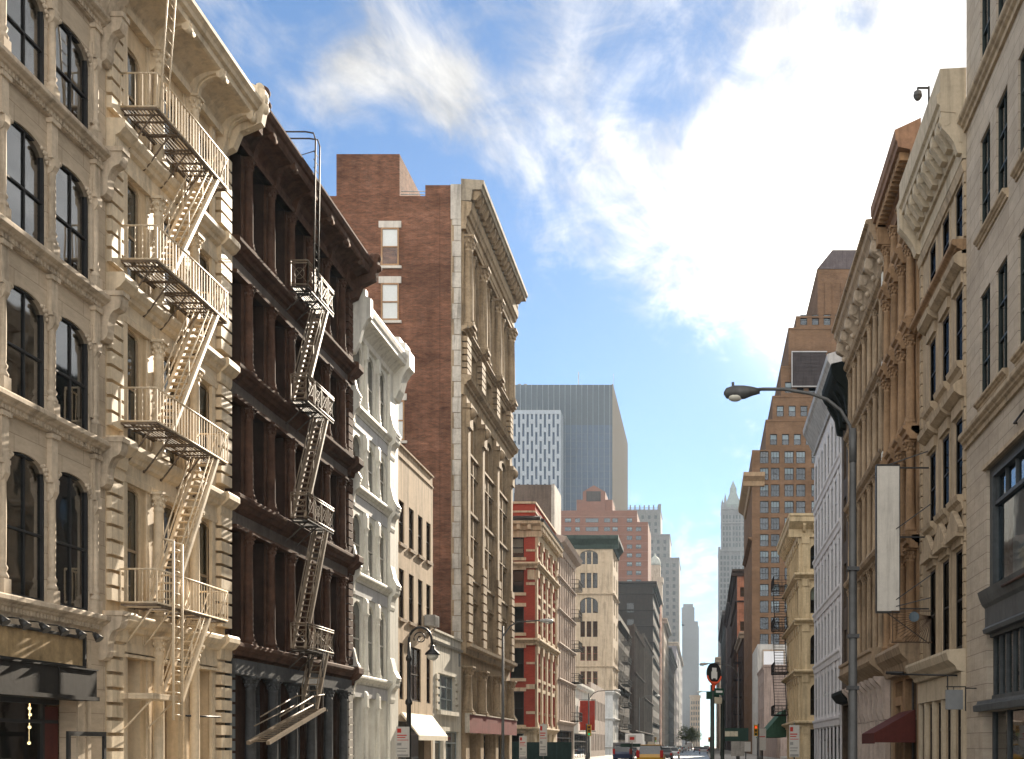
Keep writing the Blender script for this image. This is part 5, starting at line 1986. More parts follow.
def building_r4():
    z0, z1 = 52.12, 66.0
    W = z1 - z0
    t = thing('iron_front_building', 'brownish cream front with deep cornice on big scroll brackets', 'building', (XR, z0, 0))
    f = Fac(t, 'R')
    lev = [6.3, 11.4, 15.9, 20.2]
    cs = [1.2 + 1.92 * k for k in range(7)]
    ops = []
    for v, v2 in zip(lev, lev[1:] + [24.2]):
        for c in cs:
            ops.append((c - .55, c + .55, v + .25, v2 - 1.15, .4))
            window(f, c, v + .25, -.3, 1.1, v2 - 1.4 - v, charcoal, glass, rails=(.5,), t=.08, blind=blind_m if rb(.3) else None, drop=.5)
    ops.append((.6, W - .6, 0, 4.9, 0))
    b = MB()
    b.wall(0, W, 0, 24.6, -.45, 0, ops)
    shell(b, W, 25.8, 14, t=.45)
    f.part('wall', b, [stoneR4, brick_grey, dark_int])
    for v, v2 in zip(lev, lev[1:] + [24.4]):
        for k in range(8):
            u = .24 + 1.92 * k
            f.part('pilaster', MB().box(u - .2, u + .2, v, v2 - .5, 0, .08), stoneR4)
            column(f, u, .2, v, v2 - .48, .14, stoneR4, cap=.4, base=.4)
        for c in cs:
            f.part('hood_mould', MB().tube([(c - .6, v2 - 1.4, .05), (c, v2 - 1.02, .1), (c + .6, v2 - 1.4, .05)], .08, 6), stoneR4)
    for v in lev[1:] + [24.4]:
        cornice(f, 'string_course', [(0, v - .5), (.3, v - .5), (.34, v - .36), (.52, v - .26), (.6, v - .1), (.55, v), (0, v + .05)], 0, W, stoneR4)
        f.part('white_end_cap', MB().box(-.0, .35, v - .9, v - .05, 0, .5), whiteD)
    cornice(f, 'balcony_ledge', [(0, 5.0), (.2, 5.05), (.5, 5.3), (.9, 5.6), (1.0, 5.75), (.9, 5.8), (.85, 6.2), (.95, 6.25), (.95, 6.4), (0, 6.45)], 1.0, W - .6, stoneR4)
    cornice(f, 'cornice', [(0, 25.6), (.9, 25.65), (1.0, 25.9), (1.12, 26.05), (1.15, 26.35), (1.3, 26.42), (1.3, 26.6), (0, 26.8)], -.02, W, stoneR4)
    f.part('frieze', MB().box(0, W, 24.45, 25.6, 0, .16), stoneR4)
    for k in range(8):
        u = .3 + 1.9 * k
        b = MB()
        b.prism([(.16, 23.9), (.3, 23.92), (.4, 24.2), (.44, 24.6), (.6, 24.9), (.95, 25.1), (1.02, 25.4), (1.0, 25.64), (.16, 25.64)], 0, u - .24, u + .24)
        b.tube([(u - .28, 25.3, .84), (u + .28, 25.3, .84)], .22, 10)
        b.tube([(u - .27, 24.25, .3), (u + .27, 24.25, .3)], .17, 10)
        b.ball((u, 24.75, .55), .17, n=8, m=6)
        f.part('scroll_bracket', b, M('weathered_cream', (.50, .41, .31), .75, .2, .3, .25))
    pale = M('pale_pink_cream', (.56, .47, .41), .7, .15, .2, .2)
    for k in range(9):
        u = .9 + 1.5 * k
        b = MB()
        b.prism([(0, 2.9), (.3, 2.95), (.4, 3.3), (.35, 3.9), (.45, 4.5), (.75, 4.8), (.8, 5.0), (0, 5.0)], 0, u - .2, u + .2)
        b.box(u - .17, u + .17, 0, 2.9, 0, .26)
        f.part('shop_console', b, pale)
    window(f, W / 2, 0, -.35, W - 1.2, 4.9, charcoal, glass, rails=(.6,), mun=tuple((.65 + 1.5 * k) / (W - 1.2) for k in range(1, 8)), t=.15)
    return t


def building_r5():
    t = thing('narrow_building', 'narrow dark green black building with a jutting black cornice', 'building', (XR, 66.02, 0))
    f = Fac(t, 'R')
    gb = M('green_black_paint', (.014, .018, .016), .85, .3, .2, .15)
    grid_wall(f, 5.2, 24.2, 14, [(1.5, 1.3), (3.7, 1.3)], [(6, 9), (10.4, 13.2), (14.6, 17.4), (18.6, 21.4)], [M('dark_brown_front', (.10, .075, .055), .7, .3, .3, .2), brick_grey, dark_int], charcoal, glass, extra=[(.6, 4.6, 0, 4.2)])
    cornice(f, 'cornice', [(0, 21.9), (.2, 21.95), (.3, 22.6), (.6, 23.2), (1.15, 23.8), (1.3, 24.1), (1.3, 24.6), (0, 24.9)], 0, 5.2, gb)
    for u in (.3, 1.8, 3.4, 4.9):
        f.part('bracket', MB().prism([(0, 21.6), (.35, 21.7), (.5, 22.6), (1.0, 23.5), (0, 23.6)], 0, u - .2, u + .2), gb)
    cornice(f, 'shop_cornice', [(0, 4.3), (.4, 4.4), (.7, 4.8), (.7, 5.0), (0, 5.1)], 0, 5.2, gb)
    f.part('white_end_cap', MB().box(-.0, .6, 24.9, 26.2, -.2, .5), whiteD)
    window(f, 2.6, 0, -.3, 4.0, 4.2, charcoal, glass, rails=(.7,), mun=(.5,), t=.12)
    t = thing('iron_front_building', 'white iron front building with rows of windows under a grey sloping cornice', 'building', (XR, 71.25, 0))
    f = Fac(t, 'R')
    W = 88.4 - 71.25
    wm = M('cool_white_paint', (.66, .65, .66), .6, .1, .15, .15)
    lev = [3.6, 7.95, 12.1, 16.35, 20.6]
    n = 8
    bw = W / n
    rows = [(v + .25, v2 - .9) for v, v2 in zip(lev, lev[1:] + [24.9])]
    grid_wall(f, W, 25.4, 14, [(bw * (k + .5), bw - .62) for k in range(n)], rows, [wm, brick_grey, dark_int], M('grey_white_sash', (.45, .45, .46), .6, .1, 0, .05), glass_d, t=.5, rev=.01, blinds=.3, extra=[(.4, W - .4, 0, 3.0)])
    for k in range(n + 1):
        u = min(max(bw * k, .28), W - .28)
        for v, v2 in zip([0] + lev, lev + [24.9]):
            f.part('pier', MB().box(u - .3, u + .3, v, v2 - .55, 0, .06), wm)
    for v in lev:
        cornice(f, 'string_course', [(0, v - .55), (.1, v - .55), (.14, v - .2), (.22, v - .1), (.22, v + .05), (0, v + .1)], 0, W, wm)
    gm = M('grey_sheet_metal', (.42, .41, .40), .55, .15, .3, .15)
    cornice(f, 'cornice', [(0, 24.95), (.15, 24.95), (.2, 25.2), (.8, 26.4), (.95, 26.6), (.98, 27.0), (0, 27.3)], -.1, W, gm)
    window(f, W / 2, 0, -.4, W - .8, 3.0, charcoal, glass, rails=(.7,), mun=tuple(k / 9 for k in range(1, 9)), t=.15)


def building_r6():
    t = thing('corner_building', 'cream yellow corner building with arched windows and bracketed cornice', 'building', (XR, 101.5, 0))
    f = Fac(t, 'R')
    s = Fac(t, 'S', (0, 0, 0))
    W, FW = 16.4, 15
    m = M('yellow_cream_stone', (.58, .47, .30), .8, .15, .25, .25)
    rows = [(4.5, 7.4), (9.2, 12.0), (13.9, 16.4), (18.0, 20.3)]
    fc = [(1.5 + 2.5 * k, 1.2) for k in range(5)]
    stc = [(1.6 + 2.2 * k, 1.2) for k in range(7)]
    for q, cols, WW in ((s, fc, FW), (f, stc, W)):
        q0 = 0 if q is s else .46
        ops = [(c - w / 2, c + w / 2, a, b, .6) for a, b in rows for c, w in cols] + [(c - w / 2, c + w / 2, .3, 3.2, 0) for c, w in cols]
        b = MB()
        b.wall(q0, WW, 0, 22, -.45, 0, ops)
        if q is f:
            b.box(.46, W, 0, 21.8, -FW, -1.3); b.box(.46, W, 0, 21.7, -1.299, -1.28, 1)
        if q is s:
            b.box(.5, FW - .3, 0, 21, -.459, -.452, 1)
        q.part('wall', b, [m, dark_int])
        for a, bb in rows + [(.3, 3.2)]:
            for c, w in cols:
                window(q, c, a, -.3, w, bb - a, charcoal, glass, rails=(.5,), t=.09, blind=blind_m if rb(.2) else None, drop=.4)
        for v, h, p in ((17.6, .6, .6), (13.4, .6, .6), (8.7, .6, .65), (4.0, .6, .6)):
            cornice(q, 'string_course', ledge_prof(v, h, p), -p if q is s else 0, WW, m)
        cornice(q, 'cornice', [(0, 20.9), (.2, 20.9), (.25, 21.6), (.5, 21.8), (1.0, 22.2), (1.05, 22.6), (1.15, 22.7), (1.15, 22.9), (0, 23.1)], -1.1 if q is s else 0, WW, m)
        u = .3
        while u < WW - .2:
            q.part('modillion', MB().prism([(.25, 21.3), (.5, 21.4), (.85, 21.9), (.85, 22.15), (.25, 22.15)], 0, u - .14, u + .14), m)
            u += .95
        for c in ([.45] if q is s else [.3]) + [(a[0] + b2[0]) / 2 for a, b2 in zip(cols, cols[1:])]:
            b = MB()
            for v0, v1 in ((.0, 3.4), (4.0, 8.1), (8.7, 12.8), (13.4, 17.0), (17.6, 20.9)):
                b.box(c - .3, c + .3, v0, v1, 0, .16); b.box(c - .36, c + .36, v1 - .6, v1, .16, .24); b.box(c - .17, c + .17, v0 + .6, v1 - .9, .16, .2)
            q.part('pilaster', b, m)
    return t


building_r1()
building_r2()
building_r3()
building_r4()
building_r5()
building_r6()
escape('black fire escape on the street side of the cream yellow corner building', XR, 101.5, 'R', 11.5, 16.3, (18.2, 13.9, 9.3, 4.9), 1.7, iron)

m_pk = M('pinkish_grey_wall', (.34, .27, .235), .85, .15, .3, .25)
slab_building('plain pinkish grey low building beside the vacant lot', XR, 162, 18, 13.4, 9, [(3, 1.6), (8, 1.6), (13, 1.6)], [(1, 3.2), (5, 7.4), (9, 11.2)], m_pk, 'R', 'low_building', fr=m_pk, crn=(.5, .2, m_pk))
slab_building('low white walled building carrying a blank white billboard', XR, 181, 20, 18.4, 12, [(3, 1.6), (8, 1.6), (13, 1.6)], [(1, 3.2), (5, 7.4), (9, 11.2), (13, 15.4)], M('grey_white_far', (.5, .49, .46), .8, .1, .3, .2), 'R', 'low_building', fr=M('grey_white_far', (.5, .49, .46)))
t = thing('billboard', 'blank white billboard on the low building below the stepped brick tower', 'billboard', (XR + .8, 180.6, 0))
b = MB(); b.box(.15, 3.4, -.12, .1, 11.0, 17.2); b.build('face', M('billboard_white', (.75, .77, .8), .5, .04, .05, .02), t)
b = MB(); b.box(0, 3.6, -.1, .3, 17.22, 17.5); b.box(0, 3.6, -.1, .3, 10.6, 10.98); b.box(0, .14, -.1, .3, 10.99, 17.21); b.box(3.42, 3.6, -.1, .3, 10.99, 17.21); b.build('frame', m_bg, t)

# stepped brick tower
bR8 = MB_brick('brown_tower_brick', (.205, .115, .064), (.16, .09, .05), (.19, .14, .10), var=.3)
t = thing('stepped_tower', 'tall stepped brown brick tower hiding the sun on the right', 'tower', (XR, 202, 0))
s = Fac(t, 'S')
f = Fac(t, 'R')
cols = [(2.25, 1.6), (4.25, 1.6), (6.8, 1.7), (8.95, 1.7), (11.7, 1.6), (13.7, 1.6)]
rows = [(20.0 + 3.05 * k, 22.25 + 3.05 * k) for k in range(12)]
dark_sash = M('dark_steel_sash', (.05, .05, .05), .5, .2, 0, .05)
ops = [(c - w / 2, c + w / 2, a, b_, 0) for a, b_ in rows for c, w in cols]
b = MB()
b.wall(0, 30, 0, 56, -.4, 0, ops)
b.wall(.41, 30, 0, 51, -.4, .0, [], 0) if False else None
b.box(0.02, 30, 0, 55.8, -40, -1.3); b.box(.02, 30, 0, 55, -1.299, -1.28, 1)
s.part('wall', b, [bR8, dark_int])
for a, b_ in rows:
    for c, w in cols:
        window(s, c, a, -.22, w, b_ - a, dark_sash, glass_b, rails=(.5,), mun=(.33, .66), t=.1, blind=blind_m if rb(.45) else None, drop=.5)
        if a > 20:
            s.part('spandrel', MB().box(c - w / 2, c + w / 2, a - .78, a - .02, -.3, -.05), M('purple_brown_spandrel', (.14, .085, .07), .8, .2, .2, .2))
frows = [(6 + 3.6 * k, 8.4 + 3.6 * k) for k in range(11)]
fcols = [(2.5 + 3.3 * k, 1.6) for k in range(9)]
b = MB()
b.wall(.41, 30, 0, 50, -.4, 0, [(c - w / 2, c + w / 2, a, b_, 0) for a, b_ in frows for c, w in fcols])
f.part('wall', b, [bR8, dark_int])
for a, b_ in frows:
    for c, w in fcols[:8]:
        window(f, c, a, -.22, w, b_ - a, dark_sash, glass_b, rails=(.5,), t=.12)
cornice(s, 'cornice', [(0, 49.3), (.3, 49.4), (.5, 50.2), (1.5, 50.9), (1.6, 51.6), (0, 51.8)], -1.6, 2.3, M('tan_cornice', (.38, .27, .17), .8, .2, .2, .2))
cornice(f, 'cornice', [(0, 49.3), (.3, 49.4), (.5, 50.2), (1.5, 50.9), (1.6, 51.6), (0, 51.8)], 0, 30, M('tan_cornice', (.38, .27, .17)))
cornice(f, 'string_course', ledge_prof(40, .6, .7), -.2, 30, bR8)
for x0, h0, h1, dz in ((2.6, 56, 61.5, .9), (3.9, 61.5, 66.2, 1.8), (5.5, 66.2, 72, 2.7), (7.0, 72, 79.5, 3.6), (8.5, 79.5, 82, 4.5)):
    b = MB()
    cc = [(x0 + 1.4 + 2.2 * k, 1.3) for k in range(8) if x0 + 2 + 2.2 * k < 29]
    b.wall(x0, 30, h0, h1, -.4 - dz, -dz, [(c - w / 2, c + w / 2, h0 + 1.2, h0 + 3.2, 0) for c, w in cc])
    b.box(x0, 30, h0, h1 - .1, -38, -1.3 - dz); b.box(x0 + .02, 30, h0, h1 - .2, -1.299 - dz, -1.28 - dz, 1); b.box(x0, x0 + .3, h0, h1, -1.28 - dz, -.4 - dz)
    b.box(x0 - .05, 30, h1, h1 + .35, -38, .08 - dz)
    s.part('setback', b, [bR8, dark_int])
    for c, w in cc[:5]:
        window(s, c, h0 + 1.2, -.22 - dz, w, 2.0, dark_sash, glass_b, rails=(.5,), t=.1, blind=blind_m if rb(.4) else None, drop=.5)
b = MB()
b.box(12.6, 30, 82, 91.6, -30, -5.5)
for k in range(5):
    b.box(14 + 3 * k, 15.2 + 3 * k, 83, 89, -5.5, -5.3)
s.part('tank_house', b, bR8)
b = MB()
b.prism([(12.5, 91.6), (30.2, 91.6), (28, 95.2), (15.4, 95.2)], 2, -30.2, -5.4)
s.part('tank_roof', b, M('slate_roof', (.12, .10, .10), .7, .2, .2, .2))
b = MB()
b.box(7.6, 13.8, 68.4, 74.6, -2.2, -1.9)
for k in range(24):
    b.box(7.6, 13.8, 68.5 + k * .255, 68.6 + k * .255, -1.9, -1.82)
g = s.part('louvre_screen', b, M('dark_louvre', (.075, .065, .065), .7, .2, .2, .1))
b = MB(); b.box(7.42, 14.0, 74.62, 74.82, -2.3, -1.75); b.box(7.42, 14.0, 68.2, 68.38, -2.3, -1.75); b.box(7.42, 7.58, 68.39, 74.61, -2.3, -1.75)
s.part('screen_frame', b, M('pale_steel', (.4, .4, .4), .5, .1, .1, .05), g)

m_gr = M('grey_dark_far', (.13, .115, .11), .85, .25, .3, .2)
slab_building('brown low loft with fire escape beyond the second crossing on the right', XR, 246.2, 40, 27, 14, [(2 + 2.8 * k, 1.4) for k in range(13)], [(1, 3.6), (5.4, 8), (9.8, 12.4), (14.2, 16.8), (18.6, 21.2)], m_br, 'R', fr=m_br, fcols=[(2, 1.3), (5, 1.3)], crn=(1.2, .9, m_bg))
escape('black fire escape on the brown low loft past the stepped tower', XR, 246.2, 'R', 6, 14, (21, 17, 13, 9, 5), 1.8, iron)
slab_building('brown brick building with pale band in front of the Gothic spire', XR, 290, 60, 48, 14, [(2 + 4 * k, 2) for k in range(14)], [(3 + 4.5 * k, 5.8 + 4.5 * k) for k in range(9)], m_br, 'R', fr=m_or, fcols=[(1.4, 1.2)], front_rows=[(5 + 9 * k, 7.5 + 9 * k) for k in range(5)], belts=(30, 40), crn=(1.6, 1.4, m_br))
slab_building('dark soot grey block on the right before the pale end blocks', XR, 352, 66, 48, 14, [(3 + 5 * k, 2.6) for k in range(12)], [(3 + 5 * k, 6 + 5 * k) for k in range(8)], m_gr, 'R', crn=(1.6, 1.4, m_gr))
slab_building('dark green grey block after the third crossing on the right', XR, 434.2, 120, 55, 14, [(4 + 8 * k, 4) for k in range(14)], [(3 + 6 * k, 6.6 + 6 * k) for k in range(8)], M('green_grey_far', (.10, .115, .115), .85, .25, .3, .2), 'R', fr=m_gr, crn=(1.6, 1.4, m_gr))
slab_building('pale stone block closing the right side of the street far away', XR, 600, 150, 50, 14, [(6 + 12 * k, 6) for k in range(12)], [(4 + 8 * k, 8 + 8 * k) for k in range(5)], m_bg, 'R', fr=m_bg, crn=(2.5, 2.4, m_bg))
# ------------------------------------------------------------------ far towers
# red apartment tower, front at y=400
bK = MB_brick('salmon_brick', (.225, .098, .062), (.195, .085, .054), (.2, .12, .09), bw=.6, bh=.2, var=.15)
Z = 400


def X(px, z=Z):
    return (px - VX) * z / F


t = thing('apartment_tower', 'salmon red brick apartment tower with gabled rooftop tank house', 'tower', (X(560), Z, 0))
s = Fac(t, 'S')
ux = lambda px: (px - 560) * Z / F
hh = lambda py: hgt(py, Z)
colsK = [(568, 6.5), (577.5, 5), (592, 13), (607, 6), (615, 5.5), (629.5, 5.5), (638.5, 5.5)]
colsK = [(ux(a), w * Z / F) for a, w in colsK]
rowsK = [(hh(522.5 + 8.75 * k) , hh(518.2 + 8.75 * k)) for k in range(13)]
ops = []
for i, (a, b_) in enumerate(rowsK):
    for j, (c, w) in enumerate(colsK):
        if j == 6 and i == 0:
            continue
        ops.append((c - w / 2, c + w / 2, a, b_, 0))
b = MB()
W1, W2 = ux(637), ux(648)
b.wall(0, W1, 0, hh(510.5), -.4, 0, ops)
b.wall(W1, W2, 0, hh(522), -.4, 0, ops)
b.box(0, W1, 0, hh(511.5), -24, -1.3); b.box(W1, W2, 0, hh(523), -24, -1.3); b.box(.2, W1, 0, hh(512), -1.299, -1.28, 1); b.box(W1, W2 - .3, 0, hh(524), -1.299, -1.28, 1)
b.box(W2 - .29, W2, 0, hh(523), -1.28, -.4)
s.part('wall', b, [bK, dark_int])
pan = M('pale_panel_frame', (.5, .5, .48), .6, .1, .1, .05)
n = 0
for o_ in ops:
    n += 1
    if n < 92:
        window(s, (o_[0] + o_[1]) / 2, o_[2], -.2, o_[1] - o_[0], o_[3] - o_[2], charcoal, glass_b, rails=(), mun=(.5,), t=.12, blind=blind_m if rb(.4) else None, drop=.5)
for k in range(13):
    s.part('floor_band', MB().box(0, W1 if k < 1 else W2, hh(516 + 8.75 * k + .9), hh(516 + 8.75 * k + .4), 0, .1), M('pale_salmon_band', (.27, .15, .11), .8, .1, .1, .1))
b = MB(); b.box(ux(576), ux(612), hh(511), hh(498.5), -14, -2); s.part('penthouse', b, bK)
b = MB()
g0, g1, gm = ux(582.5), ux(605), ux(593.5)
b.prism([(g0, hh(511)), (g1, hh(511)), (g1, hh(491)), (gm, hh(484.5)), (g0, hh(491))], 2, -13, -1.2)
gb_ = s.part('tank_house', b, bK)
b = MB(); b.box(ux(586), ux(600.5), hh(500.5), hh(490.5), -1.2, -1.0); s.part('louvre', b, M('brown_louvre', (.06, .045, .04), .7), gb_)

# grey setback tower, front at y=700
Z = 700
gL = M('grey_limestone_far', (.23, .225, .22), .85, .15, .2, .1)
t = thing('setback_tower', 'grey stepped stone tower with finials on its crown behind the salmon apartments', 'tower', (X(622, Z), Z, 0))
s = Fac(t, 'S')
ux = lambda px: (px - 622) * Z / F
hh = lambda py: hgt(py, Z)
steps = [(622, 679, 760, 559, 0), (622, 669.5, 559, 534, -5), (622, 660, 534, 507.5, -10)]
ops_all = []
for i, (a, c, y0, y1, dz) in enumerate(steps):
    b = MB()
    v0, v1 = max(0, hh(y0)), hh(y1)
    x0, x1 = ux(a), ux(c)
    cs = []
    x = x1 - 3.2
    while x > x0 + 2:
        cs.append(x)
        x -= 4.2
    ops = []
    v = v1 - 5.2
    while v > v0 + 1 and (i or v > 60):
        for c_ in cs[:9]:
            ops.append((c_ - .9, c_ + .9, v, v + 2.4, 0))
        v -= 4.4
    b.wall(x0, x1, v0, v1, -.6 + dz, dz, ops)
    b.box(x0, x1, v0, v1 - .4, -46 + i * 4, -.62 + dz)
    b.box(x0, x1 + .3, v1, v1 + .9, -46 + i * 4, .3 + dz)
    s.part('setback', b, gL)
    b = MB()
    for o_ in ops:
        b.box(o_[0], o_[1], o_[2], o_[3], -.5 + dz, -.4 + dz)
    q = s.part('windows', b, M('far_window_dark', (.10, .11, .12), .3, .2, 0, 0))
    q['kind'] = 'stuff'
b = MB()
x1 = ux(660)
for k in range(9):
    u = x1 - 2 - k * 3.0
    b.box(u, u + .9, hh(507) + .3, hh(501.5), -11.5, -10.4)
b.box(x1 - 1.6, x1 + .3, hh(507) + .3, hh(500.5), -11.8, -10.1); b.box(x1 - 26, x1, hh(504.5), hh(504), -11.3, -10.6)
s.part('crown_finials', b, gL)

# glass slab with the lattice faced block, y=600
Z = 600
t = thing('office_tower', 'blue grey glass slab with thin white fins and tan end wall', 'tower', (X(508.5, Z), Z, 0))
s = Fac(t, 'S')
ux = lambda px: (px - 508.5) * Z / F
hh = lambda py: hgt(py, Z)
W1 = ux(612)
Hs = hgt(384.5, Z)
b = MB(); b.box(0, W1, 0, Hs - 22, -117, -.4); b.box(0, W1, Hs - 22, Hs, -117, -.4, 1)
s.part('glass_wall', b, [M('slate_curtain_glass', (.05, .075, .125), .7, .15, 0, 0, spec=.06), M('slate_louvre_band', (.04, .053, .07), .5, .15, 0, 0)])
b = MB(); b.box(W1, W1 + .6, 0, Hs + .3, -118, .2)
s.part('end_wall', b, M('tan_end_wall', (.17, .14, .11), 1., .1, .1, 0, spec=0.))
for k in range(19):
    u = W1 - 1.2 - k * 3.05
    s.part('fin', MB().box(u - .13, u + .13, 0, Hs, -.4, .1), M('white_fin', (.2, .22, .25), .6, .1, 0, 0))
b = MB()
v = 12
while v < Hs - 24:
    b.box(0, W1, v, v + .5, -.4, -.28)
    v += 4.1
s.part('floor_lines', b, M('slate_spandrel', (.06, .08, .12), .5, .1, 0, 0))
b = MB(); b.tube([(ux(576), Hs, -12), (ux(576), Hs + 11, -12)], .25, 5); b.build('antenna_mast', M('pale_rail', (.5, .5, .5)), t, s)
b = MB(); b.tube([(ux(611.5), Hs, -12), (ux(611.5), Hs + 10, -12)], .14, 5); b.build('antenna_mast', M('pale_rail', (.5, .5, .5)), t, s)
b = MB()
for a in (516, 522):
    b.box(ux(a), ux(a + 3), Hs, Hs + 2.4, -12, -6)
s.part('roof_plant', b, gL)

t = thing('office_block', 'white lattice faced office block in front of the blue grey slab', 'tower', (X(508.2, Z - 14), Z - 14, 0))
s = Fac(t, 'S')
W2 = (560 - 508.2) * (Z - 14) / F
H2 = hgt(410, Z - 14)
s.part('glass_wall', MB().box(0, W2, 0, H2 - 1, -12, -.9), M('slate_curtain_glass', (.13, .165, .22)))
b = MB()
nc = 12
cw = W2 / nc
b.box(0, W2, H2 - 2, H2, -.88, 0); b.box(-.3, 0, 0, H2, -12, 0); b.box(W2, W2 + .3, 0, H2, -12, 0)
for k in range(nc + 1):
    b.box(min(max(k * cw - .55, 0), W2 - .5), max(min(k * cw + .55, W2), .5), 0, H2 - 2, -.88, 0)
for k in range(nc):
    v = H2 - 2 - (5.2 if k % 2 else 9.6)
    while v > 60:
        b.box(k * cw + .55, (k + 1) * cw - .55, v, v + 2.3, -.87, -.05)
        v -= 9.2
s.part('lattice_screen', b, M('white_precast', (.30, .33, .37), .7, .1, .1, .05))

# gothic skyscraper, y=760
Z = 760
gW = M('pale_terracotta', (.225, .23, .235), .7, .12, .2, .1)
gC = M('verdigris_roof', (.25, .29, .28), .6, .15, .2, .1)
dkw = M('far_window_dark', (.10, .11, .12))
t = thing('gothic_skyscraper', 'pale Gothic skyscraper with pinnacled pyramid roof and spire', 'tower', (X(719, Z), Z, 0))
s = Fac(t, 'S')
ux = lambda px: (px - 719) * Z / F
hh = lambda py: hgt(py, Z)


def shaft(name, a, c, y0, y1, dz, n, dep):
    x0, x1 = ux(a), ux(c)
    v0, v1 = max(0, hh(y0)), hh(y1)
    b = MB()
    b.box(x0, x1, v0, v1, -dep, -.7 + dz)
    bw = (x1 - x0) / n
    for k in range(n + 1):
        u = x0 + k * bw
        ww = .75 if k % 3 == 0 else .34
        b.box(u - ww, u + ww, v0, v1 + (1.5 if k % 3 == 0 else .4), -.7 + dz, .1 + dz)
    # left flank in the same rhythm
    for k in range(6):
        b.box(x0 - .5, x0, v0, v1, -dep + 3 + k * (dep - 4) / 6, -dep + 3.9 + k * (dep - 4) / 6)
    for v in (v1 - 1.4, v0 + (v1 - v0) * .62):
        b.box(x0 - .7, x1 + .7, v, v + 1.2, -dep, .4 + dz)
    o = s.part(name, b, gW)
    for k in range(n):
        b = MB()
        v = v0 + 2
        while v < v1 - 5:
            if v > 30:
                b.box(x0 + k * bw + .5, x0 + (k + 1) * bw - .5, v, v + 2.5, -.7 + dz, -.62 + dz)
            v += 3.9
        if b.v:
            s.part('window_bay', b, dkw, o)['kind'] = 'stuff'


shaft('lower_shaft', 719.3, 752, 760, 549, 0, 9, 30)
shaft('upper_shaft', 722, 745, 549, 507, -2, 7, 22)
b = MB()
x0, x1, v0, v1 = ux(725), ux(742), hh(507), hh(489.5)
cx = (x0 + x1) / 2
b.box(x0, x1, v0, v0 + 3.2, -17, -5)


def frus(b, cx, cw, h0, h1, r0, r1, mi=0, n=4):
    vs = []
    for r, h in ((r0, h0), (r1, h1)):
        for k in range(n):
            a = math.pi / 4 + 2 * math.pi * k / n
            vs.append((cx + r * 1.414 * math.cos(a), h, cw + r * 1.414 * math.sin(a)))
    fs = [list(range(n)), list(range(n, 2 * n))] + [(k, (k + 1) % n, n + (k + 1) % n, n + k) for k in range(n)]
    b.add(vs, fs, mi)


frus(b, cx, -11, v0 + 3.2, v1, 5.4, 2.3)
frus(b, cx, -11, v1, v1 + 3.2, 2.5, 2.3)
frus(b, cx, -11, v1 + 3.2, v1 + 7.5, 2.2, .5)
frus(b, cx, -11, v1 + 7.5, hh(476.5), .5, .08)
s.part('pyramid_roof', b, gC)
for dx_ in (-5.6, 5.6):
    for dw in (-16.4, -5.4):
        b = MB(); frus(b, cx + dx_, dw, v0, v0 + 6, .9, .8); frus(b, cx + dx_, dw, v0 + 6, v0 + 10.5, .9, .05)
        s.part('pinnacle', b, gW)
for dx_ in (-7.6, 7.4):
    b = MB(); frus(b, cx + dx_, -3.2, hh(507), hh(507) + 3, .9, .8); frus(b, cx + dx_, -3.2, hh(507) + 3, hh(507) + 6, .9, .05)
    s.part('pinnacle', b, gW)
for k in range(5):
    b = MB(); b.box(x0 + 1.2 + k * 2.0, x0 + 2.2 + k * 2.0, v0 + 1, v0 + 2.8, -5, -4.9)
    s.part('dormer', b, gC)

# stepped tower at the end of the street
Z = 1100
t = thing('setback_tower', 'hazy grey stepped tower standing alone at the end of the street', 'tower', (X(682, Z), Z, 0))
s = Fac(t, 'S')
ux = lambda px: (px - 682) * Z / F
hh = lambda py: hgt(py, Z)
for a, c, y0, y1, dz in ((682, 699, 760, 626, 0), (684, 698, 626, 621, -2), (681.5, 694.5, 624, 606.5, -5), (683, 693, 606.5, 603, -6)):
    b = MB()
    x0, x1, v0, v1 = ux(a), ux(c), max(0, hh(y0)), hh(y1)
    b.box(x0, x1, v0, v1, -24, -.8 + dz)
    k = x0 + .4
    while k < x1:
        b.box(k - .4, k + .4, v0, v1, -.8 + dz, dz)
        k += 2.4
    s.part('setback', b, M('grey_stone_hazy', (.20, .205, .215), .85, .1, .1, 0))
t = thing('end_building', 'pale sunlit block under the hazy stepped tower at the street end', 'building', (X(690, 900), 900, 0))
b = MB(); b.box(0, 8.2, 0, 30, 0, 42); b.box(-.6, 8.8, -.6, 30.6, 42, 43.2); b.build('wall', m_bg, t)
for k in range(4):
    for j in range(8):
        MB().box(.9 + k * 1.9, 1.9 + k * 1.9, -.06, .05, 5 + j * 4.4, 7.6 + j * 4.4).build('window', dkw, t)

# ------------------------------------------------------------------ trees at the end of the street
leafm = bpy.data.materials.new('leaves')
leafm.use_nodes = True
lb = leafm.node_tree.nodes['Principled BSDF']
lb.inputs['Roughness'].default_value = .7
nz_ = nd(leafm.node_tree, 'ShaderNodeTexNoise', i_Scale=.8)
gg = nd(leafm.node_tree, 'ShaderNodeNewGeometry')
leafm.node_tree.links.new(gg.outputs['Position'], nz_.inputs['Vector'])
cr = nd(leafm.node_tree, 'ShaderNodeMix', data_type='RGBA')
cr.inputs[6].default_value = (.035, .06, .02, 1)
cr.inputs[7].default_value = (.10, .13, .04, 1)
leafm.node_tree.links.new(nz_.outputs[0], cr.inputs[0])
leafm.node_tree.links.new(cr.outputs[2], lb.inputs['Base Color'])
bark = M('bark', (.07, .055, .04), .9, .2, 0, .3)


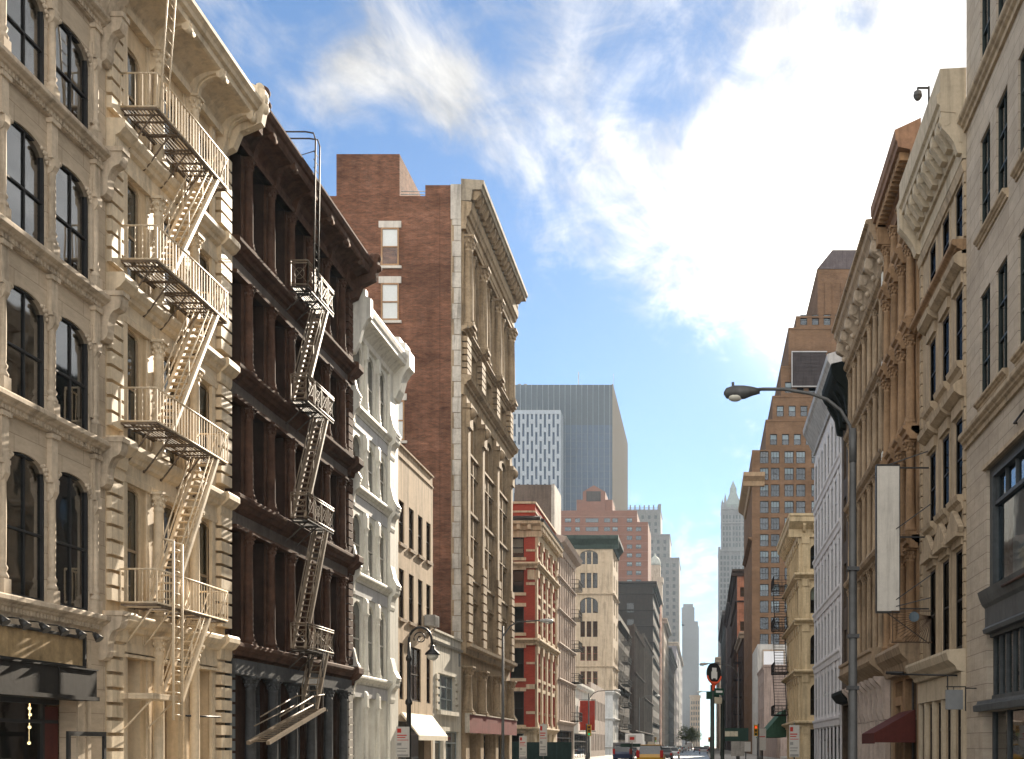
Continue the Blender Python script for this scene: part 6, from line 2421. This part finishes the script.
def tree(label, x, y, h, r, group=None):
    t = thing('street_tree', label, 'tree', (x, y, .1), group)
    b = MB()
    b.tube([(0, 0, 0), (.05, 0, h * .3), (0, .1, h * .55), (.1, 0, h * .8)], [.28, .22, .15, .05], 7)
    for k in range(7):
        a = k * 2.4
        b.tube([(0, 0, h * (.35 + .05 * k)), (r * .5 * math.cos(a), r * .5 * math.sin(a), h * (.5 + .05 * k)), (r * .85 * math.cos(a), r * .85 * math.sin(a), h * (.58 + .055 * k))], [.12, .07, .02], 5)
    b.build('trunk', bark, t)
    b = MB()
    rr = random.Random(int(x * 10 + y))
    cl = [Vector((r * .85 * math.cos(k * 2.4) * rr.uniform(.3, 1), r * .85 * math.sin(k * 2.4) * rr.uniform(.3, 1), h * rr.uniform(.45, .95))) for k in range(16)]
    for c in cl:
        for _ in range(70):
            p = c + Vector((rr.gauss(0, r * .2), rr.gauss(0, r * .2), rr.gauss(0, h * .06)))
            a = Vector((rr.uniform(-1, 1), rr.uniform(-1, 1), rr.uniform(-1, 1))).normalized()
            e = a.orthogonal().normalized() * .26
            g_ = a.cross(e)
            b.add([p - e, p + g_ * .7, p + e, p - g_ * .7], [(0, 1, 2, 3)])
    b.build('crown', leafm, t)


for i, (px, z, h, r, lab) in enumerate([(691, 640, 11, 4, 'dark street tree near the far end of the left pavement'), (694, 760, 13, 5, 'rounded tree in front of the pale block at the street end'), (696.5, 880, 14, 5, 'farthest tree closing the street in the middle'), (686, 430, 9, 3.2, 'small street tree on the left pavement by the third crossing')]):
    tree(lab, X(px, z), z, h, r)

# ------------------------------------------------------------------ street furniture
galv = M('galvanised_steel', (.10, .10, .098), .45, .2, .2, .1, metal=.3)
t = thing('street_lamp', 'tall grey cobra head street lamp arching over the right side of the street', 'street lamp', (2.9, 21.3, .14))
b = MB()
b.lathe([(.17, 0), (.17, .5), (.13, .6), (.092, .75), (.082, 4), (.06, 7.4), (.05, 7.6)], 0, 0, 14, vaxis=2)
b.tube([(0, 0, 7.0), (0, 0, 7.65)], .072, 10)
b.build('pole', galv, t)
b = MB()
pts = [(0, 0, 7.4)] + [(-1.0 * (1 - math.cos(R(a))) - .0 * a, 0, 7.4 + .95 * math.sin(R(a))) for a in (20, 40, 60, 80)] + [(-1.35, 0, 8.42), (-1.75, 0, 8.42), (-1.95, 0, 8.4)]
b.tube(pts, .034, 8)
b.build('arm', galv, t)
b = MB()
b.tube([(-1.8, 0, 8.38), (-1.95, 0, 8.38), (-2.1, 0, 8.36), (-2.3, 0, 8.35), (-2.45, 0, 8.34), (-2.5, 0, 8.34)], [.05, .09, .13, .14, .1, .02], 12)
b.tube([(-2.32, 0, 8.46), (-2.32, 0, 8.55)], .03, 6)
h_ = b.build('head', galv, t)
b = MB(); b.ball((-2.28, 0, 8.26), .13, n=12, m=8, sq=(1.1, .9, .6)); b.build('lens', M('frosted_lens', (.6, .58, .5), .25, .05, 0, 0), h_)
for z_ in (2.6, 3.6, 4.9):
    MB().box(-.115, .115, -.11, .1, z_, z_ + .07).build('clamp', black_metal, t)

# bishop's crook lamp
t = thing('street_lamp', "black bishop's crook street lamp in front of the buff building", 'street lamp', (-10.75, 40.2, .14))
b = MB()
b.lathe([(.28, 0), (.28, .25), (.2, .35), (.2, .9), (.12, 1.05), (.09, 1.2), (.085, 3.0), (.13, 3.05), (.13, 3.15), (.075, 3.25), (.07, 4.6), (.11, 4.65), (.11, 4.75), (.06, 4.85), (.05, 5.3)], 0, 0, 12, vaxis=2)
b.build('pole', black_metal, t)
b = MB()
b.tube([(0, 0, 5.2)] + [(.42 - .42 * math.cos(R(a)), 0, 5.35 + .5 * math.sin(R(a))) for a in range(0, 181, 15)] + [(.86, 0, 5.2)], .045, 8)
b.tube([(.42 + .24 * (1 - a / 620) * math.cos(R(200 - a)), 0, 5.45 + .26 * (1 - a / 620) * math.sin(R(200 - a))) for a in range(0, 500, 20)], .022, 6)
b.build('crook', black_metal, t)
b = MB(); b.lathe([(.04, 5.22), (.08, 5.15), (.1, 5.05), (.26, 4.9), (.27, 4.84)], .86, 0, 14, vaxis=2); h_ = b.build('lamp_hood', black_metal, t)
b = MB(); b.lathe([(.22, 4.84), (.2, 4.74), (.12, 4.66), (.02, 4.64)], .86, 0, 14, vaxis=2); b.build('lens', M('frosted_lens', (.6, .58, .5)), h_)


def parking_sign(label, x, y, z, w, h, sw=0, pole=None):
    """white regulation plate with red and green lines; the plate hangs on a pole of its own or on a lamp"""
    t = thing('parking_sign', label, 'sign', (x, y, z))
    t2 = MB().box(-w / 2, w / 2, -.012, .0, 0, h).build('plate', M('sign_white', (.50, .485, .45), .5, .06, .05, .02), t)
    red = M('sign_red', (.45, .04, .03), .5, .1, 0, .02)
    grn = M('sign_grey', (.25, .25, .24), .5, .1, 0, .02)
    b = MB()
    b.box(-w * .42, -w * .12, -.016, -.0125, h * .80, h * .94); b.box(-w * .42, w * .3, -.016, -.0125, h * .70, h * .735); b.box(-w * .42, w * .2, -.016, -.0125, h * .63, h * .66)
    b.box(-w * .42, w * .42, -.016, -.0125, h * .55, h * .57)
    b.build('red_marks', red, t)
    b = MB()
    b.box(-w * .42, -w * .1, -.016, -.0125, h * .38, h * .47); b.box(-w * .42, w * .35, -.016, -.0125, h * .27, h * .3); b.box(-w * .42, w * .25, -.016, -.0125, h * .18, h * .21); b.box(-w * .42, w * .42, -.016, -.0125, .02, h * .09)
    b.build('grey_marks', grn, t)
    if pole:
        MB().tube([(0, .04, -z), (0, .04, h + .1)], .035, 8).build('post', M('green_grey_post', (.10, .11, .10), .5, .2, .1, .1), t)
    return t


parking_sign("white regulation sign on the black crook lamp pole", -10.9, 39.95, 1.25, .48, 1.1)
parking_sign('white regulation sign on a post in front of the cream yellow corner', 4.15, 50.0, 1.15, .46, 1.45, pole=1)
parking_sign('slim white regulation sign in front of the maroon sign band', -10.6, 73, 1.0, .5, 2.1, pole=1)
parking_sign('white regulation sign by the dark green hoarding', -10.8, 66, .9, .45, 1.35, pole=1)

# no turn sign pole, nearest
pole_m = M('dark_green_post', (.028, .035, .03), .5, .3, .1, .1)
t = thing('sign_post', 'slim dark post with round sign and street name blades in mid view', 'sign', (.17, 20, .14), rz=R(46))
MB().tube([(0, 0, 0), (0, 0, 2.62)], .038, 10).build('post', pole_m, t)
b = MB(); b.tube([(0, -.03, 2.83), (0, -.045, 2.83)], .19, 24); d = b.build('round_sign', M('sign_dark', (.02, .02, .02), .4, .1, 0, .02), t)
b = MB()
b.tube([(.185 * math.cos(R(a)), -.047, 2.83 + .185 * math.sin(R(a))) for a in range(195, 346, 10)], .018, 5)
b.prism([(-.1, 2.68), (.1, 2.68), (.035, 2.60), (.03, 2.52), (-.03, 2.52), (-.035, 2.60)], 1, -.046, -.03)
b.build('red_rim', M('orange_red', (.5, .07, .03), .5, .1, 0, .02), d)
b = MB()
b.box(-.075, .075, -.052, -.0455, 2.74, 2.86); b.box(-.055, .055, -.052, -.0455, 2.86, 2.93); b.box(-.07, -.04, -.052, -.0455, 2.72, 2.74); b.box(.04, .07, -.052, -.0455, 2.72, 2.74)
b.build('car_symbol', M('sign_white', (.72, .7, .66)), d)
MB().box(-.14, .16, -.02, .02, 2.36, 2.5).build('name_blade', M('dark_green_sign', (.02, .05, .035), .4, .1, 0, .02), t)
MB().box(.0, .24, -.06, -.025, 2.44, 2.56).build('name_blade', M('dark_green_sign', (.02, .05, .035)), t)
b = MB(); b.box(.03, .2, -.064, -.0605, 2.48, 2.52); b.build('name_line', M('sign_white', (.72, .7, .66)), t)
b = MB(); b.box(.02, .2, -.05, -.03, 2.28, 2.4); b.build('small_plate', M('tan_plate', (.35, .3, .22), .6), t)

# hanging blank banner on steel brackets
t = thing('projecting_sign', 'tall blank white projecting sign held by black rods on the orange tan building', 'sign', (XR, 43.6, 0))
b = MB(); b.box(-2.1, -1.22, 0, .22, 7.0, 12.75); b.build('panel', M('blank_sign_white', (.66, .63, .57), .6, .08, .2, .05), t)
b = MB()
b.box(-2.13, -1.19, -.01, .23, 12.752, 12.82); b.box(-2.13, -1.19, -.01, .23, 6.93, 6.998); b.box(-2.14, -2.102, -.01, .23, 7.0, 12.75); b.box(-1.218, -1.18, -.01, .23, 7.0, 12.75)
b.build('frame', black_metal, t)
for z_, dz_ in ((12.7, .0), (9.95, 0), (7.1, -.0)):
    MB().bar((-1.2, .1, z_), (0.0, .1, z_), .03).build('bracket', black_metal, t)
for za, zb in ((12.8, 13.3), (10.0, 11.2), (7.2, 8.4), (7.1, 7.5), (6.95, 5.7)):
    MB().bar((-1.7, .1, za), (0.0, -.3 if zb > 7 else .1, zb), .02).build('stay_rod', black_metal, t)

t = thing('sunburst_sign', 'iron sunburst fan with grey disc under the tall blank sign', 'sign', (XR, 43.2, 0))
b = MB()
for k in range(19):
    a = R(178 + k * 5.0)
    r1 = 1.45
    b.bar((-.05 - .2 * 0, 0, 6.75), (-.05 + 1.55 * math.cos(a), 0, 6.9 + max(-1.2, 1.55 * math.sin(a))), .011)
b.bar((-1.6, 0, 5.72), (0, 0, 5.72), .025); b.bar((-1.55, 0, 5.72), (-1.55, 0, 6.95), .018); b.bar((-1.6, 0, 6.95), (0, 0, 6.95), .018)
b.build('rays', M('rusty_iron', (.09, .06, .04), .7, .2, .1, .1), t)
b = MB(); b.tube([(-.72, -.03, 6.72), (-.72, -.06, 6.72)], .2, 20); b.build('disc', M('blue_grey_disc', (.12, .16, .19), .5), t)

t = thing('square_sign', 'small square grey sign hanging from a bracket near the limestone block', 'sign', (XR, 36.2, 0))
MB().box(-1.02, -.45, -.03, .03, 2.85, 3.5).build('panel', M('grey_sign_face', (.21, .22, .225), .55, .1, .1, .05), t)
b = MB(); b.bar((-1.0, 0, 3.6), (-.35, 0, 3.6), .02); b.bar((-.36, 0, 3.6), (-.36, 0, 2.8), .02); b.bar((-.36, 0, 3.55), (0, 0, 3.55), .02); b.bar((-.75, 0, 3.6), (-.75, 0, 3.5), .012)
b.build('bracket', black_metal, t)

t = thing('flag_rod', 'long thin rod reaching out from the limestone block past the cream fascia', 'pole', (XR, 38.2, 0))
b = MB(); b.tube([(-.1, 0, 4.1), (-2.2, 1.6, 4.25)], .035, 6); b.tube([(-1.8, 1.3, 4.28), (-2.35, 1.7, 4.3)], .06, 6); b.bar((0, -.1, 4.1), (-.12, 0, 4.1), .06); b.bar((-.45, .26, 4.12), (-.45, .26, 3.2), .02)
b.build('rod', black_metal, t)

# awning over the tan building's door
t = thing('awning', 'maroon canvas awning over the shop door of the orange tan building', 'awning', (XR, 46.6, 0))
b = MB()
b.prism([(0, 3.2), (-1.75, 2.2), (-1.75, 1.75), (-1.72, 1.75), (-1.72, 2.17), (0, 3.15)], 1, 0, 3.6)
b.prism([(0, 3.15), (-1.72, 2.17), (-1.72, 1.8), (0, 1.8)], 1, -.02, -.002)
b.build('canvas', M('maroon_canvas', (.10, .03, .025), .8, .15, .1, .1), t)
b = MB(); b.bar((-1.7, .1, 1.9), (0, .1, 1.9), .02); b.bar((-1.7, 3.5, 1.9), (0, 3.5, 1.9), .02); b.build('frame', black_metal, t)

# security camera on the roof edge
t = thing('security_camera', 'dome security camera on an arm at the cream cornice', 'camera', (8.15, 39.7, 24.45))
b = MB(); b.bar((0, 0, -.4), (0, 0, 1.0), .035); b.bar((0, 0, .95), (-.42, 0, .95), .03); b.bar((-.4, 0, .95), (-.4, 0, .84), .03); b.build('arm', black_metal, t)
b = MB(); b.lathe([(.05, .86), (.14, .8), (.16, .68), (.15, .62)], -.4, 0, 12, vaxis=2); b.ball((-.4, 0, .62), .13, n=10, m=6); b.build('dome', M('grey_dome', (.12, .12, .12), .4), t)

# green hoarding along the cross street on the left
t = thing('hoarding', 'dark green plywood hoarding in front of the red brick corner', 'fence', (-21, 98.8, 0))
b = MB(); b.box(0, 9.2, 0, .12, .1, 2.0)
for k in range(8):
    b.box(k * 1.3, k * 1.3 + .06, -.03, 0, .1, 2.0)
b.build('boards', M('dark_green_ply', (.02, .045, .04), .6, .2, .2, .1), t)

# green scaffold shed roof on the right
t = thing('site_shed', 'green sloping site canopy beside the vacant lot on the right', 'canopy', (6.2, 118, 0))
b = MB()
b.prism([(0, 2.6), (2.6, 5.6), (2.75, 5.6), (2.75, 2.6)], 1, 0, 12)
b.build('canvas', M('green_canvas', (.06, .13, .09), .8, .2, .15, .1), t)
for k in range(4):
    MB().bar((.2, k * 3.9 + .1, 0.1), (.2, k * 3.9 + .1, 2.7), .05).build('post', black_metal, t)
t = thing('low_wall', 'grey wall along the vacant lot past the cream yellow corner', 'wall', (XR, 134, 0))
MB().box(0, .4, 0, 27, 0, 3.2).build('wall', m_pk, t)


# cobra head lamps of the next blocks
def cobra(label, x, y, h, side, arm=3.2):
    t = thing('street_lamp', label, 'street lamp', (x, y, .14), 'cobra head lamps along the avenue')
    b = MB(); b.lathe([(.16, 0), (.15, .6), (.1, .8), (.07, h - .3)], 0, 0, 8, vaxis=2); b.build('pole', galv, t)
    b = MB()
    b.tube([(0, 0, h - 1.4)] + [(side * arm * .5 * (1 - math.cos(R(a))), 0, h - 1.4 + 1.4 * math.sin(R(a))) for a in (25, 50, 75)] + [(side * arm * .75, 0, h + .02), (side * arm, 0, h + .06)], .05, 6); b.build('arm', galv, t)
    b = MB(); b.tube([(side * (arm - .1), 0, h + .04), (side * (arm + .25), 0, h + .03), (side * (arm + .65), 0, h - .02), (side * (arm + .75), 0, h - .02)], [.07, .14, .15, .03], 8); hd = b.build('head', M('pale_lamp_head', (.5, .5, .48), .5), t)
    b = MB(); b.ball((side * (arm + .4), 0, h - .1), .13, n=8, m=6, sq=(1.2, 1, .6)); b.build('lens', M('frosted_lens', (.6, .58, .5)), hd)


cobra('grey street lamp reaching across the red brick corner building', -12.5, 68.7, 9.3, 1, 2.4)
cobra('grey street lamp in front of the pale base of the beige tower', -13.4, 129, 8.0, 1, 3.0)
cobra('street lamp against the sooty dark building on the left', -11.0, 190, 10.2, 1, 2.8)
cobra('street lamp reaching left below the stepped brick tower', 3.4, 106, 9.4, -1, 3)
cobra('street lamp before the dark blocks on the right', 2.8, 172, 10, -1, 3)


def signal(label, x, y, side, red=True, mast=False, arm=4.5):
    t = thing('traffic_light', label, 'traffic light', (x, y, .14))
    b = MB(); b.lathe([(.16, 0), (.14, .5), (.09, .6), (.08, 6 if mast else 3.6)], 0, 0, 8, vaxis=2); b.build('pole', galv, t)
    if mast:
      b = MB(); b.tube([(0, 0, 5.4), (side * arm * .5, 0, 6.0), (side * arm, 0, 6.2)], .05, 6); b.bar((0, 0, 6.0), (side * arm * .5, 0, 6.02), .02); b.build('arm', galv, t)
    yel = M('signal_yellow', (.50, .27, .03), .5, .1, .1, .05)
    for px_, pz in (((side * (arm - .3), 5.25), (side * .25, 2.5)) if mast else ((side * .25, 2.5),)):
        b = MB(); b.box(px_ - .19, px_ + .19, -.16, .16, pz - .05, pz + 1.0)
        for k in range(3):
            b.box(px_ - .16, px_ + .16, -.36, -.161, pz + .25 + k * .32, pz + .28 + k * .32)
        hd = b.build('signal_head', yel, t)
        for k, (c, on) in enumerate((('1a9a60', not red), ('ffb020', False), ('e04018', red))):
            b = MB(); b.tube([(px_, -.165, pz + .12 + k * .32), (px_, -.175, pz + .12 + k * .32)], .11, 10)
            b.build('lens', M_emit('lens_on_' + c, c, .5) if on else M('lens_off_%d' % k, ((.02, .06, .03), (.08, .05, .01), (.1, .02, .02))[k], .3), hd)
    return t


signal('traffic light mast on the left at the first crossing', -10.9, 103, 1, False)
signal('traffic light with yellow housings at the right side of the first crossing', 5.2, 103, -1, True, arm=2.6)
signal('farther traffic light on the left at the second crossing', -10.9, 247.5, 1, False, arm=3)
signal('farther traffic light on the right at the second crossing', 1.6, 247.5, -1, True)


def street_sign(label, x, y, z, w, h, m1, post=True, stripe=None, name='street_sign'):
    t = thing(name, label, 'sign', (x, y, z))
    MB().box(-w / 2, w / 2, -.02, .02, 0, h).build('plate', m1, t)
    if stripe:
        for a, b_, c, d, mm in stripe:
            MB().box(-w / 2 + a * w, -w / 2 + b_ * w, -.027, -.021, c * h, d * h).build('mark', mm, t)
    if post:
        MB().tube([(0, .05, -z + .14), (0, .05, h)], .05, 6).build('post', galv, t)
    return t


gs = M('green_sign', (.03, .06, .048), .45, .1, .05, .02)
wh = M('sign_white', (.72, .7, .66))
street_sign('green street name sign beside the red and white sign on the left', -7.1, 108, 1.55, 2.0, .34, gs)
street_sign('square red and white sign above the green name sign on the left', -6.9, 107, 2.0, .75, .7, wh, True, [(.2, .8, .35, .75, M('sign_red', (.45, .04, .03)))])
street_sign('wide green and cream direction sign above the right lanes', 3.0, 98, 2.1, 2.1, 1.15, gs, True, [(.0, .55, .35, .75, M('cream_sign', (.6, .55, .42), .5))])
street_sign('pale notice board under the green direction sign on the right', 2.6, 82, .9, 1.0, 1.1, M('grey_notice', (.35, .33, .3), .6), True)
street_sign('white square notice beside the yellow traffic light on the right', 3.5, 90, 1.2, .8, .8, wh, True)
street_sign('slim white sign near the green site canopy', 6.2, 116, 1.2, .9, 2.3, wh, True, [(.1, .9, .6, .64, M('sign_red', (.45, .04, .03)))])

t = thing('sandwich_frame', 'dark steel frame standing before the cream building at left', 'frame', (XL + .5, 25.9, .14))
b = MB(); b.box(0, .06, 0, .1, 0, 1.75); b.box(0, .06, 1.55, 1.65, 0, 1.75); b.box(0, .06, 0, 1.65, 1.75, 1.86); b.build('frame', black_metal, t)


# ------------------------------------------------------------------ vehicles
tyre_m = M('tyre', (.015, .015, .015), .8, .1, 0, .1)
rim_m = M('rim', (.3, .3, .3), .35, .1, 0, 0, metal=.7)
carglass = M('car_glass', (.02, .024, .028), .06, .05, 0, 0, spec=.8)
lamp_red = M('tail_lamp', (.4, .015, .01), .25, .05, 0, 0)
lamp_w = M('head_lamp', (.7, .7, .68), .2, .05, 0, 0)
PAINT = {}


def paint(name, c):
    return M(name + '_car_paint', c, .28, .06, 0, 0, spec=.6)


def vehicle(name, label, cat, x, y, col, kind='sedan', rz=0, group='vehicles in the street', taxi=False):
    t = thing(name, label, cat, (x, y, 0), group, rz)
    SH = {  # outline (y, z) of the body, the cabin, half widths
        'sedan': ([(-2.3, .38), (-2.34, .75), (-2.2, .95), (-1.5, .98), (.9, .93), (2.0, .82), (2.25, .66), (2.28, .36)], [(-1.75, .96), (-1.15, 1.42), (.2, 1.45), (1.05, .92)], .9),
        'suv': ([(-2.3, .42), (-2.36, .85), (-2.3, 1.08), (1.0, 1.06), (2.1, .98), (2.32, .75), (2.34, .4)], [(-2.25, 1.07), (-2.0, 1.68), (.2, 1.72), (1.1, 1.05)], .95),
        'van': ([(-2.6, .45), (-2.65, 1.2), (-2.6, 2.0), (-2.5, 2.05), (1.2, 2.05), (1.9, 1.2), (2.6, 1.0), (2.65, .45)], [(1.15, 1.3), (1.22, 2.0), (1.5, 1.95), (1.95, 1.22)], 1.0),
        'truck': ([(-3.8, .8), (-3.8, 3.3), (1.2, 3.3), (1.2, .8)], [(1.3, .6), (1.3, 2.3), (2.3, 2.25), (2.9, 1.4), (3.1, .6)], 1.2),
        'bus': ([(-6, .5), (-6, 3.0), (-5.8, 3.1), (5.8, 3.1), (6, 2.9), (6, .5)], [(-5.5, 1.4), (-5.5, 2.6), (5.6, 2.6), (5.6, 1.4)], 1.25)}
    body, cab, hw = SH[kind]
    pm = paint(*col)

    def taper(mb, k, z0, z1):
        mb.v = [(x_ * (1 - k * max(0, min(1, (z_ - z0) / (z1 - z0)))), y_, z_) for x_, y_, z_ in mb.v]
        return mb
    # outline is (y, z): axis 0 pushes (w=z, v=y)
    b = MB().prism([(z, y_) for y_, z in body], 0, -hw, hw)
    taper(b, .08, .6, 2 if kind in ('sedan', 'suv') else 4)
    b.build('body', pm, t)
    cm = carglass if kind not in ('truck',) else pm
    zt = max(z for y_, z in cab)
    b = MB().prism([(z, y_) for y_, z in cab], 0, -hw * (.9 if kind in ('sedan', 'suv') else 1.004), hw * (.9 if kind in ('sedan', 'suv') else 1.004))
    if kind in ('sedan', 'suv'):
        taper(b, .2, min(z for y_, z in cab), zt)
    b.build('cabin', cm, t)
    if kind in ('sedan', 'suv'):
        yy = [y_ for y_, z in cab if z > zt - .06]
        MB().box(-hw * .72, hw * .72, min(yy) - .05, max(yy) + .02, zt - .02, zt + .03).build('roof', pm, t)
    for sx in (-1, 1):
        for wy in ((-1.4, 1.4) if kind in ('sedan', 'suv') else (-body[-1][0] * .55 if kind != 'truck' else -2.4, body[-1][0] * .6 if kind != 'truck' else 2.1)):
            b = MB(); b.tube([(sx * (hw - .2), wy, .34), (sx * (hw + .01), wy, .34)], .34, 14)
            o = b.build('wheel', tyre_m, t)
            b = MB(); b.tube([(sx * (hw + .012), wy, .34), (sx * (hw + .02), wy, .34)], .2, 12); b.build('rim', rim_m, o)
        rear = min(y_ for y_, z in body)
        fr_ = max(y_ for y_, z in body)
        zl_ = .78 if kind in ('sedan',) else .95
        MB().box(sx * hw * .88 - .12, sx * hw * .88 + .1, rear - .03, rear + .12, zl_ - .12, zl_ + (.12 if kind == 'sedan' else .4)).build('tail_lamp', lamp_red, t)
        if kind != 'truck':
            MB().box(sx * hw * .8 - .16, sx * hw * .8 + .16, fr_ - .12, fr_ + .01, .62, .78).build('head_lamp', lamp_w, t)
    if taxi:
        b = MB(); b.prism([(-.28, zt + .04), (.28, zt + .04), (.2, zt + .24), (-.2, zt + .24)], 1, -.5, -.2); b.build('roof_sign', M('sign_white', (.72, .7, .66)), t)
    return t


Yw = ('cab_yellow', (.60, .32, .02)); Wt = ('white', (.7, .7, .69)); Bk = ('black', (.015, .015, .017)); Sv = ('silver', (.42, .43, .44)); Gy = ('grey', (.12, .12, .13)); Rd = ('dark_red', (.25, .03, .025)); Bl = ('navy', (.03, .05, .12))
vehicle('yellow_cab', 'large yellow cab seen from behind at the bottom of the view', 'taxi', -3.75, 80, Yw, 'suv', taxi=True)
vehicle('delivery_truck', 'tall white box truck parked on the left beyond the yellow cab', 'truck', -9.2, 150, Wt, 'truck')
vehicle('parked_van', 'grey van parked by the left kerb behind the box truck', 'van', -9.3, 128, Gy, 'van')
for i, (k, lab, px_, z_, col, taxi) in enumerate([
        ('sedan', 'silver saloon following the yellow cab ahead in the middle lane', 673, 150, Sv, 0),
        ('sedan', 'white saloon in the left queue with bright windows', 668, 175, Wt, 0),
        ('suv', 'black high roofed car in the queue on the left', 672, 205, Bk, 0),
        ('sedan', 'yellow cab in the middle of the far queue', 676, 235, Yw, 1),
        ('suv', 'white high roofed car far along the queue', 679, 270, Wt, 0),
        ('sedan', 'silver saloon far along the queue behind the white one', 683, 320, Sv, 0),
        ('van', 'white delivery van towering over the far queue', 686, 360, Wt, 0),
        ('sedan', 'dark saloon crossing the bright stretch of road', 697, 300, Gy, 0),
        ('sedan', 'dark red saloon farthest along the bright road', 700, 400, Rd, 0),
        ('suv', 'black car parked along the right kerb in the distance', 706.4, 300, Bk, 0),
        ('sedan', 'navy saloon on the left before the second crossing', 659, 210, Bl, 0),
        ('sedan', 'grey saloon beside the left kerb in the distance', 668, 290, Gy, 0),
        ('suv', 'silver high roofed car near the left kerb in the distance', 676, 380, Sv, 0)]):
    vehicle('parked_car' if 'kerb' in lab else 'car', lab, 'car', (px_ - VX) * z_ / F, z_, col, k, group='cars along the avenue', taxi=bool(taxi))
vehicle('city_bus', 'white city bus far down the avenue', 'bus', -5.6, 450, Wt, 'bus')

for i, (k, lab, px_, z_, col, taxi) in enumerate([
        ('sedan', 'grey saloon right behind the silver one in the middle lane', 664.5, 120, Gy, 0),
        ('sedan', 'black saloon beside the left kerb near the green name sign', 632, 142, Bk, 0),
        ('suv', 'navy high roofed car by the left kerb before the box truck', 624, 112, Bl, 0),
        ('sedan', 'white saloon by the left kerb near the slim trees', 680.5, 450, Wt, 0),
        ('suv', 'dark red high roofed car in the left lane of the far queue', 664, 240, Rd, 0),
        ('sedan', 'silver saloon close to the right kerb far ahead', 703.5, 230, Sv, 0)]):
    vehicle('parked_car' if 'kerb' in lab else 'car', lab, 'car', (px_ - VX) * z_ / F, z_, col, k, group='cars along the avenue', taxi=bool(taxi))
t = thing('bollard_post', 'short dark post just right of the round sign post', 'post', (.53, 30, .14))
b = MB(); b.lathe([(.09, 0), (.09, .3), (.055, .4), (.05, 2.7), (.07, 2.72), (.0, 2.85)], 0, 0, 10, vaxis=2); b.build('post', pole_m, t)
